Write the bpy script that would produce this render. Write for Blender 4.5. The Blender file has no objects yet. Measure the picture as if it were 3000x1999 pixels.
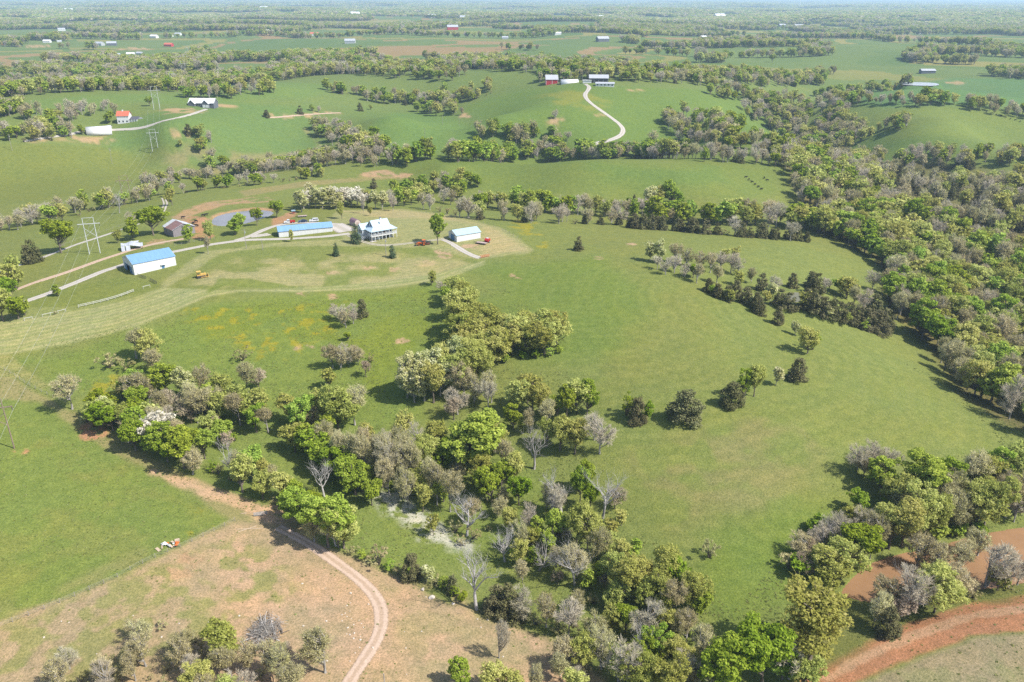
import bpy, bmesh, math, random
import numpy as np
from mathutils import Matrix, Vector

scene = bpy.context.scene
# ------------------------------------------------------------------ camera
CAM_H, PITCH, ROLL, LENS = 105.0, 23.42, 0.19, 28.0
FPX = 3000.0 * LENS / 36.0
cam_d = bpy.data.cameras.new("camera"); cam_d.lens = LENS; cam_d.sensor_width = 36.0
cam_d.clip_start = 1.0; cam_d.clip_end = 90000.0
cam = bpy.data.objects.new("camera", cam_d)
CAMR = Matrix.Rotation(math.radians(90 - PITCH), 3, 'X') @ Matrix.Rotation(math.radians(ROLL), 3, 'Z')
cam.matrix_world = Matrix.Translation((0, 0, CAM_H)) @ CAMR.to_4x4()
scene.collection.objects.link(cam); scene.camera = cam
CR = np.array(CAMR)
# ------------------------------------------------------------------ sky and sun
SUN_EL = math.radians(50.0); SUN_AZ = math.atan2(0.94, -0.34)
world = bpy.data.worlds.new("World"); scene.world = world; world.use_nodes = True
nt = world.node_tree; bg = nt.nodes["Background"]
sky = nt.nodes.new("ShaderNodeTexSky"); sky.sky_type = 'NISHITA'; sky.sun_disc = False
sky.sun_elevation = SUN_EL; sky.sun_rotation = SUN_AZ; sky.air_density = 1.0; sky.dust_density = 1.5; sky.altitude = 300
nt.links.new(sky.outputs[0], bg.inputs[0]); bg.inputs[1].default_value = 0.135
sd = bpy.data.lights.new("sun", 'SUN'); sd.energy = 4.6; sd.angle = math.radians(0.53); sd.color = (1.0, 0.955, 0.88)
sun = bpy.data.objects.new("sun", sd); scene.collection.objects.link(sun)
SUNV = Vector((math.cos(SUN_EL) * math.sin(SUN_AZ), math.cos(SUN_EL) * math.cos(SUN_AZ), math.sin(SUN_EL)))
sun.rotation_euler = SUNV.to_track_quat('Z', 'Y').to_euler(); sun.location = (0, 0, 400)
# ------------------------------------------------------------------ exposure and render
vs = scene.view_settings; vs.view_transform = 'Standard'; vs.look = 'None'; vs.exposure = 0.70; vs.gamma = 1.0
vs.use_curve_mapping = False
scene.render.engine = 'CYCLES'
cy = scene.cycles
cy.max_bounces = 5; cy.diffuse_bounces = 2; cy.glossy_bounces = 2; cy.transmission_bounces = 3; cy.volume_bounces = 1
cy.transparent_max_bounces = 6; cy.use_denoising = False; cy.sample_clamp_indirect = 4.0
cy.volume_step_rate = 4.0

rng = np.random.default_rng(7)
random.seed(7)
COL = scene.collection

# ------------------------------------------------------------------ numeric helpers
def _hash(ix, iy, seed):
    n = (ix.astype(np.int64) * 374761393 + iy.astype(np.int64) * 668265263 + seed * 974711) & 0x7fffffff
    n = ((n ^ (n >> 13)) * 1274126177) & 0x7fffffff
    n = (n ^ (n >> 16)) & 0xffff
    return n / 65535.0
def vnoise(x, y, seed=0):
    ix = np.floor(x); iy = np.floor(y); fx = x - ix; fy = y - iy
    fx = fx * fx * fx * (fx * (fx * 6 - 15) + 10); fy = fy * fy * fy * (fy * (fy * 6 - 15) + 10)
    a = _hash(ix, iy, seed); b = _hash(ix + 1, iy, seed); c = _hash(ix, iy + 1, seed); d = _hash(ix + 1, iy + 1, seed)
    return (a + (b - a) * fx) * (1 - fy) + (c + (d - c) * fx) * fy
def fbm(x, y, seed=0, oct=4):
    s = 0.0; a = 0.5; n = 0.0
    for k in range(oct):
        s = s + a * vnoise(x * (2 ** k) + 17.3 * k, y * (2 ** k) - 9.1 * k, seed + k); n += a; a *= 0.5
    return s / n
def sstep(a, b, x):
    t = np.clip((x - a) / (b - a), 0, 1); return t * t * (3 - 2 * t)
def px_dir(px, py):
    px = np.asarray(px, float); py = np.asarray(py, float)
    d = np.stack([(px - 1500) / FPX, (999.5 - py) / FPX, -np.ones_like(px)], -1)
    return d @ CR.T
def at_level(px, py, z):
    d = px_dir(px, py); t = (z - CAM_H) / d[..., 2]
    return d[..., :2] * t[..., None]

# ------------------------------------------------------------------ terrain heights: photograph points with a height each
CTRL = [(0,1999,-17),(600,1999,-17),(1200,1999,-19),(1900,1990,-22),(2500,1990,-18),(3000,1990,-14),
 (0,1600,-14),(500,1600,-16),(800,1600,-18.5),(1200,1750,-20.5),(1500,1820,-22),(1900,1850,-22.5),(2150,1850,-21),
 (2800,1700,-20),(2500,1720,-20.5),(3000,1850,-14),(2650,1880,-17),(700,1200,-14),(900,1350,-18),(1200,1450,-19.5),
 (1500,1550,-20.5),(1750,1650,-21),(300,1150,-11),(100,1060,-8),(47,1320,-12),(250,1050,-8),(700,1030,-8),(1050,950,-5),(900,880,-3),
 (600,880,-2),(200,900,-3),(0,950,-4),(0,830,-3),(264,745,-1.5),(450,760,-1),(600,720,0),(900,690,.5),(1100,690,1),
 (1350,700,1),(1540,740,0),(1200,770,-1.2),(1500,850,-2),(1700,850,0),(2000,900,-1.5),(1900,750,0),(2200,1000,-6),
 (1900,1150,-7),(1700,1200,-10),(2300,1250,-9),(2700,1250,-13),(2600,1050,-11),(2000,1400,-13),(2300,1500,-15),
 (2100,1700,-19),(2950,1350,-18),(1850,1500,-17),(1450,1150,-11),(2550,700,-14),(2900,900,-20),(2700,800,-18),(2800,1100,-18),(2400,600,-11),
 (2900,600,-10),(2950,450,-4),(2700,520,-13),(2450,480,-14),(700,640,-2),(500,600,-3),(0,700,-6),(300,620,-8),
 (100,600,-10),(350,540,-9),(700,520,-6),(1000,600,-2.5),(1300,610,-5),(1600,640,-4),(2000,700,-6),(2300,720,-10),
 (1500,590,-8),(1900,610,-9),(1250,560,-6),(1700,530,-1),(2000,520,0),(2250,560,-6),(1400,500,-2),(1200,510,-3),
 (1700,478,1.5),(1300,488,0),(2200,490,-2),(1600,452,-10),(1200,464,-9),(2000,462,-10),(900,480,-9),(600,500,-11),
 (200,450,-3),(300,520,-8),(50,520,-7),(450,440,-5),(700,420,-4),(650,330,3),(300,385,0),(600,310,4),(900,410,-8),
 (1150,400,0),(1150,335,2),(1050,465,-9),(1650,380,-2),(1700,250,9),(1600,300,5),(1850,420,-6),(2000,370,-3),
 (2100,300,2),(1380,385,-6),(2300,400,-12),(950,270,2),(800,250,7),(200,280,4),(60,335,-8),(200,345,-9),(330,328,-7),(100,402,1.5),(460,362,4),(440,460,-7),(300,240,-6),(560,264,5),(620,243,-4),(2150,332,3.5),(2080,390,0),(2240,425,-10),(2800,348,2),(2690,388,-1),(2900,425,-7),(2600,300,-4),(1250,300,-3),(1450,330,3),(2500,270,5),(2800,330,1),
 (2700,250,6),(2900,265,5),(2400,330,-12),(1300,250,4),(1100,220,3),(400,230,-4),(2200,220,4),(1600,215,-3)]
def polar(x, y): return np.arctan2(x, y), 0.5 * np.log(np.maximum(x * x + y * y, 1.0))
_pts = []
for px, py, z in CTRL:
    if py < 660: z = z * (1.0 + 1.3 * (660 - py) / 180.0 if py > 480 else 2.3)      # relief grows behind the farm ridge
    elif px > 2350 and py < 1150: z = z * 1.35
    w = at_level(px, py, z); _pts.append((w[0], w[1], z))
for a in (-1.3, -.9, .9, 1.3):
    for r, z in ((60, -19), (110, -18), (180, -14), (300, -6), (450, -7), (700, -4), (1000, 0)): _pts.append((r * math.sin(a), r * math.cos(a), z))
for a in (-.5, 0, .5): _pts.append((35 * math.sin(a), 35 * math.cos(a), -18))
for a in np.linspace(-1.3, 1.3, 9):
    for r in (1700, 4000, 12000, 40000): _pts.append((r * math.sin(a), r * math.cos(a), 0.0))
_pts = np.array(_pts); _S, _T = polar(_pts[:, 0], _pts[:, 1])
def _tps(r2): return np.where(r2 > 1e-12, 0.5 * r2 * np.log(np.maximum(r2, 1e-12)), 0.0)
_n = len(_pts)
_K = _tps((_S[:, None] - _S[None]) ** 2 + (_T[:, None] - _T[None]) ** 2) + np.eye(_n) * 4e-4
_P = np.stack([np.ones(_n), _S, _T], 1)
_A = np.zeros((_n + 3, _n + 3)); _A[:_n, :_n] = _K; _A[:_n, _n:] = _P; _A[_n:, :_n] = _P.T
_W = np.linalg.solve(_A, np.concatenate([_pts[:, 2], [0, 0, 0]]))
S0, S1, T0, T1, NS, NT = -1.5, 1.5, math.log(20), math.log(60000), 420, 700
_gs = np.linspace(S0, S1, NS); _gt = np.linspace(T0, T1, NT)
_GS, _GT = np.meshgrid(_gs, _gt, indexing='ij')
_H = np.zeros_like(_GS)
for k in range(_n): _H += _W[k] * _tps((_GS - _S[k]) ** 2 + (_GT - _T[k]) ** 2)
_H += _W[_n] + _W[_n + 1] * _GS + _W[_n + 2] * _GT
_H = np.clip(_H, -46, 30)
PONDS = []          # (world polygon, level)
def poly_sd(x, y, P):
    """signed distance to polygon, negative inside"""
    d2 = np.full(x.shape, 1e18); ins = np.zeros(x.shape, bool); n = len(P)
    for i in range(n):
        ax, ay = P[i]; bx, by = P[(i + 1) % n]; ex, ey = bx - ax, by - ay
        L = ex * ex + ey * ey + 1e-12
        t = np.clip(((x - ax) * ex + (y - ay) * ey) / L, 0, 1)
        d2 = np.minimum(d2, (x - ax - t * ex) ** 2 + (y - ay - t * ey) ** 2)
        c = ((ay > y) != (by > y)) & (x < ex * (y - ay) / (ey if abs(ey) > 1e-12 else 1e-12) + ax)
        ins ^= c
    d = np.sqrt(d2); return np.where(ins, -d, d)
def line_dist(x, y, P):
    d2 = np.full(x.shape, 1e18)
    for i in range(len(P) - 1):
        ax, ay = P[i]; bx, by = P[i + 1]; ex, ey = bx - ax, by - ay
        t = np.clip(((x - ax) * ex + (y - ay) * ey) / (ex * ex + ey * ey + 1e-12), 0, 1)
        d2 = np.minimum(d2, (x - ax - t * ex) ** 2 + (y - ay - t * ey) ** 2)
    return np.sqrt(d2)
def height(x, y):
    x = np.asarray(x, float); y = np.asarray(y, float); shp = x.shape; x = x.ravel(); y = y.ravel()
    s, t = polar(x, y)
    fs = np.clip((s - S0) / (S1 - S0) * (NS - 1), 0, NS - 1.001); ft = np.clip((t - T0) / (T1 - T0) * (NT - 1), 0, NT - 1.001)
    i = fs.astype(int); j = ft.astype(int); a = fs - i; b = ft - j
    h = (_H[i, j] * (1 - a) + _H[i + 1, j] * a) * (1 - b) + (_H[i, j + 1] * (1 - a) + _H[i + 1, j + 1] * a) * b
    r = np.sqrt(x * x + y * y)
    h = h + 0.5 * (fbm(x / 22, y / 22, 3, 2) - .5)
    far = sstep(1000, 2400, r)
    h = h + far * (52 * (fbm(x / 850, y / 850, 11, 3) - .52)) + 12 * sstep(560, 1100, r) * (fbm(x / 260, y / 260, 5, 2) - .5)
    h = h + 22 * sstep(9000, 22000, r) * (fbm(x / 5200, y / 3000, 31, 2) - .4)
    for P, lev in PONDS:
        Pc = np.array(P); cx, cy_ = Pc.mean(0); rad = np.max(np.hypot(Pc[:, 0] - cx, Pc[:, 1] - cy_)) + 30
        m = (x - cx) ** 2 + (y - cy_) ** 2 < rad * rad
        if m.any():
            d = poly_sd(x[m], y[m], P)
            tgt = np.where(d < 0, lev - np.minimum(1.2, .15 - d * .35), lev + np.minimum(.25 + d * .12, 1.5))
            w = 1 - sstep(0, 14, d)
            h[m] = h[m] * (1 - w) + tgt * w
    return h.reshape(shp)
_TS = np.exp(np.linspace(math.log(60), math.log(30000), 900))
def ground(px, py):
    """photograph pixel -> point where its ray first meets the terrain"""
    px = np.atleast_1d(np.asarray(px, float)); py = np.atleast_1d(np.asarray(py, float))
    d = px_dir(px, py); out = np.zeros((len(px), 3))
    for k in range(len(px)):
        X = d[k, 0] * _TS; Y = d[k, 1] * _TS; Z = CAM_H + d[k, 2] * _TS
        below = Z < height(X, Y)
        i = int(np.argmax(below)) if below.any() else len(_TS) - 1
        lo, hi = _TS[max(i - 1, 0)], _TS[i]
        for _ in range(2):
            tt = np.linspace(lo, hi, 24); b = (CAM_H + d[k, 2] * tt) < height(d[k, 0] * tt, d[k, 1] * tt)
            q = int(np.argmax(b)) if b.any() else 23
            lo, hi = tt[max(q - 1, 0)], tt[q]
        t = (lo + hi) / 2; out[k] = (d[k, 0] * t, d[k, 1] * t, 0)
    out[:, 2] = height(out[:, 0], out[:, 1])
    return out
def g1(px, py): return Vector(ground([px], [py])[0])
def dense_px(pts, step, closed=False):
    pts = list(pts) + ([pts[0]] if closed else []); o = []
    for (a, b), (c, d) in zip(pts[:-1], pts[1:]):
        n = max(1, int(math.hypot(c - a, d - b) / step))
        for k in range(n): o.append((a + (c - a) * k / n, b + (d - b) * k / n))
    if not closed: o.append(pts[-1])
    return o
def gpoly(pts, step=60, closed=True):
    q = dense_px(pts, step, closed); g = ground([p[0] for p in q], [p[1] for p in q]); return [(float(a), float(b)) for a, b, _ in g]
def chaikin(P, n=2, closed=False):
    P = [Vector(p) for p in P]
    for _ in range(n):
        o = [] if closed else [P[0]]
        m = len(P)
        for i in range(m if closed else m - 1):
            a, b = P[i], P[(i + 1) % m]; o += [a * .75 + b * .25, a * .25 + b * .75]
        if not closed: o.append(P[-1])
        P = o
    return P
for pts, lev in (([(618,650),(630,636),(665,625),(720,618),(770,615),(805,622),(795,632),(765,642),(725,655),(690,662),(650,664),(625,660)], -1.9),
                 ([(2455,1745),(2490,1700),(2540,1655),(2620,1625),(2720,1610),(2850,1570),(2960,1550),(3120,1530),(3120,1690),(2980,1712),(2870,1730),(2760,1748),(2640,1762),(2540,1768)], -20.6),
                 ([(2634,243),(2680,241),(2735,243),(2756,248),(2735,252),(2690,251),(2650,249)], 11.0),
                 ([(2300,872),(2310,858),(2350,856),(2400,860),(2412,872),(2395,884),(2350,888),(2315,884)], -6.0)):
    PONDS.append(([tuple(p) for p in chaikin([tuple(at_level(a, b, lev)) for a, b in pts], 1, True)], lev))
# ------------------------------------------------------------------ materials
def nmat(name):
    m = bpy.data.materials.new(name); m.use_nodes = True
    t = m.node_tree; b = t.nodes["Principled BSDF"]; b.inputs["Specular IOR Level"].default_value = 0.25
    return m, t, b
def N(t, typ, **kw):
    n = t.nodes.new(typ)
    for k, v in kw.items(): setattr(n, k, v)
    return n
def L(t, a, b): t.links.new(a, b)
def mathn(t, op, a, b=None, c=None):
    n = N(t, "ShaderNodeMath", operation=op)
    for i, v in enumerate((a, b, c)):
        if v is None: continue
        if isinstance(v, (int, float)): n.inputs[i].default_value = v
        else: L(t, v, n.inputs[i])
    return n.outputs[0]
def mixc(t, fac, a, b, mode='MIX'):
    n = N(t, "ShaderNodeMix", data_type='RGBA', blend_type=mode)
    for sock, v in ((n.inputs[0], fac), (n.inputs[6], a), (n.inputs[7], b)):
        if isinstance(v, (int, float)): sock.default_value = v
        elif isinstance(v, tuple): sock.default_value = (v + (1,))[:4]
        else: L(t, v, sock)
    return n.outputs[2]
def noise(t, vec, scale, detail=4, rough=.55):
    n = N(t, "ShaderNodeTexNoise"); n.inputs["Scale"].default_value = scale; n.inputs["Detail"].default_value = detail
    n.inputs["Roughness"].default_value = rough
    if vec is not None: L(t, vec, n.inputs["Vector"])
    return n.outputs["Fac"]
def ramp(t, f, lo, hi, a=0.0, b=1.0):
    n = N(t, "ShaderNodeMapRange"); n.clamp = True
    L(t, f, n.inputs[0])
    for i, v in zip((1, 2, 3, 4), (lo, hi, a, b)): n.inputs[i].default_value = v
    return n.outputs[0]
MATS = {}
def solid(name, col, rough=.7, var=.18, scale=1.2, metal=0.0, streak=None, bump=0.0, coat=0.0):
    """plain surface with grime / wear noise in object space"""
    col = tuple(x * .74 for x in col)
    if name in MATS: return MATS[name]
    m, t, b = nmat(name); tc = N(t, "ShaderNodeTexCoord").outputs["Object"]
    if streak:
        mp = N(t, "ShaderNodeMapping"); mp.inputs["Scale"].default_value = streak; L(t, tc, mp.inputs[0]); tc2 = mp.outputs[0]
    else: tc2 = tc
    f = noise(t, tc2, scale, 5, .6)
    c = mixc(t, ramp(t, f, .3, .7), tuple(x * (1 - var) for x in col), tuple(min(1, x * (1 + var)) for x in col))
    L(t, c, b.inputs["Base Color"]); b.inputs["Roughness"].default_value = rough; b.inputs["Metallic"].default_value = metal
    if coat: b.inputs["Coat Weight"].default_value = coat
    if bump:
        bn = N(t, "ShaderNodeBump"); bn.inputs["Strength"].default_value = bump; bn.inputs["Distance"].default_value = .05
        L(t, f, bn.inputs["Height"]); L(t, bn.outputs[0], b.inputs["Normal"])
    MATS[name] = m; return m
def ribbed(name, col, axis=0, pitch=.3, rough=.45, var=.1, rust=None, amt=.0):
    """sheet metal with narrow ribs running down the slope; the wear is stains of their own shape"""
    col = tuple(x * .74 for x in col)
    if name in MATS: return MATS[name]
    m, t, b = nmat(name); tc = N(t, "ShaderNodeTexCoord").outputs["Object"]
    sp = N(t, "ShaderNodeSeparateXYZ"); L(t, tc, sp.inputs[0])
    w = mathn(t, 'SINE', mathn(t, 'MULTIPLY', sp.outputs[axis], 2 * math.pi / pitch))
    mp = N(t, "ShaderNodeMapping"); sc = [.25, .25, .25]; sc[axis] = 2.0; mp.inputs["Scale"].default_value = sc; L(t, tc, mp.inputs[0])
    f = noise(t, mp.outputs[0], 1.0, 5, .6)
    c = mixc(t, ramp(t, f, .3, .7), tuple(x * (1 - var) for x in col), tuple(min(1, x * (1 + var)) for x in col))
    pan = N(t, "ShaderNodeTexWhiteNoise", noise_dimensions='1D'); L(t, mathn(t, 'FLOOR', mathn(t, 'DIVIDE', sp.outputs[axis], .92)), pan.inputs["W"])
    c = mixc(t, mathn(t, 'MULTIPLY', pan.outputs["Value"], .16), c, tuple(x * .75 for x in col))
    if rust: c = mixc(t, ramp(t, noise(t, mp.outputs[0], .9, 6, .65), .62 - amt, .72 - amt), c, rust)
    L(t, c, b.inputs["Base Color"]); b.inputs["Roughness"].default_value = rough
    bn = N(t, "ShaderNodeBump"); bn.inputs["Strength"].default_value = .5; bn.inputs["Distance"].default_value = .02
    L(t, w, bn.inputs["Height"]); L(t, bn.outputs[0], b.inputs["Normal"])
    MATS[name] = m; return m
def leafmat(name, c1, c2, c3, trans=.25, var=.22):
    """leaf cards: tint attribute per leaf, a shift of hue and value per tree"""
    if name in MATS: return MATS[name]
    m, t, b = nmat(name)
    at = N(t, "ShaderNodeAttribute", attribute_name="tint"); oi = N(t, "ShaderNodeObjectInfo")
    c = mixc(t, ramp(t, at.outputs["Fac"], 0, .75), c1, c2); c = mixc(t, ramp(t, at.outputs["Fac"], .72, 1.0), c, c3)
    hs = N(t, "ShaderNodeHueSaturation")
    L(t, mathn(t, 'ADD', mathn(t, 'MULTIPLY', oi.outputs["Random"], .034), .472), hs.inputs["Hue"])
    wn = N(t, "ShaderNodeTexWhiteNoise", noise_dimensions='1D'); L(t, oi.outputs["Random"], wn.inputs["W"])
    L(t, ramp(t, wn.outputs["Value"], 0, 1, (1 - var) * 1.22, (1 + var) * 1.22), hs.inputs["Value"])
    L(t, ramp(t, wn.outputs["Value"], 0, 1, 1.08, .95), hs.inputs["Saturation"])
    L(t, c, hs.inputs["Color"])
    L(t, hs.outputs[0], b.inputs["Base Color"]); b.inputs["Roughness"].default_value = .75; b.inputs["Specular IOR Level"].default_value = .15
    tr = N(t, "ShaderNodeBsdfTranslucent"); L(t, hs.outputs[0], tr.inputs[0])
    mx = N(t, "ShaderNodeMixShader"); mx.inputs[0].default_value = trans
    L(t, b.outputs[0], mx.inputs[1]); L(t, tr.outputs[0], mx.inputs[2]); L(t, mx.outputs[0], t.nodes["Material Output"].inputs[0])
    MATS[name] = m; return m
bark = solid("bark", (.20, .165, .13), .9, .3, 3.0, streak=(1, 1, .3))
bark_pale = solid("pale_bark", (.40, .37, .33), .9, .25, 3.0, streak=(1, 1, .3))
bark_dead = solid("dead_wood", (.50, .47, .44), .9, .2, 3.0, streak=(1, 1, .3))

# ------------------------------------------------------------------ terrain sheet with field colours
R0 = [20, 30, 40, 50, 58, 66, 73, 78]
r = 82.0
while r < 2200: R0.append(r); r += max(.5, r * r / (112 * 1050))
while r < 52000: R0.append(r); r *= 1.022
R0 = np.array(R0)
SS = np.concatenate([np.linspace(-1.3, -.80, 26)[:-1], np.linspace(-.80, .80, 740), np.linspace(.80, 1.3, 26)[1:]])
gr, gs_ = np.meshgrid(R0, SS, indexing='ij')
VX = (gr * np.sin(gs_)).ravel(); VY = (gr * np.cos(gs_)).ravel(); VZ = height(VX, VY)
NR, NC = len(R0), len(SS)
FIELD = np.array([.218, .250, .088]); VRR = np.hypot(VX, VY)
n1 = fbm(VX / 60, VY / 60, 21, 4)[:, None]; n2 = fbm(VX / 9, VY / 9, 22, 3)[:, None]; nbig = fbm(VX / 330, VY / 330, 23, 3)[:, None]
C = np.repeat(FIELD[None], len(VX), 0)
C = C + (np.array([.225, .235, .085]) - C) * sstep(.5, .72, n1) * .5
C = C + (np.array([.13, .20, .050]) - C) * sstep(.52, .75, nbig) * .6
C = C + (np.array([.12, .215, .085]) - C) * (sstep(500, 900, VRR)[:, None] * .35)
# far fields: each a shade of its own
cell = fbm(VX / 520 + 5, VY / 330, 41, 2)
hue = _hash(np.floor(cell * 24), np.floor(cell * 0), 9)
fm = sstep(1050, 1700, VRR)[:, None]
FF = np.where((hue < .2)[:, None], np.array([[.34, .30, .12]]), np.where((hue > .90)[:, None], np.array([[.38, .25, .15]]), np.array([[.15, .215, .08]]) + (hue[:, None] - .5) * np.array([[.07, .05, .02]])))
C = C + (FF - C) * fm * .8
MOW = np.zeros(len(VX)); SWATH = np.zeros(len(VX)); DIRTM = np.zeros(len(VX))
def paint(col, pts, soft=2.0, wob=2.0, wl=8.0, op=1.0, keep=None, thr=None, dirt=0.0, mow=0.0, seed=50, step=60, level=None):
    P = gpoly(pts, step) if level is None else pts
    Pa = np.array(P); x0, y0 = Pa.min(0) - soft * 3 - wob * 2; x1, y1 = Pa.max(0) + soft * 3 + wob * 2
    m = np.where((VX > x0) & (VX < x1) & (VY > y0) & (VY < y1))[0]
    if not len(m): return
    x, y = VX[m], VY[m]
    d = poly_sd(x, y, P) + (fbm(x / wl, y / wl, seed, 3) - .5) * 2 * wob
    w = (1 - sstep(-soft, soft, d)) * op
    if thr is not None:
        q = fbm(x / thr[2], y / thr[2], seed + 3, 4); w = w * sstep(thr[0], thr[1], q)
    C[m] += (np.array(col) - C[m]) * w[:, None]
    if dirt: DIRTM[m] = np.maximum(DIRTM[m], w * dirt)
    if mow: MOW[m] = np.maximum(MOW[m], w * mow)
    elif not thr: MOW[m] *= (1 - w)
def blot(col, px, py, rx, ry, soft=1.0, wob=1.5, op=1.0, dirt=1.0, seed=60, wl=5.0):
    wob *= 1.7
    paint(col, [(px + rx * math.cos(a), py + ry * math.sin(a)) for a in np.linspace(0, 2 * math.pi, 11)[:-1]], soft, wob, wl, op, dirt=dirt, seed=seed, step=30, thr=(.33, .52, max(2.0, wl * .55)))
LUSH = (.205, .255, .078); LUSH2 = (.195, .250, .070); TAN = (.33, .275, .155); DIRT = (.58, .40, .28); RED = (.50, .28, .18); YEL = (.40, .33, .05)
MOWC = (.37, .355, .20); LITTER = (.17, .135, .075); OLIVE = (.32, .285, .15); PALE = (.55, .52, .45)
# near slopes and pasture
paint(LUSH2, [(60,1060),(300,985),(500,935),(620,885),(900,870),(1150,855),(1280,830),(1320,1000),(1290,1120),(1250,1230),(1000,1290),(800,1290),(500,1150),(250,1130)], 4, 6, 25, .85)
paint((.21,.25,.055), [(500,900),(760,880),(1000,880),(1250,860),(1280,980),(1100,1180),(900,1120),(640,1030)], 5, 6, 20, .7, thr=(.42,.62,14))
paint(LUSH, [(300,1090),(900,1100),(1200,1300),(1500,1300),(1700,1500),(1500,1650),(1100,1650),(700,1450)], 6, 6, 20, .75)
paint(LUSH, [(-200,1165),(0,1160),(130,1185),(330,1330),(480,1405),(620,1490),(668,1525),(520,1605),(420,1655),(200,1740),(0,1800),(-200,1870)], 2.2, 3.0, 5, .95)
paint(OLIVE, [(-200,1790),(100,1740),(420,1610),(420,1655),(100,1785),(-200,1885)], 3, 3, 10, .55, thr=(.35,.6,8))
paint((.25,.26,.09), [(-200,1165),(300,1330),(560,1480),(640,1520),(300,1680),(-200,1850)], 3, 3, 10, .6, thr=(.5,.7,11))
paint(OLIVE, [(-200,1060),(20,1095),(150,1170),(330,1270),(560,1400),(760,1480),(840,1560),(690,1530),(620,1485),(480,1400),(300,1310),(130,1180),(-200,1150)], 1.2, 1.0, 6, .9)
paint(DIRT, [(430,1372),(560,1405),(680,1450),(780,1480),(830,1540),(760,1530),(690,1490),(560,1440),(440,1390)], 1.2, 1.4, 5, .95, dirt=1)
# bottom dirt ground
paint((.43,.33,.22), [(-200,1890),(100,1780),(420,1660),(680,1530),(830,1540),(960,1600),(1100,1660),(1250,1740),(1400,1800),(1600,1870),(1780,1990),(1800,2300),(-200,2300)], 1.5, 1.5, 6, 1.0, dirt=.8)
paint((.53,.37,.265), [(600,1560),(830,1540),(1000,1620),(1250,1740),(1400,1800),(1650,1900),(1780,1990),(1800,2200),(500,2200),(650,1800)], 5, 6, 14, .85, thr=(.30,.55,9), dirt=1)
paint((.285,.285,.12), [(-200,1900),(420,1670),(700,1560),(860,1640),(900,1760),(650,1850),(500,1950),(-200,2200)], 4, 4, 10, .8, thr=(.40,.62,3.5))
paint((.36,.31,.18), [(1100,1700),(1750,1950),(1750,2100),(1200,2050)], 4, 4, 10, .6, thr=(.45,.65,7))
blot((.47,.33,.22), 520,1655,48,42, .8, 1.6, 1, seed=61); blot((.45,.31,.21), 562,1632,32,18, .8, 1.2, 1, seed=62)
blot((.42,.31,.2), 255,1775,40,22, 1.2, 2, .8, seed=63); blot(RED, 275,1265,45,28, .8, 1.2, 1, seed=64); blot(RED, 55,1322,26,10, .6, .8, 1, seed=65)
blot(DIRT, 790,1500,60,34, 1.5, 2, .9, seed=66)
# right bottom: bulldozed bank, thin field, pond shore
paint((.36,.30,.20), [(2500,2010),(2700,1925),(2850,1872),(3200,1835),(3200,2400),(2300,2400),(2350,2060)], 1.2, 1, 6, 1, dirt=.5)
paint((.30,.295,.16), [(2500,2010),(2700,1925),(2850,1872),(3200,1835),(3200,2400),(2300,2400),(2350,2060)], 2, 2, 6, .7, thr=(.45,.65,6))
paint((.46,.24,.15), [(2320,2010),(2420,1945),(2530,1880),(2700,1812),(2850,1765),(3200,1720),(3200,1830),(2850,1866),(2700,1918),(2600,1955),(2470,2020),(2350,2080)], .8, 1.0, 5, 1, dirt=1)
paint((.56,.37,.26), [(2400,1985),(2540,1905),(2700,1840),(2860,1790),(3200,1745),(3200,1765),(2860,1815),(2700,1866),(2560,1930),(2430,2000)], .6, .9, 4, .8, dirt=1)
paint((.19,.20,.075), [(2240,1900),(2450,1780),(2900,1560),(3200,1480),(3200,1720),(2850,1765),(2530,1880),(2400,1950)], 3, 3, 10, .9)
# hill field: worn, tan streaks and mowing rings
paint((.27,.25,.12), [(1850,1330),(2050,1260),(2330,1200),(2420,1270),(2300,1400),(2150,1500),(1950,1530)], 8, 10, 25, .75, thr=(.36,.62,10))
paint((.22,.245,.085), [(1750,1100),(2300,1050),(2700,1150),(2900,1280),(2500,1450),(2000,1300)], 8, 10, 25, .5, thr=(.42,.66,16))
paint((.165,.235,.06), [(1420,780),(1750,760),(1900,880),(1850,1050),(1550,1080),(1400,1000)], 8, 10, 30, .55)
paint((.15,.22,.05), [(2100,1500),(2500,1480),(2350,1720),(2150,1800),(2050,1700)], 6, 6, 20, .55)
for q in ((1507,812,17,6),(1757,757,14,5),(1853,719,14,6),(880,1010,22,9),(905,1012,15,7),(980,870,16,8),(1180,1000,14,4),(1080,785,16,6),(975,800,26,8),(1250,773,30,10),(1300,752,26,8),(1310,737,40,8),(1150,792,20,7),(890,860,14,5),(2930,1700,40,12)):
    blot((.50,.35,.25), *q, .7, 1.6, .85, seed=int(q[0]), wl=4)
paint(YEL, [(500,890),(760,880),(1000,890),(990,970),(800,1060),(640,1010),(560,950)], 4, 5, 12, .6, thr=(.54,.72,3.2), seed=71)
paint(YEL, [(230,1140),(330,1100),(420,1120),(330,1170)], 1, 2, 6, .6, thr=(.5,.6,4), seed=72)
paint(YEL, [(1540,640),(1580,660),(1620,735),(1560,715),(1500,665)], 3, 4, 10, .6, thr=(.5,.62,7), seed=73)
paint(YEL, [(1600,1740),(1680,1740),(1720,1800),(1640,1800)], 1, 2, 6, .6, thr=(.45,.6,4), seed=74)
paint(YEL, [(540,1480),(660,1500),(660,1540),(560,1570)], 1, 2, 6, .55, thr=(.5,.62,4), seed=75)
paint((.58,.57,.52), [(1080,1440),(1180,1425),(1240,1490),(1310,1555),(1400,1595),(1380,1615),(1270,1585),(1200,1545),(1110,1510)], 2.2, 3.5, 6, .9, thr=(.32,.52,2.0), seed=76)
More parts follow.
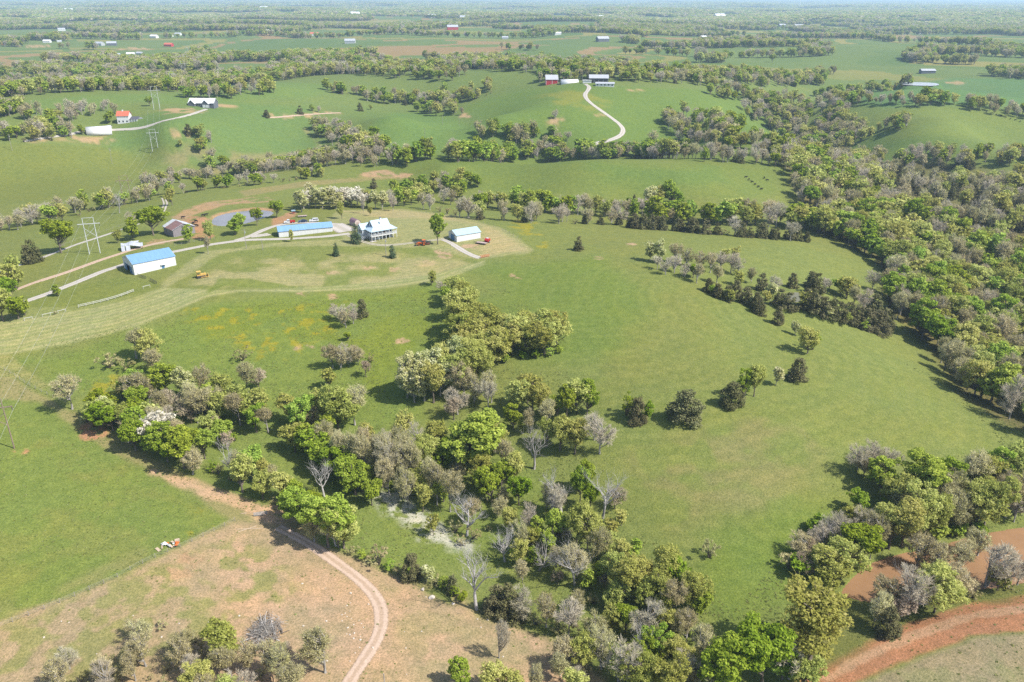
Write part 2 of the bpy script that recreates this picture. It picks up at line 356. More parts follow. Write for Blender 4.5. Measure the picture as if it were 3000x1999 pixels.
# farm yard, mown with swaths
GUIDE = gpoly([(-160,1062),(60,1035),(300,985),(420,950),(520,910),(600,874),(700,856),(900,858),(1120,846),(1290,820),(1420,770),(1560,742)], 40, closed=False)
YARD = [(480,845),(560,800),(640,745),(800,722),(1040,722),(1250,725),(1400,760),(1545,742),(1560,732),(1480,672),(1340,632),(1180,612),(1000,616),(960,640),(1000,700),(800,712),(600,738),(540,780),(470,830)]
paint(MOWC, YARD, 1.5, 1.5, 8, .75, mow=.8)
paint((.47,.385,.24), [(1000,620),(1180,616),(1340,640),(1480,680),(1540,735),(1420,745),(1420,660),(1250,640),(1100,635)], 4, 4, 12, .7, mow=.5)
paint((.45,.39,.24), [(700,760),(1000,740),(1330,755),(1420,765),(1290,815),(1100,840),(850,845),(560,840)], 5, 5, 14, .65, mow=.8, thr=(.34,.55,14))
paint((.345,.345,.185), [(-160,1000),(0,930),(60,905),(250,895),(480,845),(640,850),(800,848),(960,838),(1100,828),(1290,800),(1420,762),(1420,776),(1290,822),(1120,846),(900,857),(700,855),(600,873),(520,910),(420,950),(300,985),(180,1012),(60,1035),(-160,1062)], 1.0, .8, 8, .95, mow=1)
paint((.33,.31,.14), [(-160,1030),(30,1040),(60,1065),(90,1095),(150,1130),(120,1145),(60,1110),(-160,1100)], 1, .8, 6, .8, mow=.9)
paint((.19,.235,.065), [(600,895-30),(640,800+15),(720,815),(820,832),(860,842),(760,845),(660,838)], 1, 1.2, 5, .8)
paint((.20,.235,.07), [(0,905),(100,860),(340,815),(480,830),(430,865),(230,910),(60,930)], 2, 2, 10, .6)
# farm dirt: feedlot behind the barn, pond banks, worn patches
for q in ((600,690,26,14),(585,665,30,22),(560,650,40,18)): blot(RED, *q, 1.2, 2.5, .9, seed=int(q[0]))
paint((.45,.30,.20), [(510,635),(560,605),(640,588),(740,578),(800,580),(800,592),(700,596),(620,612),(560,635),(540,650)], 1.5, 3, 8, .9, thr=(.30,.5,7), dirt=1)
paint((.46,.30,.2), [(600,650),(625,630),(680,616),(740,608),(800,612),(800,620),(720,618),(660,626),(622,645)], 1, 1.4, 5, .9, dirt=1)
paint((.46,.27,.18), [(795,660),(800,640),(830,632),(860,618),(870,625),(845,648),(815,665)], 1, 1.4, 5, .9, dirt=1)
blot((.47,.31,.21), 470,708,40,10, 1.2, 1.6, .85, seed=81); blot((.5,.36,.26), 1385,722,34,8, .8, 1.4, .9, seed=82)
blot((.52,.34,.24), 1130,512,80,10, 2, 4, .85, seed=83, wl=9); blot((.5,.34,.22), 1190,520,50,6, 2, 3, .7, seed=84)
paint((.37,.29,.17), [(700,560),(900,530),(1150,515),(1160,522),(900,545),(720,575)], 1.5, 2, 8, .6)
# middle distance pastures
paint((.20,.225,.07), [(-200,420),(60,420),(300,430),(420,480),(470,520),(300,560),(120,590),(-200,620)], 6, 6, 30, .8)
paint((.15,.235,.085), [(430,330),(640,300),(900,310),(960,440),(800,480),(620,500),(480,450),(300,430)], 8, 10, 40, .7)
paint((.33,.28,.16), [(480,420),(700,440),(960,460),(1000,480),(800,510),(560,520),(480,480)], 6, 8, 25, .7, thr=(.40,.6,16))
paint((.36,.30,.17), [(900,380),(960,400),(1010,450),(990,470),(930,430)], 4, 5, 20, .7, thr=(.4,.6,10))
paint((.185,.235,.07), [(1230,490),(1400,478),(1700,470),(2000,478),(2240,498),(2300,560),(2200,600),(1900,590),(1500,570),(1300,550)], 8, 8, 40, .7)
paint((.14,.225,.07), [(1750,480),(2100,490),(2150,540),(1950,560),(1750,540)], 10, 12, 40, .5)
paint((.16,.245,.08), [(1050,400),(1150,330),(1300,330),(1430,400),(1440,440),(1200,450)], 8, 8, 40, .8)
paint((.165,.24,.07), [(1350,310),(1500,270),(1700,245),(2000,260),(2300,300),(2300,380),(2000,440),(1600,430),(1450,400)], 8, 8, 40, .8)
paint((.34,.31,.08), [(1560,285),(1680,265),(1790,300),(1740,330),(1600,310)], 10, 10, 40, .5, thr=(.45,.62,25))
paint((.13,.235,.10), [(2420,280),(2600,250),(2800,230),(3200,230),(3200,330),(2800,310),(2500,320)], 10, 12, 60, .8)
paint((.20,.25,.08), [(2560,330),(2800,310),(3200,350),(3200,430),(2900,410),(2620,410)], 10, 12, 60, .8)
paint((.17,.25,.085), [(-100,320),(200,280),(560,270),(800,240),(1000,250),(900,290),(600,310),(420,300),(120,340)], 10, 12, 60, .7)
for q in ((108,135,60,5),(395,145,50,5),(160,410,90,8),(285,408,50,9),(535,325,70,9),(650,311,40,4),(1623,356,26,8),(1365,340,16,8),(1752,338,14,3),(530,388,26,6),(1860,265,20,3),(2810,243,30,4),(850,340,60,3),(960,333,50,2)):
    blot((.52,.36,.24), *q, 3, 5, .85, seed=int(q[0]), wl=16)
# woodland floors
WOODS_R = [(2300,478),(2335,560),(2345,605),(2470,712),(2560,752),(2610,830),(2600,915),(2690,985),(2770,1095),(2860,1180),(2960,1245),(3100,1300),(3300,1200),(3300,560),(2950,520),(2700,470),(2560,478),(2430,470)]
paint(LITTER, WOODS_R, 5, 5, 14, .75)
paint((.20,.20,.085), [(2680,500),(2850,490),(3200,520),(3200,680),(2950,660),(2800,600)], 6, 6, 18, .8)
RING = gpoly([(2240,925),(2300,965),(2365,1000),(2420,1040),(2400,1110),(2335,1135),(2272,1150),(2140,1205),(2009,1250),(1866,1255),(1760,1262)], 40, closed=False)
_hp = gpoly([(1420,790),(1750,760),(2100,860),(2560,1000),(2900,1250),(2950,1340),(2600,1330),(2450,1400),(2350,1560),(2150,1790),(2050,1690),(1900,1560),(1790,1400),(1760,1240),(1660,1090),(1450,1080),(1660,1000)], 60)
_hm = poly_sd(VX, VY, _hp) < -1.5; MOW[_hm] = np.maximum(MOW[_hm], .36)
_pp = gpoly([(-200,1200),(120,1210),(480,1420),(630,1510),(420,1640),(-200,1850)], 60); _pm = poly_sd(VX, VY, _pp) < -1; MOW[_pm] = np.maximum(MOW[_pm], .12)
m_ = bpy.data.meshes.new("terrain")
m_.vertices.add(len(VX)); m_.vertices.foreach_set("co", np.stack([VX, VY, VZ], 1).astype(np.float32).ravel())
ii, jj = np.meshgrid(np.arange(NR - 1), np.arange(NC - 1), indexing='ij'); a = (ii * NC + jj).ravel()
quads = np.stack([a, a + NC, a + NC + 1, a + 1], 1).astype(np.int32)[:, ::-1]
m_.loops.add(quads.size); m_.loops.foreach_set("vertex_index", quads.ravel())
m_.polygons.add(len(quads)); m_.polygons.foreach_set("loop_start", np.arange(0, quads.size, 4, dtype=np.int32))
m_.polygons.foreach_set("use_smooth", np.ones(len(quads), bool))
m_.update(calc_edges=True)
guide_d = np.zeros(len(VX)); mk = MOW > 0.01
guide_d[mk] = line_dist(VX[mk], VY[mk], GUIDE); guide_d[_hm] = line_dist(VX[_hm], VY[_hm], RING) * .55
lum_ = (C @ np.array([.3, .59, .11]))[:, None]; C = (lum_ + (C - lum_) * 1.10) * .66   # spring grass seen through dry stalks
ca = m_.color_attributes.new("ground_colour", 'FLOAT_COLOR', 'POINT')
ca.data.foreach_set("color", np.concatenate([np.clip(C, 0, 1), np.ones((len(VX), 1))], 1).astype(np.float32).ravel())
for nm, arr in (("mow", MOW), ("swath", guide_d), ("dirt", DIRTM)):
    at_ = m_.attributes.new(nm, 'FLOAT', 'POINT'); at_.data.foreach_set("value", arr.astype(np.float32))
terrain = bpy.data.objects.new("ground", m_); terrain["kind"] = "structure"; COL.objects.link(terrain)
# ground shader
gm, t, b = nmat("pasture_ground")
geo = N(t, "ShaderNodeTexCoord").outputs["Object"]
cc = N(t, "ShaderNodeAttribute", attribute_name="ground_colour").outputs["Color"]
mw = N(t, "ShaderNodeAttribute", attribute_name="mow").outputs["Fac"]; sw = N(t, "ShaderNodeAttribute", attribute_name="swath").outputs["Fac"]
dr = N(t, "ShaderNodeAttribute", attribute_name="dirt").outputs["Fac"]
nf = noise(t, geo, 2.4, 5, .72); nm_ = noise(t, geo, .38, 5, .66); nl = noise(t, geo, .06, 4, .55); nvf = noise(t, geo, 5.0, 3, .7)
c = mixc(t, ramp(t, nl, .35, .68), cc, mixc(t, 1.0, cc, (1.09, 1.03, .93), 'MULTIPLY'))
c = mixc(t, ramp(t, nm_, .34, .66), mixc(t, 1.0, c, (.84, .87, .84), 'MULTIPLY'), mixc(t, 1.0, c, (1.13, 1.1, 1.06), 'MULTIPLY'))
c = mixc(t, ramp(t, nf, .36, .66), mixc(t, 1.0, c, (.62, .68, .58), 'MULTIPLY'), mixc(t, 1.0, c, (1.3, 1.26, 1.24), 'MULTIPLY'))
spots = mathn(t, 'MULTIPLY', ramp(t, noise(t, geo, .75, 4, .6), .58, .70), ramp(t, noise(t, geo, .05, 3, .6), .42, .62))
c = mixc(t, mathn(t, 'MULTIPLY', spots, .55), c, mixc(t, 1.0, c, (.62, .80, .55), 'MULTIPLY'))
wob = mathn(t, 'MULTIPLY', noise(t, geo, .12, 2), 3.2)
s1 = mathn(t, 'SINE', mathn(t, 'MULTIPLY', mathn(t, 'ADD', sw, wob), 2 * math.pi / 2.7))
s2 = mathn(t, 'SINE', mathn(t, 'MULTIPLY', mathn(t, 'ADD', sw, wob), 2 * math.pi / 7.6))
sx = ramp(t, mathn(t, 'ADD', mathn(t, 'ADD', s1, mathn(t, 'MULTIPLY', s2, .6)), mathn(t, 'MULTIPLY', nf, .9)), -.6, 1.5)
cm = mixc(t, sx, mixc(t, 1.0, c, (.82, .91, .74), 'MULTIPLY'), mixc(t, 1.0, c, (1.16, 1.11, 1.13), 'MULTIPLY'))
c = mixc(t, mathn(t, 'MULTIPLY', mw, ramp(t, nm_, .3, .6, .45, 1.0)), c, cm)
spk = mathn(t, 'MULTIPLY', ramp(t, nvf, .66, .74), dr)
c = mixc(t, mathn(t, 'MULTIPLY', spk, .55), c, (.40, .34, .28))
L(t, c, b.inputs["Base Color"]); b.inputs["Roughness"].default_value = .95; b.inputs["Specular IOR Level"].default_value = .08
bn = N(t, "ShaderNodeBump"); bn.inputs["Strength"].default_value = .55; bn.inputs["Distance"].default_value = .35
L(t, mathn(t, 'ADD', nf, mathn(t, 'MULTIPLY', nm_, 1.2)), bn.inputs["Height"]); L(t, bn.outputs[0], b.inputs["Normal"])
m_.materials.append(gm)

# ------------------------------------------------------------------ water
def water_mat(name, col, rough):
    m, t, b = nmat(name); tc = N(t, "ShaderNodeTexCoord").outputs["Object"]
    c = mixc(t, ramp(t, noise(t, tc, .12, 3), .35, .65), tuple(x * .9 for x in col), tuple(x * 1.1 for x in col))
    L(t, c, b.inputs["Base Color"]); b.inputs["Roughness"].default_value = rough; b.inputs["Specular IOR Level"].default_value = .35; b.inputs["IOR"].default_value = 1.33
    bn = N(t, "ShaderNodeBump"); bn.inputs["Strength"].default_value = .12; bn.inputs["Distance"].default_value = .05
    L(t, noise(t, tc, 2.5, 3), bn.inputs["Height"]); L(t, bn.outputs[0], b.inputs["Normal"]); return m
def mesh_obj(name, verts, faces, mat, parent=None, smooth=False):
    me = bpy.data.meshes.new(name); me.from_pydata([tuple(v) for v in verts], [], faces); me.update()
    if smooth: me.polygons.foreach_set("use_smooth", [True] * len(me.polygons))
    for m in (mat if isinstance(mat, (list, tuple)) else [mat]): me.materials.append(m)
    o = bpy.data.objects.new(name, me); COL.objects.link(o)
    if parent is not None: o.parent = parent
    return o
for (P, lev), nm, wm in zip(PONDS, ("farm_pond_water", "muddy_pond_water", "distant_pond_water", "thicket_pond_water"),
        (water_mat("slate_water", (.19, .19, .20), .38), water_mat("muddy_water", (.25, .145, .075), .25), water_mat("silver_water", (.32, .33, .34), .3), water_mat("olive_water", (.15, .14, .08), .3))):
    cx, cy_ = np.mean(P, 0); k = 1.04
    vv = [(cx + (x - cx) * k, cy_ + (y - cy_) * k, lev) for x, y in P]
    o = mesh_obj(nm, vv, [list(range(len(vv)))], wm); o["kind"] = "structure"
    o["label"] = {"farm_pond_water": "slate grey farm pond behind the weathered barn", "muddy_pond_water": "muddy brown pond water beside the red dirt bank",
                  "distant_pond_water": "pale silvery pond on the distant green hill", "thicket_pond_water": "small olive pond among the cedars"}[nm]

# ------------------------------------------------------------------ tracks and drives (draped ribbons)
def track_mat(name, rut, mid, edge):
    m, t, b = nmat(name); uv = N(t, "ShaderNodeUVMap").outputs[0]; tc = N(t, "ShaderNodeTexCoord").outputs["Object"]
    sp = N(t, "ShaderNodeSeparateXYZ"); L(t, uv, sp.inputs[0])
    n = noise(t, tc, .9, 5, .65); u = mathn(t, 'ADD', mathn(t, 'ABSOLUTE', sp.outputs[0]), mathn(t, 'MULTIPLY', mathn(t, 'SUBTRACT', n, .5), .5))
    c = mixc(t, mathn(t, 'SUBTRACT', ramp(t, u, .16, .34), mathn(t, 'MULTIPLY', ramp(t, u, .62, .8), .8)), mid, rut); c = mixc(t, ramp(t, u, .78, .98), c, edge)
    c = mixc(t, ramp(t, noise(t, tc, 2.4, 4, .7), .35, .7), mixc(t, 1.0, c, (.82, .82, .82), 'MULTIPLY'), mixc(t, 1.0, c, (1.12, 1.12, 1.12), 'MULTIPLY'))
    L(t, c, b.inputs["Base Color"]); b.inputs["Roughness"].default_value = .95; b.inputs["Specular IOR Level"].default_value = .1
    bn = N(t, "ShaderNodeBump"); bn.inputs["Strength"].default_value = .5; bn.inputs["Distance"].default_value = .1
    L(t, n, bn.inputs["Height"]); L(t, bn.outputs[0], b.inputs["Normal"])
    n3 = noise(t, tc, 1.6, 5, .7); ue = mathn(t, 'ADD', mathn(t, 'ABSOLUTE', sp.outputs[0]), mathn(t, 'MULTIPLY', mathn(t, 'SUBTRACT', n3, .5), 1.1))
    L(t, ramp(t, ue, .72, 1.0, 1.0, 0.0), b.inputs["Alpha"]); return m
GRAVEL = track_mat("gravel_track", (.42, .385, .345), (.35, .32, .265), (.26, .24, .15))
TWOTRACK = track_mat("two_track", (.42, .37, .31), (.17, .18, .07), (.19, .19, .08))
DIRTTR = track_mat("dirt_track", (.45, .335, .25), (.36, .26, .18), (.35, .255, .175))
def ribbon(name, pts, width, mat, label, lift=.06, n=2, taper=False):
    P = chaikin([(p[0], p[1]) for p in gpoly(pts, 40, closed=False)], n)
    Q = [P[0]]
    for p in P[1:]:
        while (p - Q[-1]).length > width * .45: Q.append(Q[-1] + (p - Q[-1]).normalized() * width * .45)
    P = Q; V = []; F = []; U = []; nn = 9; s = 0.0
    for i, p in enumerate(P):
        d = (P[min(i + 1, len(P) - 1)] - P[max(i - 1, 0)]).normalized(); q = Vector((-d.y, d.x))
        wv = width * .5 * (1 + .22 * (float(vnoise(np.array([i * .35]), np.array([3.3]), 5)[0]) - .5))
        if taper: wv *= min(1, .25 + (len(P) - 1 - i) * .08)
        for k in range(nn):
            u = -1 + 2 * k / (nn - 1); x, y = p.x + q.x * u * wv, p.y + q.y * u * wv
            V.append((x, y, float(height(x, y)) + (lift if 0 < k < nn - 1 else -.06))); U.append((u, s * .1))
        s += width * .45
    for i in range(len(P) - 1):
        for k in range(nn - 1): a = i * nn + k; F.append((a, a + 1, a + nn + 1, a + nn))
    o = mesh_obj(name, V, F, mat, smooth=True); uvl = o.data.uv_layers.new(name="uv")
    ix = np.zeros(len(o.data.loops), np.int32); o.data.loops.foreach_get("vertex_index", ix)
    uvl.data.foreach_set("uv", np.array(U, np.float32)[ix].ravel())
    if o.data.polygons[0].normal.z < 0: o.data.flip_normals()
    o["kind"] = "structure"; o["label"] = label; return o
ribbon("gravel_drive", [(-60,905),(60,888),(130,865),(230,825),(300,795),(350,780),(420,755),(510,738),(620,716),(720,703),(850,700),(960,693),(1030,684)], 4.0, GRAVEL, "pale gravel drive running past the blue roofed sheds to the house")
ribbon("gravel_loop", [(690,705),(735,692),(785,667),(840,655),(900,652),(960,655),(1000,658)], 4.0, GRAVEL, "pale gravel loop behind the long blue roofed shed", .075)
ribbon("gravel_yard", [(978,658),(1005,672),(1030,684)], 13.0, GRAVEL, "pale gravel turning area beside the farmhouse", .09, 1)
ribbon("gravel_apron", [(735,693),(770,690),(800,684)], 6.5, GRAVEL, "pale gravel apron at the end of the long shed", .09, 1)
ribbon("house_track", [(1020,690),(1048,703),(1080,714),(1120,720),(1170,717),(1230,709),(1290,702),(1310,700)], 2.6, TWOTRACK, "two track lane curving in front of the farmhouse", .08)
ribbon("shed_lane", [(1290,700),(1312,707),(1340,725),(1370,743),(1395,753),(1412,758)], 3.4, GRAVEL, "short gravel lane running down from the pale blue roofed shed", .07)
ribbon("farm_dirt_lane", [(40,852),(90,832),(200,797),(300,760),(370,738),(420,722),(480,709),(540,700)], 3.2, DIRTTR, "tan dirt lane running below the weathered barn")
ribbon("ridge_lane", [(-60,812),(0,795),(120,757),(220,718),(300,692),(370,668),(410,655)], 2.6, GRAVEL, "thin pale lane along the ridge behind the steel pylon")
ribbon("hollow_lane", [(475,628),(480,610),(487,598),(478,580)], 3.4, TWOTRACK, "short two track lane climbing past a tree behind the barn", .1)
ribbon("field_dirt_track", [(815,1545),(900,1590),(960,1630),(1030,1680),(1090,1730),(1122,1790),(1112,1860),(1075,1920),(1030,1985),(1000,2040)], 3.6, DIRTTR, "tan dirt track curving through the bare foreground ground", .05)
ribbon("hill_farm_lane", [(1715,247),(1728,256),(1722,266),(1712,278),(1720,295),(1750,318),(1790,345),(1820,368),(1828,385),(1815,402),(1780,415),(1730,425)], 5.0, GRAVEL, "white gravel lane winding down the far hill from the red barn", .25)
ribbon("homestead_lane", [(70,415),(150,402),(215,392),(240,384),(310,381),(390,378),(460,362),(520,350),(570,335),(605,320)], 4.0, GRAVEL, "pale lane linking the hoop barn and the white roofed house", .2)
ribbon("pasture_cow_path", [(785,345),(850,340),(900,336),(1000,331)], 3.5, DIRTTR, "reddish cow path across the far pasture", .2)
# ------------------------------------------------------------------ tree meshes (10 m tall prototypes, copied and scaled)
LEAF = {
 'leafy':   leafmat("leaf_green", (.155, .225, .026), (.250, .345, .042), (.35, .43, .075), .42),
 'light':   leafmat("leaf_yellow_green", (.255, .290, .068), (.36, .385, .105), (.45, .46, .16), .42),
 'budding': leafmat("leaf_budding", (.31, .295, .135), (.40, .375, .18), (.48, .45, .26), .35),
 'bare':    leafmat("twig_grey", (.36, .325, .215), (.45, .41, .285), (.53, .49, .37), .25, .12),
 'flower':  leafmat("leaf_blossom", (.31, .34, .12), (.44, .455, .21), (.62, .61, .42), .38, .10),
 'white':   leafmat("leaf_white_blossom", (.42, .41, .28), (.58, .56, .45), (.72, .69, .60), .35, .08),
 'cedar':   leafmat("leaf_cedar", (.075, .078, .032), (.120, .116, .050), (.155, .168, .058), .15),
 'spruce':  leafmat("leaf_spruce", (.040, .070, .034), (.065, .100, .048), (.095, .13, .06), .15),
 'bush':    leafmat("leaf_bush", (.165, .245, .028), (.26, .37, .045), (.36, .46, .08), .42),
 'shrub':   leafmat("leaf_shrub", (.26, .245, .11), (.35, .33, .15), (.40, .405, .17), .35),
 'brown':   leafmat("leaf_brown_bud", (.31, .26, .16), (.39, .33, .215), (.44, .385, .28), .25),
}
def rnd_unit(R, n):
    v = R.normal(size=(n, 3)); return v / np.linalg.norm(v, axis=1)[:, None]
def quads_from(cent, ax1, ax2):
    V = np.stack([cent - ax1 - ax2, cent + ax1 - ax2, cent + ax1 + ax2, cent - ax1 + ax2], 1).reshape(-1, 3)
    F = np.arange(len(V)).reshape(-1, 4); return V, F
def tube(pts, rad, sides=5):
    V = []; F = []
    for i, (p, r) in enumerate(zip(pts, rad)):
        p = Vector(p); d = (Vector(pts[min(i + 1, len(pts) - 1)]) - Vector(pts[max(i - 1, 0)]))
        d = d.normalized() if d.length > 1e-6 else Vector((0, 0, 1))
        q = d.to_track_quat('Z', 'Y')
        for k in range(sides):
            a = 2 * math.pi * k / sides; V.append(tuple(p + q @ Vector((math.cos(a) * r, math.sin(a) * r, 0))))
    for i in range(len(pts) - 1):
        for k in range(sides): a = i * sides + k; b_ = i * sides + (k + 1) % sides; F.append((a, b_, b_ + sides, a + sides))
    return V, F
def mesh_from(name, V, F, mats, tint=None, midx=None):
    V = np.asarray(V, np.float32); F = np.asarray(F, np.int32)
    me = bpy.data.meshes.new(name); me.vertices.add(len(V)); me.vertices.foreach_set("co", V.ravel())
    me.loops.add(F.size); me.loops.foreach_set("vertex_index", F.ravel())
    me.polygons.add(len(F)); me.polygons.foreach_set("loop_start", np.arange(0, F.size, 4, dtype=np.int32))
    if midx is not None: me.polygons.foreach_set("material_index", np.asarray(midx, np.int32))
    me.update(calc_edges=True)
    if tint is not None:
        a = me.attributes.new("tint", 'FLOAT', 'POINT'); a.data.foreach_set("value", np.asarray(tint, np.float32))
    for m in mats: me.materials.append(m)
    return me
def tree_shape(kind, seed, q):
    """returns trunk (V,F), crown (V,F,tint) for a tree about 10 m tall; q = amount of detail"""
    R = np.random.default_rng(seed); TV, TF = [], []
    def add_tube(pts, rad, sides):
        v, f = tube(pts, rad, sides); o = len(TV); TV.extend(v); TF.extend([tuple(i + o for i in ff) for ff in f])
    cone = kind in ('cedar', 'spruce')
    if kind == 'bush': nl, c0, rr, zt = 34, np.array([0, 0, 4.9]), np.array([4.2, 4.2, 4.9]), 1.0
    elif kind == 'shrub': nl, c0, rr, zt = 18, np.array([0, 0, 4.6]), np.array([5.6, 5.6, 4.6]), 1.0
    elif kind == 'cedar': nl, c0, rr, zt = 46, np.array([0, 0, 4.9]), np.array([4.3, 4.3, 4.9]), 8.5
    elif kind == 'spruce': nl, c0, rr, zt = 30, np.array([0, 0, 5.0]), np.array([2.7, 2.7, 4.9]), 9.3
    elif kind == 'flower': nl, c0, rr, zt = 58, np.array([0, 0, 6.0]), np.array([3.2, 3.2, 4.0]), 7.5
    elif kind in ('bare', 'budding', 'brown'): nl, c0, rr, zt = 46, np.array([0, 0, 6.2]), np.array([3.6, 3.6, 3.8]), 8.0
    else: nl, c0, rr, zt = 62, np.array([0, 0, 5.9]), np.array([3.9, 3.9, 4.1]), 7.5
    rr = rr * R.uniform(.86, 1.14, 3); lean = R.normal(0, .35, 2)
    lob = []; k = 0; ns = int(R.integers(3, 6)); subs = [(c0 + rnd_unit(R, 1)[0] * rr * R.uniform(.25, .55), rr * R.uniform(.42, .72)) for _ in range(ns)]
    while len(lob) < nl and k < 4000:
        k += 1; u = rnd_unit(R, 1)[0] * R.uniform(.3, 1.0) ** .5
        if cone:
            z = R.uniform(.03, .97) ** 1.25; w = (1 - z) ** (.5 if kind == 'cedar' else .75) * R.uniform(.3, .75) ** .7; a = R.uniform(0, 6.283)
            pt = np.array([math.cos(a) * w * rr[0], math.sin(a) * w * rr[1], z * 9.6]); lr = R.uniform(1.1, 1.55) * (1 - .4 * z)
        else:
            sc_, sr_ = subs[int(R.integers(ns))]; pt = sc_ + u * sr_; lr = R.uniform(.5, 1.05)
            if kind in ('shrub', 'bush') and pt[2] < .9: continue
            if pt[2] < 2.0 and kind not in ('shrub', 'bush'): continue
        if any(np.linalg.norm(pt - p) < .55 * (lr + l2) * (.62 if cone else 1) for p, l2 in lob): continue
        lob.append((pt, lr))
    # trunk and limbs
    if kind in ('shrub', 'bush'):
        for p, lr in lob:
            add_tube([(p[0] * .06, p[1] * .06, -.2), tuple(p * np.array([.4, .4, .6])), tuple(p)], (.14, .08, .03), 4)
    else:
        tr = {'cedar': .22, 'spruce': .2, 'flower': .2}.get(kind, .24); zz = np.linspace(-.4, zt, 6)
        path = [(lean[0] * (max(z, 0) / 10) ** 1.5 + R.normal(0, .06), lean[1] * (max(z, 0) / 10) ** 1.5 + R.normal(0, .06), z) for z in zz]
        add_tube(path, [tr * 1.35] + [tr * (1 - .8 * i / 5) for i in range(1, 6)], 6)
        if not cone:
            for p, lr in lob:
                zb = np.clip(p[2] - np.hypot(p[0], p[1]) * R.uniform(.7, 1.1) - .3, 1.6, zt - .3); fz = zb / 10
                b0 = np.array([np.interp(zb, zz, [q_[i_] for q_ in path]) for i_ in (0, 1)] + [zb]); mid = (b0 + p) / 2 + np.array([0, 0, -.25]) + R.normal(0, .18, 3)
                add_tube([tuple(b0), tuple(mid), tuple(p)], (.11, .07, .025), 4)
                if kind in ('bare', 'budding', 'brown'):
                    for _ in range(5): e = p + rnd_unit(R, 1)[0] * lr * np.array([1, 1, .9]) + np.array([0, 0, .4]); add_tube([tuple(mid + (p - mid) * .5), tuple(p * .5 + e * .5 + R.normal(0, .1, 3)), tuple(e)], (.045, .03, .014), 3)
    # crown
    CV, CT = [], []; o = 0
    nleaf = {'leafy': 96, 'light': 66, 'budding': 40, 'bare': 6, 'flower': 80, 'white': 70, 'cedar': 120, 'spruce': 90, 'shrub': 62, 'bush': 100, 'brown': 34}[kind] * q
    ls = {'leafy': .30, 'light': .28, 'budding': .20, 'bare': .12, 'flower': .30, 'white': .30, 'cedar': .27, 'spruce': .25, 'shrub': .30, 'bush': .27, 'brown': .2}[kind] / math.sqrt(max(q, .03)) ** .85
    ntw = {'budding': 34, 'bare': 40, 'brown': 34, 'shrub': 26, 'white': 8, 'flower': 6, 'light': 8}.get(kind, 0) * min(1, q * 1.6)
    for p, lr in lob:
        n = max(3, int(nleaf * R.uniform(.7, 1.3) * (lr / (1.2 if cone else .95)) ** 2)); tl = R.uniform(-.18, .18)
        u = rnd_unit(R, n); rad = lr * R.uniform(.25, 1.12, n) ** .55
        flat = .75 if not cone else .9
        c = p + u * rad[:, None] * np.array([1, 1, flat])
        if kind in ('shrub', 'bush'): c[:, 2] = np.maximum(c[:, 2], .1)
        nrm = u * .55 + rnd_unit(R, n) * .8 + np.array([0, 0, .62]); nrm /= np.linalg.norm(nrm, axis=1)[:, None]
        ax = np.cross(nrm, rnd_unit(R, n)); ax /= np.linalg.norm(ax, axis=1)[:, None] + 1e-9; ay = np.cross(nrm, ax)
        s = (ls * R.uniform(.6, 1.35, n))[:, None] * .62
        V, F = quads_from(c, ax * s, ay * s * .72); CV.append(V); CT.append(np.repeat(np.clip(R.uniform(.05, .95, n) + tl, 0, 1), 4))
        nt_ = int(ntw * R.uniform(.7, 1.3))
        if nt_:
            d = rnd_unit(R, nt_) * .75 + (p - c0) / (np.linalg.norm(p - c0) + 1e-6) * .5 + np.array([0, 0, .45]); d /= np.linalg.norm(d, axis=1)[:, None]
            ln = R.uniform(.5, 1.15, nt_)[:, None] * lr * .62; st = p + rnd_unit(R, nt_) * lr * .55
            sd_ = np.cross(d, rnd_unit(R, nt_)); sd_ /= np.linalg.norm(sd_, axis=1)[:, None] + 1e-9
            wq = (.022 if q > .5 else .05)
            V, F = quads_from(st + d * ln, d * ln, sd_ * wq); CV.append(V); CT.append(np.repeat(R.uniform(.2, 1, nt_), 4))
    V = np.concatenate(CV); return (np.array(TV), np.array(TF)), (V, np.arange(len(V)).reshape(-1, 4), np.concatenate(CT))
BARK = {'bare': bark_pale, 'budding': bark_pale, 'flower': bark_pale, 'white': bark_pale}
CACHE = {}
def tree_meshes(kind, var, q):
    key = (kind, var, q)
    if key not in CACHE:
        (tv, tf), (cv, cf, ct) = tree_shape(kind, sum(map(ord, kind)) * 17 + var * 101, q); bk = BARK.get(kind, bark)
        tm = mesh_from("trunk_" + kind, tv, tf, [bk]); cm_ = mesh_from("crown_" + kind, cv, cf, [LEAF[kind]], ct)
        jm = mesh_from("tree_" + kind, np.concatenate([tv, cv]), np.concatenate([tf, cf + len(tv)]), [bk, LEAF[kind]], np.concatenate([np.zeros(len(tv)), ct]), [0] * len(tf) + [1] * len(cf))
        CACHE[key] = (tm, cm_, jm)
    return CACHE[key]
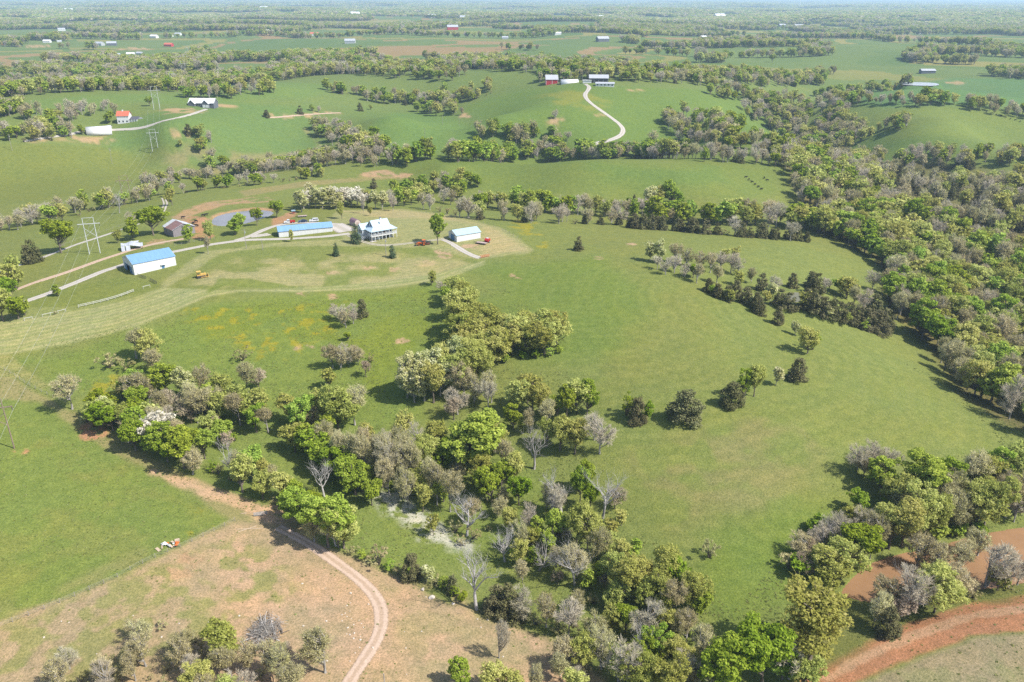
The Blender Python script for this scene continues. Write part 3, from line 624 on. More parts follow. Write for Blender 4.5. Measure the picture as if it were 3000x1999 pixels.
# ------------------------------------------------------------------ where the trees stand
PLANTS = []    # dict: kind, x, y, h (m), w (width factor), place (phrase), label
def put(kind, x, y, h, w, place, label=None): PLANTS.append(dict(kind=kind, x=float(x), y=float(y), h=float(h), w=float(w), place=place, label=label))
def T(kind, px, py, h, w=1.0, label=None, place=None):
    if kind == 'cedar': h *= 1.12; w *= 1.05
    g = ground([px], [py])[0]; put(kind, g[0], g[1], h, w, place, label)
def pick(mix):
    ks = list(mix); p = np.array([mix[k] for k in ks], float); return ks[rng.choice(len(ks), p=p / p.sum())]
HT = {'leafy': (11, 17), 'light': (11, 17), 'budding': (10, 16), 'bare': (9.5, 15), 'flower': (11, 16), 'white': (9, 12), 'cedar': (5.5, 9.5), 'spruce': (5, 9), 'shrub': (3, 5.5), 'bush': (3.5, 7), 'brown': (7, 11)}
def fill(mix, pts, spacing, place, hs=1.0, step=50, avoid=None):
    P = gpoly(pts, step); Pa = np.array(P); x0, y0 = Pa.min(0); x1, y1 = Pa.max(0)
    n = int((x1 - x0) * (y1 - y0) / (spacing * spacing) * 2.2); X = rng.uniform(x0, x1, n); Y = rng.uniform(y0, y1, n)
    ok = poly_sd(X, Y, P) < 0; X, Y = X[ok], Y[ok]; grid = {}
    for x, y in zip(X, Y):
        k = pick(mix); sp = spacing * (.6 if k in ('shrub', 'cedar', 'brown') else 1.0); ci, cj = int(x // spacing), int(y // spacing); bad = False
        for a in (-1, 0, 1):
            for b_ in (-1, 0, 1):
                for (u, v) in grid.get((ci + a, cj + b_), ()):
                    if (u - x) ** 2 + (v - y) ** 2 < (sp * .8) ** 2: bad = True
        if bad: continue
        if avoid is not None and avoid(x, y): continue
        grid.setdefault((ci, cj), []).append((x, y)); lo, hi = HT[k]
        put(k, x, y, rng.uniform(lo, hi) * hs, rng.uniform(.85, 1.2), place)
def belt(mix, pts, width, spacing, place, hs=1.0, rows=None):
    P = [Vector(p) for p in gpoly(pts, 40, closed=False)]
    for a, b_ in zip(P[:-1], P[1:]):
        d = b_ - a; q = Vector((-d.y, d.x)).normalized() if d.length > 0 else Vector((0, 1)); n = d.length * max(1, width / spacing) / spacing
        n = int(n) + (1 if rng.random() < n - int(n) else 0)
        for _ in range(n):
            k = pick(mix); p = a + d * rng.random() + q * rng.uniform(-.5, .5) * width; lo, hi = HT[k]
            put(k, p.x, p.y, rng.uniform(lo, hi) * hs, rng.uniform(.85, 1.25), place)
MIX = {'leafy': 4, 'light': 4, 'budding': 4, 'bare': 1.6, 'cedar': .7, 'shrub': 1}
GREY = {'budding': 6, 'bare': 3.2, 'light': 3, 'leafy': 1.6, 'brown': 1}
GREEN = {'leafy': 6, 'light': 3, 'budding': 1}
# --- fence row beside the near pasture, from the upper end down
PL = "in the fence row beside the near pasture"
T('budding', 212,1200, 12, 1.15, "sparse olive tree with pale forked trunk at the upper end of the fence row")
T('flower', 302,1244, 11, .9, "pale silvery green tree above the small red tractor")
T('light', 370,1262, 9.5, 1.0, place=PL); T('leafy', 412,1292, 10.5, 1.1, place=PL)
T('white', 474,1309, 13.5, 1.0, "white blossoming tree with tall bare trunk in the fence row")
T('leafy', 540,1372, 12.5, 1.15, "full bright green tree beside the bare red dirt in the fence row"); T('leafy', 600,1345, 9.5, 1.0, place=PL)
T('leafy', 738,1402, 11, .95, "green tree just beside the white dead snag of the fence row"); T('shrub', 640,1390, 3.5, 1.2, place=PL); T('budding', 800,1425, 7, 1.0, place=PL); T('light', 775,1420, 9, .9, place=PL)
T('leafy', 900,1549, 12, 1.1, place=PL); T('leafy', 963,1603, 15, 1.05, "tall dark green tree whose shade falls on the dirt track"); T('light', 1007,1607, 13, 1.0, place=PL); T('leafy', 850,1490, 9, 1.0, place=PL)
T('shrub', 1110,1656, 6.5, 1.0, "round twiggy grey brown bush on the fence row hedge"); T('cedar', 1208,1694, 6.5, 1.0, "brownish green cedar beside the pale leafed shrub on the hedge"); T('flower', 1250,1704, 5, 1.1, "pale leafed rounded shrub beside the hedge cedar")
for px, py in ((1035,1620),(1062,1640),(1085,1655),(1140,1670),(1165,1682),(1190,1692),(1275,1712),(1300,1722),(1330,1745),(1350,1760)): T('shrub' if px % 2 else 'bush', px, py, 3.2, 1.2, place="in the low green hedge along the dirt ground")
for px, py, k, h in ((1430,1790,'shrub',4),(1460,1795,'cedar',7),(1490,1800,'cedar',7.5),(1530,1810,'bare',8),(1570,1830,'shrub',4.5),(1600,1838,'budding',8),(1640,1850,'shrub',4.5),(1665,1865,'bare',9),(1700,1875,'shrub',5),(1740,1885,'budding',8),(1780,1890,'shrub',5)):
    T(k, px, py, h, 1.1, place="in the scrubby hedge at the edge of the bare ground")
T('cedar', 1325,1735, 4.5, .9, place="in the low green hedge along the dirt ground")
belt({'leafy': 3, 'light': 3, 'budding': 2, 'bush': 4, 'shrub': 2}, [(235,1212),(330,1262),(450,1318),(560,1385),(680,1412),(800,1450),(870,1515),(950,1590),(1030,1625)], 6, 5.2, PL, .72)
belt({'leafy': 4, 'light': 3, 'budding': 3, 'bush': 3}, [(870,1250),(900,1300),(940,1350),(1000,1400),(1010,1460)], 10, 6, PL, .8)
belt({'leafy': 3, 'light': 3, 'budding': 3, 'bush': 3}, [(430,1180),(560,1220),(690,1250),(800,1260)], 12, 6.5, PL, .75)
# --- thicket on the slope above the fence row
PL = "in the thicket on the slope below the mown swaths"
for k, px, py, h, w in (('shrub',320,1078,7,1.2),('budding',400,1050,11,1.2),('shrub',370,1085,6,1.2),('light',440,1060,11,1.1),('budding',455,1090,10,1.1),('leafy',486,1150,11.5,1.25),('leafy',398,1165,11,1.0),('light',360,1170,8,1),('flower',545,1170,11,1.0),('budding',574,1205,10,1.1),('brown',500,1205,8,1.2),('brown',560,1240,8,1.2),('brown',620,1225,8,1.1),('light',640,1240,11,1),('light',660,1180,11,1),('budding',600,1150,10,1),('budding',727,1150,11,1.1),('brown',760,1140,8,1),('light',700,1232,11,.9),('light',760,1230,11,.9),('light',850,1234,10,1.1),('brown',905,1240,6,1.1),('leafy',330,1215,8,1),('light',450,1250,9,1),('leafy',655,1300,9,1),('light',610,1290,9,1)):
    T(k, px, py, h, w, place=PL)
T('shrub', 711,1056, 7.5, .95, "round grey brown bush standing alone beside the yellow flowers")
# --- draw in the middle slope
PL = "in the narrow draw below the farm yard"
for k, px, py, h, w in (('bare',1000,945,6.5,1.2),('bare',1035,948,7,1.2),('budding',1014,960,7,1.1),('bare',985,935,6,1.1),('cedar',1062,928,6.5,.95),('bare',1020,1075,8,1),('budding',1000,1085,9,1.1),('budding',1050,1070,9,1),('brown',1072,1105,6,1),('brown',1040,1060,6,1),('leafy',1020,1000,4,1),('budding',975,1080,9,1),('light',960,1140,8,1),('shrub',1085,1060,4,1)):
    T(k, px, py, h, w, place=PL)
T('light', 991,1262, 16.5, 1.0, "large yellow green tree in the middle of the slope"); T('light', 945,1230, 11, 1.0, place=PL); T('budding', 1040,1245, 13, 1.0, place=PL)
# --- grove spur that runs down from the yard
PL = "in the pale blossoming grove on the green hillside"
T('light', 1265,838, 7.5, .8, "small slender green tree at the top end of the grove spur"); T('bare', 1294,856, 5, 1.2, "low grey twiggy shrub at the top end of the grove spur"); T('leafy', 1308,901, 9, 1.05, "bright green rounded tree near the top of the grove spur")
for px, py in ((1330,880),(1350,900),(1345,940),(1370,930),(1335,975),(1360,985),(1395,975),(1420,1000),(1340,1015),(1375,1030),(1410,1030),(1350,1055),(1385,1065),(1425,1060),(1455,1040),(1440,1075),(1475,1060),(1400,1085),(1365,1085),(1500,1040),(1520,1025),(1545,1040),(1570,1030),(1595,1040),(1615,1025),(1560,1005),(1590,1005),(1620,1000),(1530,1000),(1480,1010),(1450,1000),(1630,1015)):
    T('flower' if (px * 7 + py) % 5 else 'light', px, py, 11.5 + (px * 13 % 7) * .35, 1.05, place=PL)
for px, py in ((1480,1062),(1530,1052),(1570,1050),(1610,1046),(1635,1035)): T('bush', px, py, 3.6, 1.3, place="as low undergrowth at the foot of the grove")
PL = "in the tall pale stand left of the grove"
for px, py, k in ((1195,1165,'flower'),(1215,1180,'flower'),(1245,1175,'flower'),(1270,1180,'light'),(1230,1150,'flower'),(1265,1150,'flower'),(1290,1160,'flower'),(1300,1125,'light'),(1320,1110,'flower'),(1345,1120,'flower'),(1370,1125,'light'),(1390,1110,'light'),(1330,1150,'light'),(1360,1160,'budding'),(1400,1140,'light')):
    T(k, px, py, 14 + px % 3, .95, place=PL)
# --- wooded valley in the middle
PL = "in the wooded valley floor"
T('leafy', 1374,1352, 17, 1.35, "huge bright green spreading tree in the middle of the valley wood")
for k, px, py, h, w in (('bare',1340,1215,9,1.2),('brown',1330,1230,8,1.2),('budding',1390,1190,12,1),('budding',1440,1180,12,1),('bare',1430,1200,10,1.1),('leafy',1504,1258,8.5,1.2),('light',1520,1210,13,1),('light',1560,1210,13,1),('light',1590,1220,12,1),('light',1545,1180,11,1),('leafy',1632,1232,9.5,.85),('leafy',1660,1225,11,.9),('light',1690,1215,13,1.1),('leafy',1720,1215,11.5,.9),('budding',1600,1260,10,1),('budding',1555,1270,9,1),('bare',1755,1330,12,1.0),('bare',1740,1290,10,1),('light',1640,1320,12,1),('light',1685,1330,12,1),('light',1600,1310,10,1),('light',1460,1330,11,1),('budding',1480,1380,10,1),
  ('leafy',940,1300,11,1.1),('leafy',900,1330,10,1.1),('light',1075,1330,11,1),('budding',1010,1385,14,.8),('budding',1040,1400,14,.9),('budding',1075,1410,15,.9),('budding',1100,1390,14,.9),('budding',1130,1405,15,.9),('bare',1160,1420,15,.9),('budding',1180,1395,14,.9),('budding',1205,1430,15,.9),('light',1230,1400,13,1),('light',1260,1380,13,1),('budding',1265,1440,13,.9),('budding',1060,1360,13,.9),('bare',1120,1360,12,1),('budding',1170,1345,13,.9),('light',1190,1310,12,1),('bare',1225,1345,11,1),('light',1280,1330,12,1),('leafy',1290,1380,11,1),
  ('budding',1140,1450,13,.85),('budding',1195,1480,13,.85),('light',1240,1500,9,.9),('light',1270,1570,7,.8),('budding',1280,1480,13,.9),('budding',1320,1500,13,.9),('leafy',1300,1470,9,1),('leafy',1440,1470,11,1.1),('leafy',1470,1440,10,1),('light',1410,1430,11,1),('light',1500,1420,11,1),('leafy',1520,1480,10,1),('shrub',1335,1560,5,1.1),('shrub',1385,1580,4.5,1.2),('shrub',1350,1600,4,1.2),
  ('leafy',1090,1480,9,1),('leafy',1060,1440,9,1)):
    T(k, px, py, h, w * .86, place=PL)
PL = "in the lower valley wood by the big field"
for k, px, py, h, w in (('leafy',1700,1470,13,.8),('leafy',1730,1490,9,.9),('leafy',1720,1440,11,.8),('brown',1800,1490,7,1.3),('bare',1640,1500,10,1),('budding',1600,1500,10,1),('bare',1620,1530,11,1),('leafy',1640,1590,10,1.1),('leafy',1610,1620,9,1),('leafy',1575,1600,9,1),('light',1690,1590,14,1),('light',1720,1610,14,1),('budding',1750,1640,13,1),('budding',1690,1700,14,1),('light',1780,1640,9,1),('light',1820,1650,8,1.1),('leafy',1850,1640,7,1.1),('light',1790,1580,6,1.2),('light',1820,1540,5,1.3),('light',1835,1760,14,1.1),('light',1860,1740,13,1.0),('light',1800,1720,12,1),('light',1950,1730,13,1.2),('leafy',1990,1755,11,1.1),('light',2030,1785,12,1.0),('leafy',2045,1800,8,1),('light',1930,1790,12,1),('light',1890,1800,11,1),('budding',1960,1810,11,1.1),('leafy',1760,1700,7,1.1),('leafy',1720,1730,6,1.1),('shrub',1650,1660,4,1.2),('shrub',1740,1770,4,1.2),('leafy',1560,1660,6,1),('budding',1520,1620,10,.9),('bare',1560,1570,10,1)):
    T(k, px, py, h * .95, w * .82, place=PL)
PL = "in the woods along the bottom edge"
for k, px, py, h, w in (('light',1790,1850,8,1.1),('leafy',1830,1860,9,1),('bare',1890,1880,11,1.1),('light',1960,1880,10,1.1),('budding',2010,1880,11,1.1),('shrub',2060,1880,5,1.3),('light',1700,1960,11,1.1),('budding',1760,1960,11,1.1),('leafy',1880,1960,11,1),('leafy',1920,1950,11,1.1),('bare',1810,2010,12,1.1),('light',1980,1980,11,1.1),('budding',2050,1960,12,1.1),('bare',2000,2020,10,1),('budding',1640,1990,9,1),('light',1870,2040,12,1.1),('light',1950,2060,12,1.1),('leafy',1340,2020,7.5,1.1),('light',1450,2030,9,1.1),('light',1500,2040,8,1.1),('budding',1560,2040,9,1),('light',1680,2060,9,1.1),('budding',2060,2060,12,1.1)):
    T(k, px, py, h * .95, w * .82, place=PL)
T('leafy', 2108,2040, 14.5, 1.0, "left of the two dense vivid green maples at the bottom edge"); T('leafy', 2228,2015, 17, 1.05, "right, taller of the two dense vivid green maples at the bottom edge")
T('light', 2372,1930, 16.5, 1.25, "large spreading olive green tree between the maples and the muddy pond")
T('light', 2350,2020, 8, 1.2, "low yellow green tree at the end of the red dirt bank"); T('bare', 2310,1990, 9, 1.2, place="in the woods along the bottom edge"); T('leafy', 2290,1990, 8, 1.1, place="in the woods along the bottom edge")
# --- around the muddy pond
PL = "around the muddy pond"
T('cedar', 2598,1858, 6.5, 1.0, "dark cedar between the muddy pond and the red bank")
for k, px, py, h, w in (('light',2735,1796,12.5,1.15),('light',2700,1780,10,1.1),('bare',2655,1800,12,1.0),('budding',2600,1800,11,1.1),('budding',2560,1830,9,1.1),('budding',2790,1760,11,1.1),('brown',2630,1820,7,1.2),('budding',2820,1740,8,1.2),('budding',2680,1680,11,1.1),('budding',2730,1700,11,1.1),('budding',2800,1690,10,1.1),('bare',2883,1724,14,1.05),('light',2920,1730,7,1),('bare',2980,1715,9,.9),('budding',2860,1640,10,1.0),('shrub',2950,1725,3.5,1.3),('shrub',2850,1750,3.5,1.3),
  ('leafy',2515,1668,13,1.1),('light',2470,1690,11,1.2),('light',2420,1700,10,1.2),('light',2440,1730,9,1.2),('bare',2455,1600,9,1.1),('bare',2420,1590,7,1.1),('budding',2350,1640,8,1.2),('shrub',2310,1665,5,1.2),('leafy',2330,1690,6,1.2),('leafy',2380,1560,6,1.2),('bare',2400,1620,8,1),('light',2490,1560,9,1),('leafy',2510,1510,8,1),('bare',2520,1580,10,1),
  ('light',2602,1608,14,.95),('light',2640,1603,15,.95),('light',2683,1580,15,.95),('budding',2560,1620,13,.9),('light',2709,1568,14,.95),('budding',2750,1550,13,1),('budding',2790,1560,13,1.1),('light',2840,1550,15,1),('light',2883,1541,15,1),('budding',2945,1516,14,.9),('brown',2970,1510,12,.8),('light',2995,1500,14,1),('leafy',2870,1570,5,1.3),('leafy',2800,1570,5,1.3),('leafy',2740,1580,5,1.3)):
    T(k, px, py, h, w, place=PL)
T('leafy', 2692,1472, 16, 1.05, "tall round vivid green tree towering over the pond wood"); T('leafy', 2578,1446, 10.5, 1.2, "dark green tree at the field corner of the pond wood")
for k, px, py, h, w in (('bare',2510,1385,9,1.2),('bare',2560,1370,9,1.2),('budding',2530,1395,8,1.1),('bare',2600,1390,8,1),('leafy',2760,1440,12,1.1),('budding',2778,1475,13,1.2),('budding',2830,1460,14,1.1),('light',2880,1450,14,1),('light',2960,1435,15,1.05),('leafy',2920,1440,13,1),('budding',2640,1520,11,1.1),('light',2610,1500,11,1),('leafy',2660,1540,9,1),('leafy',3010,1440,13,1),('budding',2740,1500,12,1)):
    T(k, px, py, h, w, place="in the wood above the muddy pond")
UG = {'shrub': 3.5, 'light': 1.2, 'bush': 4.0, 'leafy': .6, 'brown': 1.2, 'budding': 2.5, 'bare': .8}
fill(UG, [(960,1300),(1100,1340),(1300,1380),(1480,1420),(1600,1500),(1700,1580),(1600,1660),(1480,1640),(1420,1560),(1300,1500),(1180,1440),(1000,1400)], 5.0, "in the leafy undergrowth of the valley", .55)
fill(UG, [(1480,1640),(1620,1660),(1760,1640),(1860,1660),(2040,1800),(2060,1900),(1900,1880),(1700,1840),(1560,1760)], 5.2, "in the undergrowth of the lower valley", .52)
fill(UG, [(330,1120),(480,1160),(640,1180),(760,1190),(760,1290),(640,1330),(560,1380),(420,1300),(330,1240)], 5.0, "in the undergrowth of the slope thicket", .58)
fill(UG, [(2330,1640),(2480,1570),(2560,1480),(2700,1480),(2980,1460),(2980,1530),(2720,1590),(2560,1640),(2440,1740),(2340,1720)], 5.5, "in the undergrowth of the pond wood", .58)
fill(UG, [(1600,1920),(1780,1900),(2060,1890),(2080,2100),(1600,2100)], 5.0, "in the undergrowth along the bottom edge", .55)
# --- bottom left scrub
fill({'budding': 4, 'shrub': 5, 'bare': 2, 'light': 2}, [(150,1990),(300,1930),(420,1900),(560,1860),(640,1930),(760,1960),(900,2010),(900,2120),(150,2120)], 3.6, "in the budding scrub along the bottom edge", .62)
T('budding', 952,1972, 11.5, 1.1, "lone dark twiggy tree beside the curving dirt track"); T('light', 660,1960, 7, .9, "bright yellow green young tree beside the brush pile")
T('budding', 395,1865, 5, .9, place="in the budding scrub along the bottom edge"); T('shrub', 470,1845, 2.8, 1.2, place="in the budding scrub along the bottom edge"); T('bare', 205,1960, 6.5, .9, "thin bare tree at the left of the budding scrub"); T('bare', 1462,1928, 11, .5, "thin bare tree standing alone on the bare ground"); T('bare', 845,1935, 5, .8, place="in the budding scrub along the bottom edge")
# --- single trees and bushes on the big hill field
def T2(kind, px, py, h, w=1.0, label=None): T(kind, px, py, h * (1.12 if 'hilltop' in label else 1.34), w, label)
T2('bush', 1835,1218, 6, .95, "bright green bush with the dark cedar at the left of the hillside row"); T2('cedar', 1866,1235, 5.6, .95, "low dark cedar squeezed between two bright green bushes"); T2('bush', 1893,1225, 5.8, .8, "bright yellow green bush right of the squeezed cedar")
T2('cedar', 2009,1235, 7.0, 1.25, "large round dark cedar standing alone on the big hill field"); T2('cedar', 2140,1189, 5.6, 1.1, "dark cedar joined to the two green trees on the hill field"); T2('bush', 2178,1166, 7.5, .75, "bright green tree between the dark cedar and the pale tree"); T2('light', 2208,1162, 9, .8, "taller pale green tree right of the bright green one")
T2('flower', 2272,1130, 5.2, .9, "small pale green bush on the hill field"); T2('cedar', 2335,1114, 5.5, 1.1, "small round dark cedar right of the pale bush"); T2('light', 2365,1036, 7.6, 1.05, "yellow green tree with brown lower side on the hill field"); T2('bush', 2380,1025, 6, .8, "dark green tree close behind the yellow green one on the hill field")
T2('flower', 2329,982, 5.0, .95, "pale two tone bush in the diagonal row on the hill field"); T2('cedar', 2277,950, 5, .85, "slim dark cedar at the upper end of the diagonal row"); T2('cedar', 2222,918, 4.5, 1.1, "low dark cedar at the tip of the cedar clump")
T2('cedar', 1695,733, 5.2, .95, "lone dark cedar on the open hilltop"); T2('shrub', 2078,1634, 5, .8, "lone half bare shrub on the lower hill field"); T2('bush', 2874,1165, 5, 1.2, "bright green bush jutting from the wood edge on the hill field")
PL = "in the brushy clump on the hilltop"
for k, px, py, h, w in (('flower',1905,765,9,1),('flower',1930,770,10,1),('bare',1925,790,6,1.2),('bare',1950,805,7,1.2),('bare',1975,800,8,1.1),('budding',1975,770,9,1.1),('budding',2010,780,9,1.1),('bare',2005,815,6,1.2),('leafy',2030,815,7,1.2),('budding',2050,790,9,1.1),('budding',2040,830,9,1.1),('budding',2080,800,9,1.1),('bare',2110,790,8,1.1),('light',2120,770,7,1.1),('bare',2140,800,9,1.1),('bare',2160,810,8,1.1),('budding',2100,830,9,1.1),('light',2150,770,8,.8),('brown',2110,780,5,1.2)):
    T(k, px, py, h, w, place=PL)
PL = "in the cedar clump on the hill field"
for k, px, py, h, w in (('cedar',2075,855,5,1.1),('cedar',2100,870,5,1.1),('leafy',2090,862,4,1),('cedar',2130,880,5.5,1.1),('cedar',2155,870,6,1.1),('light',2140,885,4.5,1.1),('cedar',2185,890,6,1.1),('light',2165,840,6,1),('flower',2200,895,4.5,1),('cedar',2215,905,6,1),('cedar',2230,850,6.5,1),('budding',2200,830,7,1),('bare',2260,860,7,1),('flower',2255,880,6,1.1),('cedar',2285,895,6,1.1),('cedar',2310,905,6,1.2),('cedar',2320,845,6,1),('light',2240,890,5,1),('cedar',2375,845,7,1.1),('cedar',2390,855,7,1.1),('leafy',2430,850,5,1),('light',2350,900,6,1.1),('flower',2425,935,4,1.2),('light',2475,948,4.5,1.1),('bush',2530,968,4,1.1),('cedar',2360,902,7,1.1),('cedar',2380,915,7,1.1),('cedar',2410,925,7,1.1),('cedar',2435,930,7,1.1),('cedar',2460,940,7,1.1),('cedar',2485,945,7.5,1.1),('cedar',2510,955,7.5,1.1),('cedar',2540,965,8,1.1),('cedar',2570,975,8.5,1.15),('cedar',2590,965,8,1.1),('bare',2415,860,6,1),('budding',2500,900,9,1),('bare',2530,920,9,1),('cedar',2560,920,8,1),('light',2480,875,9,1.2),('leafy',2462,862,7.5,1),('bare',2555,850,8,1)):
    T(k, px, py, h * (1.06 if k == 'cedar' else 1.2), w, place=PL)
T('light', 2478,868, 10, 1.1, "broad yellow green tree with long shadow beside the thicket pond")
# --- farm trees
def T3(kind, px, py, h, w=1.0, label=None, place=None): T(kind, px, py, h * 1.24, w * 1.06, label, place)
T3('leafy', 178,742, 14, 1.1, "big dense rounded tree left of the white steel pylon"); T3('cedar', 85,772, 6.5, .8, "brown cedar left of a pair at the ridge lane"); T3('cedar', 98,768, 7.5, .85, "taller brown cedar right of a pair at the ridge lane")
T3('leafy', 450,690, 11.5, 1.15, "broad dark green tree touching the weathered barn"); T3('leafy', 390,703, 8.5, .95, "small dark tree behind the collapsed tin shelter"); T3('light', 347,712, 6, .8, "pale small tree left of the collapsed tin shelter"); T3('bare', 392,672, 7, .8, "bare grey tree beside the ridge lane")
T3('leafy', 556,712, 7, .85, "round green tree in front of the weathered barn"); T3('light', 617,702, 7.5, .9, "sparse olive tree right of the weathered barn"); T3('leafy', 690,688, 9.5, 1.05, "broad green tree in front of the farm pond"); T3('leafy', 754,662, 7.5, .75, "slim green tree on the farm pond bank"); T3('leafy', 812,638, 7.5, .95, "green tree at the pond end behind the parked truck"); T3('budding', 610,744, 7, .6, "thin young tree beside the gravel drive"); T3('light', 855,708, 5.5, .55, "small young tree in front of the long white shed")
T3('spruce', 1043,712, 8, 1.05, "blue green pine at the farmhouse corner"); T3('spruce', 985,750, 5.2, .95, "small dark spruce left on the farm lawn"); T3('spruce', 1150,756, 5.2, 1.0, "small dark spruce beside the lawn utility pole"); T3('leafy', 1282,716, 12.5, .68, "tall upright green tree beside the pale blue roofed shed")
T3('light', 1085,632, 4.5, .7, "small round young tree on the lawn behind the farmhouse"); T3('bare', 1065,626, 7.5, .4, "thin bare tree on the lawn behind the farmhouse"); T3('light', 1002,640, 7.5, .7, "yellow green tree behind the gravel loop"); T3('bare', 1152,618, 8, .6, "bare grey tree at the back lawn edge"); T3('leafy', 168,868, 3.8, 1.0, "dark green bush on the gravel drive edge"); T3('shrub', 162,922, 1.6, .8, "tiny shrub on the broken white fence")
for px, py, h in ((40,820,9),(48,850,9.5),(10,860,8),(25,905,10),(10,940,11),(55,935,9),(-20,930,11),(75,925,6)): T3('leafy' if px % 2 else 'light', px, py, h, .9, place="in the leafy clump where the drive meets the left edge")
T3('light', 505,602, 8.5, .85, "round olive tree at the top of the short two track lane")
# --- hedgerows behind the farm
belt(GREY | {'shrub': 4, 'leafy': 1.5}, [(-80,690),(60,665),(180,640),(300,608),(400,590),(500,570)], 22, 6.5, "in the grey hedgerow behind the ridge lane", .72)
belt({'shrub': 6, 'leafy': 2, 'light': 2, 'bare': 2}, [(500,568),(600,558),(700,545),(800,532),(880,525),(960,516)], 12, 5.5, "in the leafy hedge beyond the farm pond", .62)
belt(GREY, [(420,545),(560,525),(700,510),(820,500),(920,488)], 16, 7, "in the grey hedge below the far pasture", .7)
for px, py in ((890,612),(905,605),(925,610),(945,612),(965,608),(985,612),(1010,606),(1030,604),(1048,600),(940,600),(915,598),(1060,608),(970,598),(1020,596),(885,622)): T('flower' if px % 2 else 'white', px, py, 11.5, 1.2, place="in the white blossoming trees behind the farmhouse")
for px, py, k in ((1100,612,'flower'),(1120,614,'flower'),(1075,606,'light'),(1145,606,'bare'),(1130,600,'budding'),(1165,604,'leafy'),(1185,604,'light'),(1205,600,'leafy'),(1225,596,'light'),(1175,585,'leafy'),(1200,578,'leafy'),(1230,580,'light'),(1250,590,'light'),(1155,575,'leafy'),(1180,565,'leafy'),(1215,560,'light'),(1240,560,'leafy'),(1270,575,'light'),(1290,565,'bare'),(1310,560,'leafy'),(1330,560,'leafy'),(1345,555,'light'),(1380,540,'leafy'),(1400,548,'leafy'),(1355,575,'leafy'),(1340,590,'light'),(1300,595,'bare'),(1320,600,'budding'),(1240,612,'budding'),(1260,616,'bare'),(1290,622,'shrub'),(1310,628,'shrub'),(1335,632,'shrub'),(1270,545,'light'),(1300,540,'bare'),(1350,535,'light')):
    T(k, px, py, HT[k][0] * (.95 if k != 'shrub' else 1.5), 1.1, place="in the copse behind the farmhouse")
T('cedar', 1095,552, 6, 1.1, "lone dark cedar on the pasture behind the blossoming trees")
PL = "in the tree line behind the hilltop field"
belt({'budding': 4, 'bare': 4, 'cedar': 4, 'light': 2, 'shrub': 3}, [(1350,635),(1450,645),(1560,650),(1700,655),(1840,662)], 9, 5.5, PL, .75)
belt({'leafy': 3, 'light': 3, 'budding': 3, 'bare': 3}, [(1380,610),(1500,618),(1650,625),(1800,632),(1950,640)], 16, 7, PL, .85)
belt({'cedar': 9, 'bare': 1, 'shrub': 1}, [(1830,668),(1950,675),(2080,686),(2200,695),(2290,702),(2380,708)], 5, 4.2, "in the dark cedar row along the hilltop field", .95)
belt({'leafy': 6, 'light': 2, 'bare': 2, 'budding': 1}, [(1900,650),(2050,655),(2200,660),(2330,665),(2440,690)], 16, 6.5, PL, .95)
T('flower', 1905,612, 15, .95, "tall pale olive tree rising from the tree line"); T('light', 1930,606, 14, .9, "tall olive tree joined to the pale one in the tree line"); T('leafy', 1968,606, 16, .95, "tall dark green tree beside the pale one in the tree line"); T('leafy', 1985,615, 11, .9, place=PL)
T('cedar', 1858,590, 4, .8, "small dark cedar at the lower edge of the back field"); T('leafy', 1843,597, 4, 1.1, "green bush beside the small cedar of the back field")
T('leafy', 2372,610, 14, 1.15, "large round olive green tree at the corner of the back field")
# --- right hand wood
PL = "in the wooded valley right of the fields"
fill({'leafy': 4, 'light': 6, 'budding': 4, 'bare': 1.3, 'cedar': .4}, [(2390,690),(2480,722),(2560,762),(2610,830),(2600,915),(2690,985),(2770,1095),(2860,1180),(2960,1245),(3100,1310),(3200,1200),(3200,820),(2950,740),(2750,690),(2600,620),(2440,640)], 6.4, PL, 1.05)
fill({'bare': 3, 'budding': 6, 'light': 4, 'leafy': 3}, [(2290,478),(2345,600),(2440,640),(2600,620),(2560,540),(2560,480),(2430,470),(2300,440)], 8, "in the grey woods right of the back field", 1.0)
PL = "in the cedar scrub beyond the wooded valley"
fill({'cedar': 6, 'shrub': 5, 'bush': 2, 'light': 3, 'budding': 5, 'bare': 1}, [(2560,500),(2600,620),(2750,690),(2950,740),(3150,800),(3150,560),(2950,515),(2750,475)], 5.6, PL, .95, avoid=lambda x, y: float(fbm(np.array([x / 30]), np.array([y / 30]), 77, 2)[0]) > .66)
belt(MIX, [(2560,478),(2650,470),(2800,478),(2950,470),(3100,480)], 26, 7.5, "in the wood edge above the cedar scrub", .9)
# --- tree line along the crest of the back field
PL = "in the green tree row beyond the back field"
belt({'leafy': 8, 'light': 2, 'bare': 1.5, 'budding': 1}, [(1130,478),(1250,474),(1350,470),(1500,466),(1650,464),(1750,464),(1850,464),(1950,466)], 18, 7.5, PL, 1.0)
belt({'bare': 6, 'budding': 4, 'leafy': 1, 'cedar': 1}, [(1700,462),(1850,462),(2000,466),(2150,474),(2290,484)], 18, 7, "in the grey tree row beyond the back field", .85)
belt(GREY | {'leafy': 2, 'light': 3}, [(700,505),(820,490),(950,478),(1050,474),(1150,474)], 24, 7, "in the mixed thicket beyond the pond pasture", .8)
belt(GREY | {'leafy': 2}, [(920,370),(980,400),(1030,430),(1080,460),(1100,470)], 26, 8, "in the draw between the far pastures", .85)
belt(GREY, [(1390,385),(1450,400),(1520,420),(1580,425),(1640,430)], 20, 8, "in the grey clump below the far hill", .95)
belt(MIX, [(590,400),(600,440),(620,480),(640,500)], 16, 8, "in the draw on the pylon pasture", .8)
belt(MIX | {'leafy': 5}, [(2370,420),(2430,430),(2480,440)], 30, 8, "in the mixed wood beyond the back field", .9)
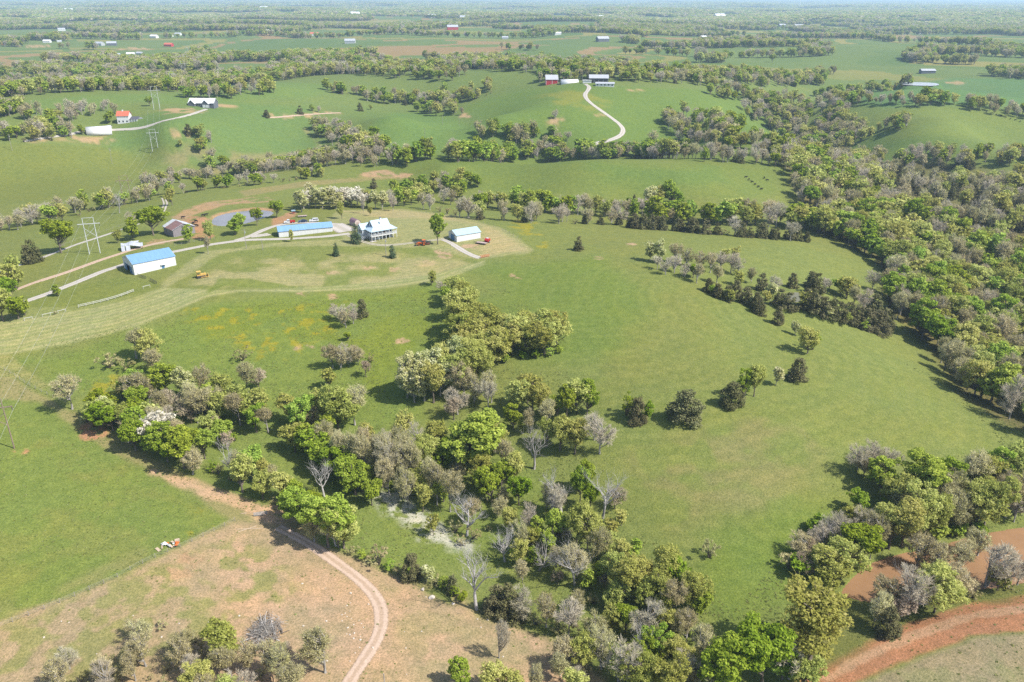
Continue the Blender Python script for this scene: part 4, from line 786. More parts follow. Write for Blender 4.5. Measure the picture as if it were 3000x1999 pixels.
for k, px, py, h, lab in (('bare',1628,350,9,"lone bare tree on a mound of dirt on the far hill"),('bare',1663,415,9,"lone grey tree low on the far hill"),('budding',1910,425,15,"large grey tree in the far hill pasture"),('light',530,430,6,"round olive bush on the pylon pasture"),('cedar',553,395,8,"dark cedar at the top of the pylon pasture draw"),('light',572,398,7,"bright tree beside the cedar of the pylon pasture"),('cedar',782,345,7,"dark cedar at the end of the cow path"),('cedar',880,334,7.5,"left dark bush above the cow path"),('leafy',915,326,7,"middle green bush above the cow path"),('bare',933,330,7,"right grey bush above the cow path"),('cedar',1055,326,8,"dark cedar at the pasture corner"),('light',1085,322,6,"light tree beside the pasture corner cedar"),('leafy',1158,230,12,"rounded tree standing alone on a far ridge"),('leafy',440,312,9,"green tree beside the small steel pylon"),('leafy',317,362,12,"dark spreading tree beside the red roofed farmhouse"),('leafy',2262,183,14,"lone upright tree on a far ridge field")):
    T(k, px, py, h, 1.05, lab)
PL = "in the far hedgerows"   # widths in metres follow
for mix, pts, w in ((MIX,[(-50,405),(60,400),(140,392),(200,380)],30),(GREY,[(80,360),(200,345),(330,325)],22),(MIX,[(-50,300),(0,310),(60,350)],60),(MIX,[(550,288),(650,282),(760,268),(800,262)],26),(MIX,[(960,265),(1050,285),(1150,300),(1240,305)],50),(MIX,[(1270,285),(1340,298),(1440,270)],40),(MIX,[(1220,325),(1260,332),(1285,338)],16),(MIX,[(1290,312),(1345,340)],12),(MIX,[(1580,238),(1650,235),(1760,231),(1850,234),(1950,238),(2050,243)],30),(GREY|{'leafy':3},[(1990,335),(2020,370),(2100,410),(2200,440),(2300,460)],40),
    (MIX,[(2000,230),(2120,262),(2200,290),(2260,310)],26),(MIX,[(2080,280),(2200,300),(2280,330)],20),(GREY,[(2180,330),(2300,370),(2380,420),(2420,460)],80),(GREY,[(2250,290),(2340,340),(2420,390),(2480,440)],90),(GREY,[(2420,320),(2480,380),(2500,430)],50),(GREEN|{'cedar':2},[(2400,290),(2480,275),(2560,268),(2640,258)],22),(MIX,[(2700,300),(2850,315),(2960,335),(3050,350)],22),(GREY,[(2400,300),(2560,305),(2700,308)],20),(MIX,[(2570,385),(2620,378),(2670,370)],20),(MIX,[(2300,245),(2380,225),(2420,215)],50),
    (MIX,[(-50,285),(80,275),(200,265),(350,265),(540,265)],70),(GREY,[(-50,258),(100,240),(300,235),(500,240)],120),(MIX,[(540,255),(650,252),(800,236),(860,232)],36),(MIX,[(1000,215),(1200,222),(1350,228)],60),(MIX,[(1400,200),(1600,210),(1800,216),(2000,220)],60),(MIX,[(2000,215),(2200,235),(2400,240)],90)):
    belt(mix, pts, w * (1 if w < 45 else .55), 8.5, PL, .9)
# --- far woodland: patches and strips between the fields, beyond about a kilometre
FARPTS = []
def far_mask(x, y):
    a = fbm(x / 420 + 3, y / 300, 81, 4); b_ = np.abs(fbm(x / 600 + 9, y / 420, 83, 3) - .5)
    rr_ = np.hypot(x, y); th = .605 + .035 * (1 - sstep(1300, 2300, rr_)) - .055 * sstep(2500, 6000, rr_) - .02 * sstep(6000, 14000, rr_)
    rt = sstep(.05, .45, np.arctan2(x, y)) * sstep(1000, 1400, rr_) * .055
    return (a > th - rt) | (b_ < .016 + .008 * sstep(2000, 6000, rr_))
n = 170000; a_ = rng.uniform(-.78, .78, n); r_ = np.sqrt(rng.uniform(1150 ** 2, 4200 ** 2, n)); X = r_ * np.sin(a_); Y = r_ * np.cos(a_)
ok = far_mask(X, Y)
FAR_CLEAR = [gpoly(p, 80) for p in ([(980,300),(1000,248),(1350,246),(1560,262),(1900,262),(2000,300),(2400,300),(2400,500),(900,500)], [(2380,320),(2420,285),(2640,254),(2760,240),(2950,232),(3300,240),(3300,480),(2600,460)], [(-300,480),(-300,290),(120,330),(420,290),(600,262),(800,228),(1000,250),(1000,480)], [(2020,265),(2060,245),(2300,262),(2360,300)], [(270,135),(400,140),(560,150),(560,170),(330,172)], [(600,195),(700,178),(900,185),(760,215),(620,210)], [(-100,178),(170,185),(370,205),(330,213),(60,197),(-100,197)], [(330,150),(430,110),(560,120),(540,172),(360,174)], [(620,130),(700,105),(850,110),(1000,120),(980,150),(760,165),(650,150)], [(1030,132),(1300,138),(1650,153),(1900,163),(1700,182),(1300,177),(1060,160)], [(1430,116),(1750,120),(1900,133),(1850,150),(1500,137)], [(2100,202),(2300,192),(2440,170),(2300,170),(2120,183)], [(2830,197),(2900,176),(3200,185),(3200,217),(2860,217)], [(2100,92),(2300,88),(2420,100),(2200,108)], [(60,128),(220,120),(240,140),(80,145)], [(1800,108),(1960,112),(1940,122),(1820,118)])]
for P in FAR_CLEAR:
    ok &= ~(poly_sd(X, Y, P) < 0)
X, Y = X[ok], Y[ok]; FARPTS.append((X, Y, rng.uniform(.8, 1.3, len(X)), 0))
n = 150000; a_ = rng.uniform(-.72, .72, n); r_ = np.exp(rng.uniform(math.log(4200), math.log(30000), n)); X = r_ * np.sin(a_); Y = r_ * np.cos(a_); ok = far_mask(X, Y)
X, Y = X[ok], Y[ok]; FARPTS.append((X, Y, rng.uniform(.8, 1.25, len(X)) * (1 + .0 * X), 1))

# ------------------------------------------------------------------ make the plants: the largest in view as things, the rest as one wood
KNAME = {'leafy': 'leafy_tree', 'light': 'leafy_tree', 'budding': 'budding_tree', 'bare': 'bare_tree', 'flower': 'blossoming_tree', 'white': 'blossoming_tree', 'cedar': 'cedar_tree', 'spruce': 'spruce_tree', 'shrub': 'shrub', 'bush': 'shrub', 'brown': 'bare_tree'}
KCAT = {'leafy_tree': 'leafy tree', 'budding_tree': 'budding tree', 'bare_tree': 'bare tree', 'blossoming_tree': 'blossoming tree', 'cedar_tree': 'cedar', 'spruce_tree': 'spruce', 'shrub': 'shrub'}
KADJ = {'leafy': 'full green leafy tree', 'light': 'yellow green leafy tree', 'budding': 'sparse olive budding tree', 'bare': 'bare grey twiggy tree', 'flower': 'pale blossoming tree', 'white': 'white blossoming tree', 'cedar': 'dark brownish cedar', 'spruce': 'dark spruce', 'shrub': 'rounded twiggy shrub', 'bush': 'bright green leafy bush', 'brown': 'brown twiggy small tree'}
LIMIT = {'leafy_tree': 290, 'budding_tree': 230, 'bare_tree': 190, 'blossoming_tree': 90, 'cedar_tree': 200, 'spruce_tree': 9, 'shrub': 260}
_TEN = {2: "twenty", 3: "thirty", 4: "forty", 5: "fifty", 6: "sixty", 7: "seventy"}
ORD = "first second third fourth fifth sixth seventh eighth ninth tenth eleventh twelfth thirteenth fourteenth fifteenth sixteenth seventeenth eighteenth nineteenth twentieth".split()
for _k in range(21, 80): ORD.append(_TEN[_k // 10][:-1] + "ieth" if _k % 10 == 0 else _TEN[_k // 10] + "-" + ORD[_k % 10 - 1])
PX = np.array([[p['x'], p['y']] for p in PLANTS]); PZ = height(PX[:, 0], PX[:, 1])
Dm = np.stack([PX[:, 0], PX[:, 1], PZ + np.array([p['h'] for p in PLANTS]) * .5 - CAM_H], 1)
cl = Dm @ CR; upx = 1500 + FPX * cl[:, 0] / -cl[:, 2]; upy = 999.5 - FPX * cl[:, 1] / -cl[:, 2]
for k, p in enumerate(PLANTS):
    p['z'] = PZ[k]; p['u'] = upx[k]; p['v'] = upy[k]; p['size'] = p['h'] * FPX / np.linalg.norm(Dm[k]); p['vis'] = -80 < upx[k] < 3080 and -20 < upy[k] < 2060
cnt = {}; things = []; rest = []
for p in sorted(PLANTS, key=lambda p: -p['size'] - (1e6 if p['label'] else 0)):
    if not p['vis']:
        if p['size'] > 60: rest.append(p)
        continue
    nm = KNAME[p['kind']]
    if p['label'] or (cnt.get(nm, 0) < LIMIT[nm] and p['size'] > 14): cnt[nm] = cnt.get(nm, 0) + 1; things.append(p)
    else: rest.append(p)
byl = {}
for p in things:
    if not p['label']: byl.setdefault((p['kind'], p['place']), []).append(p)
for (k, place), ps in byl.items():
    ps.sort(key=lambda p: p['u']); pl = place or "on the hillside"
    for i, p in enumerate(ps):
        p['group'] = pl.replace("in the ", "", 1).replace("as ", "", 1) + " trees" if k not in ('shrub', 'bush') else pl.replace("in the ", "", 1) + " shrubs"
        if len(ps) == 1: p['label'] = KADJ[k] + " " + pl
        elif len(ps) <= 78: p['label'] = f"{ORD[i]} {KADJ[k]} from the left {pl}"
        else: p['label'] = KADJ[k] + " " + pl
for p in things:
    w = p['label'].split(); p['label'] = " ".join(w[:16])
def place_plant(p, i):
    nm = KNAME[p['kind']]; s = p['h'] / 10.0; var = i % 6; big = p['size'] > 62
    q = 2.4 if p['size'] > 130 else (1.2 if p['size'] > 62 else .55)
    tm, cm_, jm = tree_meshes(p['kind'], i % (6 if q >= 1 else 5), q)
    loc = (p['x'], p['y'], p['z'] - .05); rz = (i * 2.399) % 6.283; sc = (s * p['w'], s * p['w'] * (1 + .1 * math.sin(i)), s)
    if True:
        e = bpy.data.objects.new(nm, None); e.empty_display_size = .5
        for n_, me in (("trunk", tm), ("crown", cm_)):
            o = bpy.data.objects.new(n_ if not (nm == 'shrub' and n_ == 'trunk') else "stems", me); COL.objects.link(o); o.parent = e
    e.location = loc; e.rotation_euler = (0, 0, rz); e.scale = sc; COL.objects.link(e)
    e["label"] = p['label']; e["category"] = KCAT[nm]
    if p.get('group'): e["group"] = p['group']
for i, p in enumerate(things): place_plant(p, i)
# the rest: one woodland object, instanced on points
WC = bpy.data.collections.new("woodland_sources"); order = []; KORD = {}
def src(me):
    o = bpy.data.objects.new("wood_%03d" % len(order), me); WC.objects.link(o); order.append(o); return len(order) - 1
for k in KNAME:
    KORD[k] = [src(tree_meshes(k, v, .22)[2]) for v in range(3)]
def grove(seed):
    R = np.random.default_rng(seed); VV, FF_, TT, MM = [], [], [], []; off = 0; mats = [bark, LEAF['leafy'], LEAF['light'], LEAF['budding'], LEAF['bare']]
    for i in range(16):
        k = ['leafy', 'light', 'budding', 'bare'][R.choice(4, p=[.38, .27, .2, .15])]; mi = 1 + ['leafy', 'light', 'budding', 'bare'].index(k)
        (tv, tf), (cv, cf, ct) = tree_shape('leafy' if k != 'light' else 'light', seed * 31 + i, .035)
        a = R.uniform(0, 6.283); d = math.sqrt(R.uniform(0, 1)) * 26; c, s_ = math.cos(a * 3), math.sin(a * 3); sc = R.uniform(1.0, 1.7)
        cv = (cv @ np.array([[c, s_, 0], [-s_, c, 0], [0, 0, 1]])) * sc * np.array([1.25, 1.25, 1]) + np.array([math.cos(a) * d, math.sin(a) * d, 0])
        VV.append(cv); FF_.append(cf + off); off += len(cv); TT.append(ct); MM += [mi] * len(cf)
    return mesh_from("grove", np.concatenate(VV), np.concatenate(FF_), mats, np.concatenate(TT), MM)
GR = [src(grove(s)) for s in range(5)]
co, ix, scl = [], [], []
for i, p in enumerate(rest):
    co.append((p['x'], p['y'], p['z'] - .1)); ix.append(KORD[p['kind']][i % 3]); s = p['h'] / 10; scl.append((s * p['w'], s * p['w'], s))
FK = ['leafy', 'leafy', 'leafy', 'light', 'light', 'light', 'budding', 'budding', 'bare']
for X, Y, S_, lod in FARPTS:
    Z = height(X, Y) - .2
    for i in range(len(X)):
        co.append((X[i], Y[i], Z[i]))
        if lod == 0: ix.append(KORD[FK[int(rng.integers(len(FK)))]][i % 3]); s = S_[i] * 1.45; scl.append((s * 1.1, s * 1.1, s))
        else: ix.append(GR[i % 5]); s = S_[i] * (1.0 if math.hypot(X[i], Y[i]) < 9000 else 1.3); scl.append((s * 1.6, s * 1.6, s))
wm_ = bpy.data.meshes.new("woodland"); wm_.vertices.add(len(co)); wm_.vertices.foreach_set("co", np.array(co, np.float32).ravel()); wm_.update()
for nm, typ, arr in (("ix", 'INT', np.array(ix, np.int32)), ("rz", 'FLOAT', rng.uniform(0, 6.283, len(co)).astype(np.float32)), ("scl", 'FLOAT_VECTOR', np.array(scl, np.float32).ravel())):
    at_ = wm_.attributes.new(nm, typ, 'POINT'); at_.data.foreach_set("vector" if typ == 'FLOAT_VECTOR' else "value", arr)
wood = bpy.data.objects.new("far_woodland", wm_); wood["kind"] = "stuff"; wood["label"] = "hazy spring woodland filling the hollows between the distant fields"; COL.objects.link(wood)
ng = bpy.data.node_groups.new("woodland", 'GeometryNodeTree'); ng.interface.new_socket(name="Geometry", in_out='INPUT', socket_type='NodeSocketGeometry'); ng.interface.new_socket(name="Geometry", in_out='OUTPUT', socket_type='NodeSocketGeometry')
gi = ng.nodes.new("NodeGroupInput"); go = ng.nodes.new("NodeGroupOutput"); iop = ng.nodes.new("GeometryNodeInstanceOnPoints"); ci_ = ng.nodes.new("GeometryNodeCollectionInfo")
ci_.inputs["Collection"].default_value = WC; ci_.inputs["Separate Children"].default_value = True; ci_.inputs["Reset Children"].default_value = True
def attr(nm, dt):
    a = ng.nodes.new("GeometryNodeInputNamedAttribute"); a.data_type = dt; a.inputs["Name"].default_value = nm; return a.outputs["Attribute"]
m2p = ng.nodes.new("GeometryNodeMeshToPoints"); ng.links.new(gi.outputs[0], m2p.inputs[0]); ng.links.new(m2p.outputs[0], iop.inputs["Points"]); ng.links.new(ci_.outputs[0], iop.inputs["Instance"])
iop.inputs["Pick Instance"].default_value = True; ng.links.new(attr("ix", 'INT'), iop.inputs["Instance Index"])
cx_ = ng.nodes.new("ShaderNodeCombineXYZ"); ng.links.new(attr("rz", 'FLOAT'), cx_.inputs[2]); ng.links.new(cx_.outputs[0], iop.inputs["Rotation"]); ng.links.new(attr("scl", 'FLOAT_VECTOR'), iop.inputs["Scale"])
ng.links.new(iop.outputs[0], go.inputs[0])
md = wood.modifiers.new("woodland", 'NODES'); md.node_group = ng
# ------------------------------------------------------------------ grass tufts and weeds on the near slopes (uncountable)
TC = bpy.data.collections.new("tuft_sources"); TUFT = leafmat("tuft_grass", (.165, .215, .060), (.21, .25, .080), (.27, .28, .12), .4, .2)
for v_ in range(3):
    R = np.random.default_rng(900 + v_); n = 14; c = R.normal(0, .16, (n, 3)); c[:, 2] = np.abs(R.normal(.10, .05, n)); nr = rnd_unit(R, n) + np.array([0, 0, .5]); nr /= np.linalg.norm(nr, axis=1)[:, None]
    ax = np.cross(nr, rnd_unit(R, n)); ax /= np.linalg.norm(ax, axis=1)[:, None]; ay = np.cross(nr, ax); V, F = quads_from(c, ax * .10, ay * .13)
    o = bpy.data.objects.new("tuft_%d" % v_, mesh_from("tuft", V, F, [TUFT], np.repeat(R.uniform(0, 1, n), 4))); TC.objects.link(o)
n = 90000; a_ = rng.uniform(-.74, .74, n); r_ = np.sqrt(rng.uniform(95 ** 2, 300 ** 2, n)); X = r_ * np.sin(a_); Y = r_ * np.cos(a_)
dn = fbm(X / 12, Y / 12, 301, 3); ok = dn + rng.uniform(-.35, .35, n) > .55
bare_ = gpoly([(-200,1890),(100,1780),(420,1660),(680,1530),(830,1540),(1100,1660),(1400,1800),(1780,1990),(1800,2300),(-200,2300)], 60)
ok &= ~((poly_sd(X, Y, bare_) < 1) & (rng.random(n) > .10))
ok &= ~(poly_sd(X, Y, _hp) < 0); ok &= ~((poly_sd(X, Y, _pp) < 0) & (rng.random(n) > .4))
bank_ = gpoly([(2320,2010),(2530,1880),(2850,1765),(3200,1720),(3200,2400),(2300,2400)], 60); ok &= ~((poly_sd(X, Y, bank_) < 1) & (rng.random(n) > .15))
for P, lev in PONDS: ok &= poly_sd(X, Y, P) > 1
X, Y = X[ok], Y[ok]; Z = height(X, Y)
tm_ = bpy.data.meshes.new("tufts"); tm_.vertices.add(len(X)); tm_.vertices.foreach_set("co", np.stack([X, Y, Z], 1).astype(np.float32).ravel()); tm_.update()
for nm, typ, arr in (("ix", 'INT', rng.integers(0, 3, len(X)).astype(np.int32)), ("rz", 'FLOAT', rng.uniform(0, 6.283, len(X)).astype(np.float32)), ("scl", 'FLOAT_VECTOR', np.repeat(rng.uniform(.4, .8, len(X))[:, None], 3, 1).astype(np.float32).ravel())):
    at_ = tm_.attributes.new(nm, typ, 'POINT'); at_.data.foreach_set("vector" if typ == 'FLOAT_VECTOR' else "value", arr)
tufts = bpy.data.objects.new("grass_tufts", tm_); tufts["kind"] = "stuff"; tufts["label"] = "coarse grass tufts and weeds over the near pastures"; COL.objects.link(tufts)
ng2 = ng.copy(); [setattr(nd.inputs["Collection"], "default_value", TC) for nd in ng2.nodes if nd.bl_idname == "GeometryNodeCollectionInfo"]
md2 = tufts.modifiers.new("tufts", 'NODES'); md2.node_group = ng2
print("PLANTS", len(PLANTS), "things", len(things), "rest", len(rest), "far", len(co), cnt, "big", sum(p['size'] > 62 for p in things))
# ------------------------------------------------------------------ builders for made things
class MB:
    def __init__(s): s.v = []; s.f = []
    def add(s, v, f):
        o = len(s.v); s.v += [tuple(p) for p in v]; s.f += [tuple(i + o for i in ff) for ff in f]; return s
    def box(s, x0, x1, y0, y1, z0, z1):
        return s.add([(x0,y0,z0),(x1,y0,z0),(x1,y1,z0),(x0,y1,z0),(x0,y0,z1),(x1,y0,z1),(x1,y1,z1),(x0,y1,z1)],
                     [(3,2,1,0),(4,5,6,7),(0,1,5,4),(1,2,6,5),(2,3,7,6),(3,0,4,7)])
    def bar(s, a, b, r, r2=None, n=6):
        v, f = tube([a, b], (r, r if r2 is None else r2), n); f = list(f) + [tuple(range(n - 1, -1, -1)), tuple(range(n, 2 * n))]; return s.add(v, f)
    def beam(s, a, b, w, h):
        a = Vector(a); b = Vector(b); d = (b - a).normalized(); up = Vector((0, 0, 1)) if abs(d.z) < .95 else Vector((0, 1, 0))
        x = d.cross(up).normalized() * w / 2; y = x.cross(d).normalized() * h / 2
        return s.add([a - x - y, a + x - y, a + x + y, a - x + y, b - x - y, b + x - y, b + x + y, b - x + y], [(3,2,1,0),(4,5,6,7),(0,1,5,4),(1,2,6,5),(2,3,7,6),(3,0,4,7)])
    def prism(s, poly, axis, a, b):
        """poly of (p,q) extruded along axis from a to b; axis 0: (y,z), axis 1: (x,z), axis 2: (x,y)"""
        n = len(poly); mk = {0: lambda p, t: (t, p[0], p[1]), 1: lambda p, t: (p[0], t, p[1]), 2: lambda p, t: (p[0], p[1], t)}[axis]
        return s.add([mk(p, a) for p in poly] + [mk(p, b) for p in poly], [tuple(range(n - 1, -1, -1)), tuple(range(n, 2 * n))] + [(i, (i + 1) % n, n + (i + 1) % n, n + i) for i in range(n)])
    def slab(s, pts, t):
        """sheet through 4 points thickened by t downwards"""
        p = [Vector(q) for q in pts]; nn = (p[1] - p[0]).cross(p[2] - p[0]).normalized()
        if nn.z < 0: nn = -nn
        k = len(p); return s.add(p + [q - nn * t for q in p], [tuple(range(k)), tuple(range(2 * k - 1, k - 1, -1))] + [(i, k + i, k + (i + 1) % k, (i + 1) % k) for i in range(k)])
    def cyl(s, c, axis, r, w, n=14):
        d = Vector([1 if i == axis else 0 for i in range(3)]) * w / 2; c = Vector(c); return s.bar(c - d, c + d, r, n=n)
    def build(s, name, mat, parent=None, smooth=False):
        o = mesh_obj(name, s.v, s.f, mat, parent, smooth); bm = bmesh.new(); bm.from_mesh(o.data); bmesh.ops.recalc_face_normals(bm, faces=bm.faces); bm.to_mesh(o.data); bm.free(); return o
def thing(name, label, cat, loc, rz=0.0, group=None):
    e = bpy.data.objects.new(name, None); COL.objects.link(e); e.location = loc; e.rotation_euler = (0, 0, rz); e.empty_display_size = .5
    e["label"] = label; e["category"] = cat
    if group: e["group"] = group
    return e
def tag(o, label, cat, group=None):
    o["label"] = label; o["category"] = cat
    if group: o["group"] = group
    return o
def copy_tree(o, parent=None):
    c = o.copy(); COL.objects.link(c); c.parent = parent
    for ch in list(o.children): copy_tree(ch, c)
    return c
def frame_px(a, b):
    A = g1(*a); B = g1(*b); d = B - A; return A, math.atan2(d.y, d.x), math.hypot(d.x, d.y)
def low_z(A, rz, L_, W):
    c, s_ = math.cos(rz), math.sin(rz); return min(float(height(A.x + c * x - s_ * y, A.y + s_ * x + c * y)) for x in (0, L_) for y in (0, W))
WHITE = solid("white_siding", (.82, .82, .80), .55, .05, .6); WHITE_RIB = ribbed("white_metal_siding", (.82, .82, .80), 0, .23, .45, .05)
WHITE_RIBY = ribbed("white_metal_end", (.80, .80, .79), 1, .23, .45, .05)
BLUE_ROOF = ribbed("blue_metal_roof", (.21, .38, .60), 0, .23, .38, .10); BLUE_ROOF2 = ribbed("faded_blue_roof", (.24, .42, .66), 0, .23, .38, .12); PALE_ROOF = ribbed("pale_blue_roof", (.46, .62, .70), 0, .3, .35, .08)
BLUE_DOOR = solid("blue_door", (.10, .24, .42), .5, .12, 2); TRIM = solid("white_trim", (.84, .84, .83), .5, .04, 2); GLASS = solid("window_glass", (.045, .055, .07), .12, .2, .8)
DARK = solid("dark_panel", (.03, .03, .035), .8, .3, 1); CONC = solid("concrete", (.55, .50, .44), .9, .12, 1.5); GREYWOOD = solid("weathered_boards", (.30, .27, .285), .9, .28, 2.2, streak=(3, 3, .15)); RUSTROOF = ribbed("rusty_roof", (.27, .17, .165), 0, .3, .7, .2, (.20, .10, .08), .1)
SILVER = ribbed("bare_tin", (.60, .62, .66), 0, .25, .5, .12, (.42, .30, .22), -.02); TIN = ribbed("crumpled_tin", (.50, .53, .58), 0, .2, .45, .2); WOOD = solid("raw_lumber", (.55, .43, .30), .85, .2, 3); WOODG = solid("grey_post", (.40, .36, .31), .9, .25, 3)
BLACK = solid("black_rubber", (.025, .025, .027), .7, .2, 2); STEEL = solid("galvanised_steel", (.55, .57, .58), .5, .1, 1.5, metal=.2); ORANGE = solid("orange_paint", (.72, .17, .03), .4, .12, 2); REDP = solid("red_paint", (.55, .04, .035), .4, .15, 2); YELP = solid("faded_yellow_paint", (.72, .46, .12), .6, .18, 2)
DKSTEEL = solid("dark_steel", (.06, .06, .065), .6, .3, 2); PINKW = solid("weathered_deck", (.52, .40, .36), .85, .2, 2)

def gable_shed(name, label, a, b, width, eave, ridge, wallm, endm, roofm, hole=None, over=.35, cat="shed", swap=False):
    """ridge along local x; A = front left corner seen from the camera; hole=(y0,y1,z1) opening in the left gable"""
    A, rz, Ln = frame_px(a, b); z0 = low_z(A, rz, Ln, width); e = thing(name, label, cat, (A.x, A.y, z0), rz)
    w = MB(); w.box(0, Ln, 0, .12, -1, eave); w.box(0, Ln, width - .12, width, -1, eave); w.build("wall", wallm, e)
    g = MB(); ym = width / 2
    if hole:
        y0, y1, z1 = hole
        g.prism([(.121, -1), (y0, -1), (y0, z1), (.121, z1)], 0, 0.003, .12); g.prism([(y1, -1), (width - .121, -1), (width - .121, z1), (y1, z1)], 0, 0.003, .12)
        g.prism([(.121, z1), (width - .121, z1), (width - .121, eave), (ym, ridge), (.121, eave)], 0, 0.003, .12)
    else: g.prism([(.121, -1), (width - .121, -1), (width - .121, eave), (ym, ridge), (.121, eave)], 0, .003, .12)
    g.build("gable_wall", endm, e)
    g = MB(); g.prism([(.121, -1), (width - .121, -1), (width - .121, eave), (ym, ridge), (.121, eave)], 0, Ln - .12, Ln - .003); g.build("gable_wall", endm, e)
    sl = (ridge - eave) / ym; r = MB(); ey = -over; ez = eave - over * sl + .14
    for sgn in (0, 1):
        yy = (lambda y: y) if not sgn else (lambda y: width - y)
        r = MB(); r.slab([(-over, yy(ey), ez), (Ln + over, yy(ey), ez), (Ln + over, ym + (-.01 if not sgn else .01), ridge + .14), (-over, ym + (-.01 if not sgn else .01), ridge + .14)], .09); r.build("roof_slope", roofm if not isinstance(roofm, tuple) else roofm[sgn], e)
    rc = MB(); rc.prism([(ym - .3, ridge + .14 - .3 * sl + .02), (ym, ridge + .19), (ym + .3, ridge + .14 - .3 * sl + .02), (ym, ridge + .1)], 0, -over - .02, Ln + over + .02); rc.build("ridge_cap", roofm if not isinstance(roofm, tuple) else roofm[1], e)
    fa = MB()
    for x in (-over - .03, Ln + over + .005):
        for sgn in (0, 1):
            yy = (lambda y: y) if not sgn else (lambda y: width - y)
            fa.prism([(yy(ey), ez - .16), (yy(ey), ez), (ym, ridge + .14), (ym, ridge - .02)], 0, x, x + .028)
    fa.build("barge_board", TRIM, e)
    return e, Ln
# blue roofed shed with open doors
e, Ln = gable_shed("blue_roof_shed", "white shed with vivid blue roof and open blue doors beside the drive", (395,807), (517,777), 13.2, 4.7, 6.9, WHITE_RIB, WHITE_RIBY, BLUE_ROOF, hole=(3.0, 10.2, 2.9), over=.25)
for y0, y1 in ((2.6, 5.0), (8.6, 11.2)):
    d = MB(); d.box(-.12, -.04, y0, y1, .05, 2.95); o = d.build("sliding_door", BLUE_DOOR, e); q = MB(); q.box(-.16, -.125, y0 + .1, y0 + .2, 1.1, 1.5); q.build("handle", STEEL, o)
d = MB(); d.box(-.1, -.02, 2.2, 11.6, 2.97, 3.07); d.build("door_track", STEEL, e)
d = MB(); d.box(11.2, 12.3, -.06, -.005, .05, 2.15); o = d.build("side_door", BLUE_DOOR, e); q = MB(); q.box(12.1, 12.2, -.1, -.062, 1.0, 1.1); q.build("handle", STEEL, o)
d = MB(); d.slab([(10.8, -.75, 2.22), (12.9, -.75, 2.22), (12.9, -.003, 2.42), (10.8, -.003, 2.42)], .05); d.build("door_canopy", TRIM, e)
d = MB(); d.box(8.6, 8.75, -.12, -.005, 3.2, 3.4); d.build("wall_lamp", STEEL, e); d = MB(); d.box(-.12, 0, 6.5, 6.7, 4.4, 4.6); d.build("wall_lamp", STEEL, e)
d = MB(); d.box(.3, Ln - .3, .3, 12.9, -.2, .03); d.build("floor_slab", CONC, e)
# long blue roofed shed
e, Ln = gable_shed("long_blue_roof_shed", "long low white shed with faded blue roof inside the gravel loop", (818,696), (975,678.5), 9.2, 3.0, 4.4, WHITE_RIB, WHITE_RIBY, BLUE_ROOF2, over=.3)
for y0 in (1.2, 4.9):
    d = MB(); d.box(-.09, -.01, y0, y0 + 3.2, .05, 2.6); d.build("door", BLUE_DOOR, e)
for x in (4.5, 9.0, 13.5, 18.0, 22.5):
    d = MB(); d.box(x, x + .05, -.03, -.003, .1, 2.9); d.build("wall_seam", TRIM, e)
# pale blue roofed shed
e, Ln = gable_shed("pale_roof_shed", "white shed with pale blue roof and closed blue double doors", (1338.5,710), (1408,698), 8.2, 3.1, 4.7, WHITE_RIB, WHITE_RIBY, PALE_ROOF, over=.3)
for y0, y1 in ((2.3, 4.05), (4.2, 5.95)):
    d = MB(); d.box(-.1, -.02, y0, y1, .05, 2.75); o = d.build("sliding_door", BLUE_DOOR, e); q = MB(); q.box(-.14, -.105, y0 + .1, y0 + .2, 1.1, 1.5); q.build("handle", STEEL, o)
d = MB(); d.box(-.09, -.005, 1.9, 6.4, 2.8, 2.9); d.build("door_track", STEEL, e)
# weathered barn: gable end to the camera
A = g1(509.5, 695.5); B = g1(568, 684); rzb = math.atan2(B.y - A.y, B.x - A.x); W = math.hypot(B.x - A.x, B.y - A.y) + .8; Lb = 10.5
e = thing("weathered_barn", "weathered grey board barn with half rusty, half tin roof beside the pond", "barn", (A.x, A.y, low_z(A, rzb, W, Lb)), rzb)
ym = W * .5; ev, rg = 3.9, 6.2
for y in (0.0, Lb - .1):
    w = MB(); w.prism([(.1, -1), (W - .1, -1), (W - .1, ev), (ym, rg), (.1, ev)], 1, y, y + .1); w.build("gable_wall", GREYWOOD, e)
    for k in range(int(W / .42)):
        x = .2 + k * .42; zt_ = ev + (rg - ev) * (1 - abs(x - ym) / ym) - .1
        if y == 0.0: q = MB(); q.box(x, x + .40, -.03 - .012 * (k % 3), -.002, -.1, zt_); q.build("board", GREYWOOD, e)
for x in (0, W - .1): w = MB(); w.box(x, x + .1, 0, Lb, -1, ev); w.build("side_wall", GREYWOOD, e)
for sgn, m in ((0, RUSTROOF), (1, SILVER)):
    x0 = -.5 if not sgn else W + .5; zz_ = ev - .5 * (rg - ev) / ym + .15
    r = MB(); r.slab([(x0, -.4, zz_), (x0, Lb + .4, zz_), (ym + (.01 if sgn else -.01), Lb + .4, rg + .15), (ym + (.01 if sgn else -.01), -.4, rg + .15)], .08); r.build("roof_slope", m, e)
r = MB(); r.slab([(-.5, Lb * .72, ev - .5 * (rg - ev) / ym + .19), (-.5, Lb + .42, ev - .5 * (rg - ev) / ym + .19), (ym - .02, Lb + .42, rg + .19), (ym - .02, Lb * .72, rg + .19)], .03); r.build("roof_patch", SILVER, e)
r = MB(); r.prism([(-.5, zz_ - .12), (ym, rg + .0), (ym, rg + .16), (-.5, zz_ + .03)], 1, -.44, -.405); r.prism([(W + .5, zz_ - .12), (ym, rg + .0), (ym, rg + .16), (W + .5, zz_ + .03)], 1, -.44, -.405); r.build("barge_board", SILVER, e)
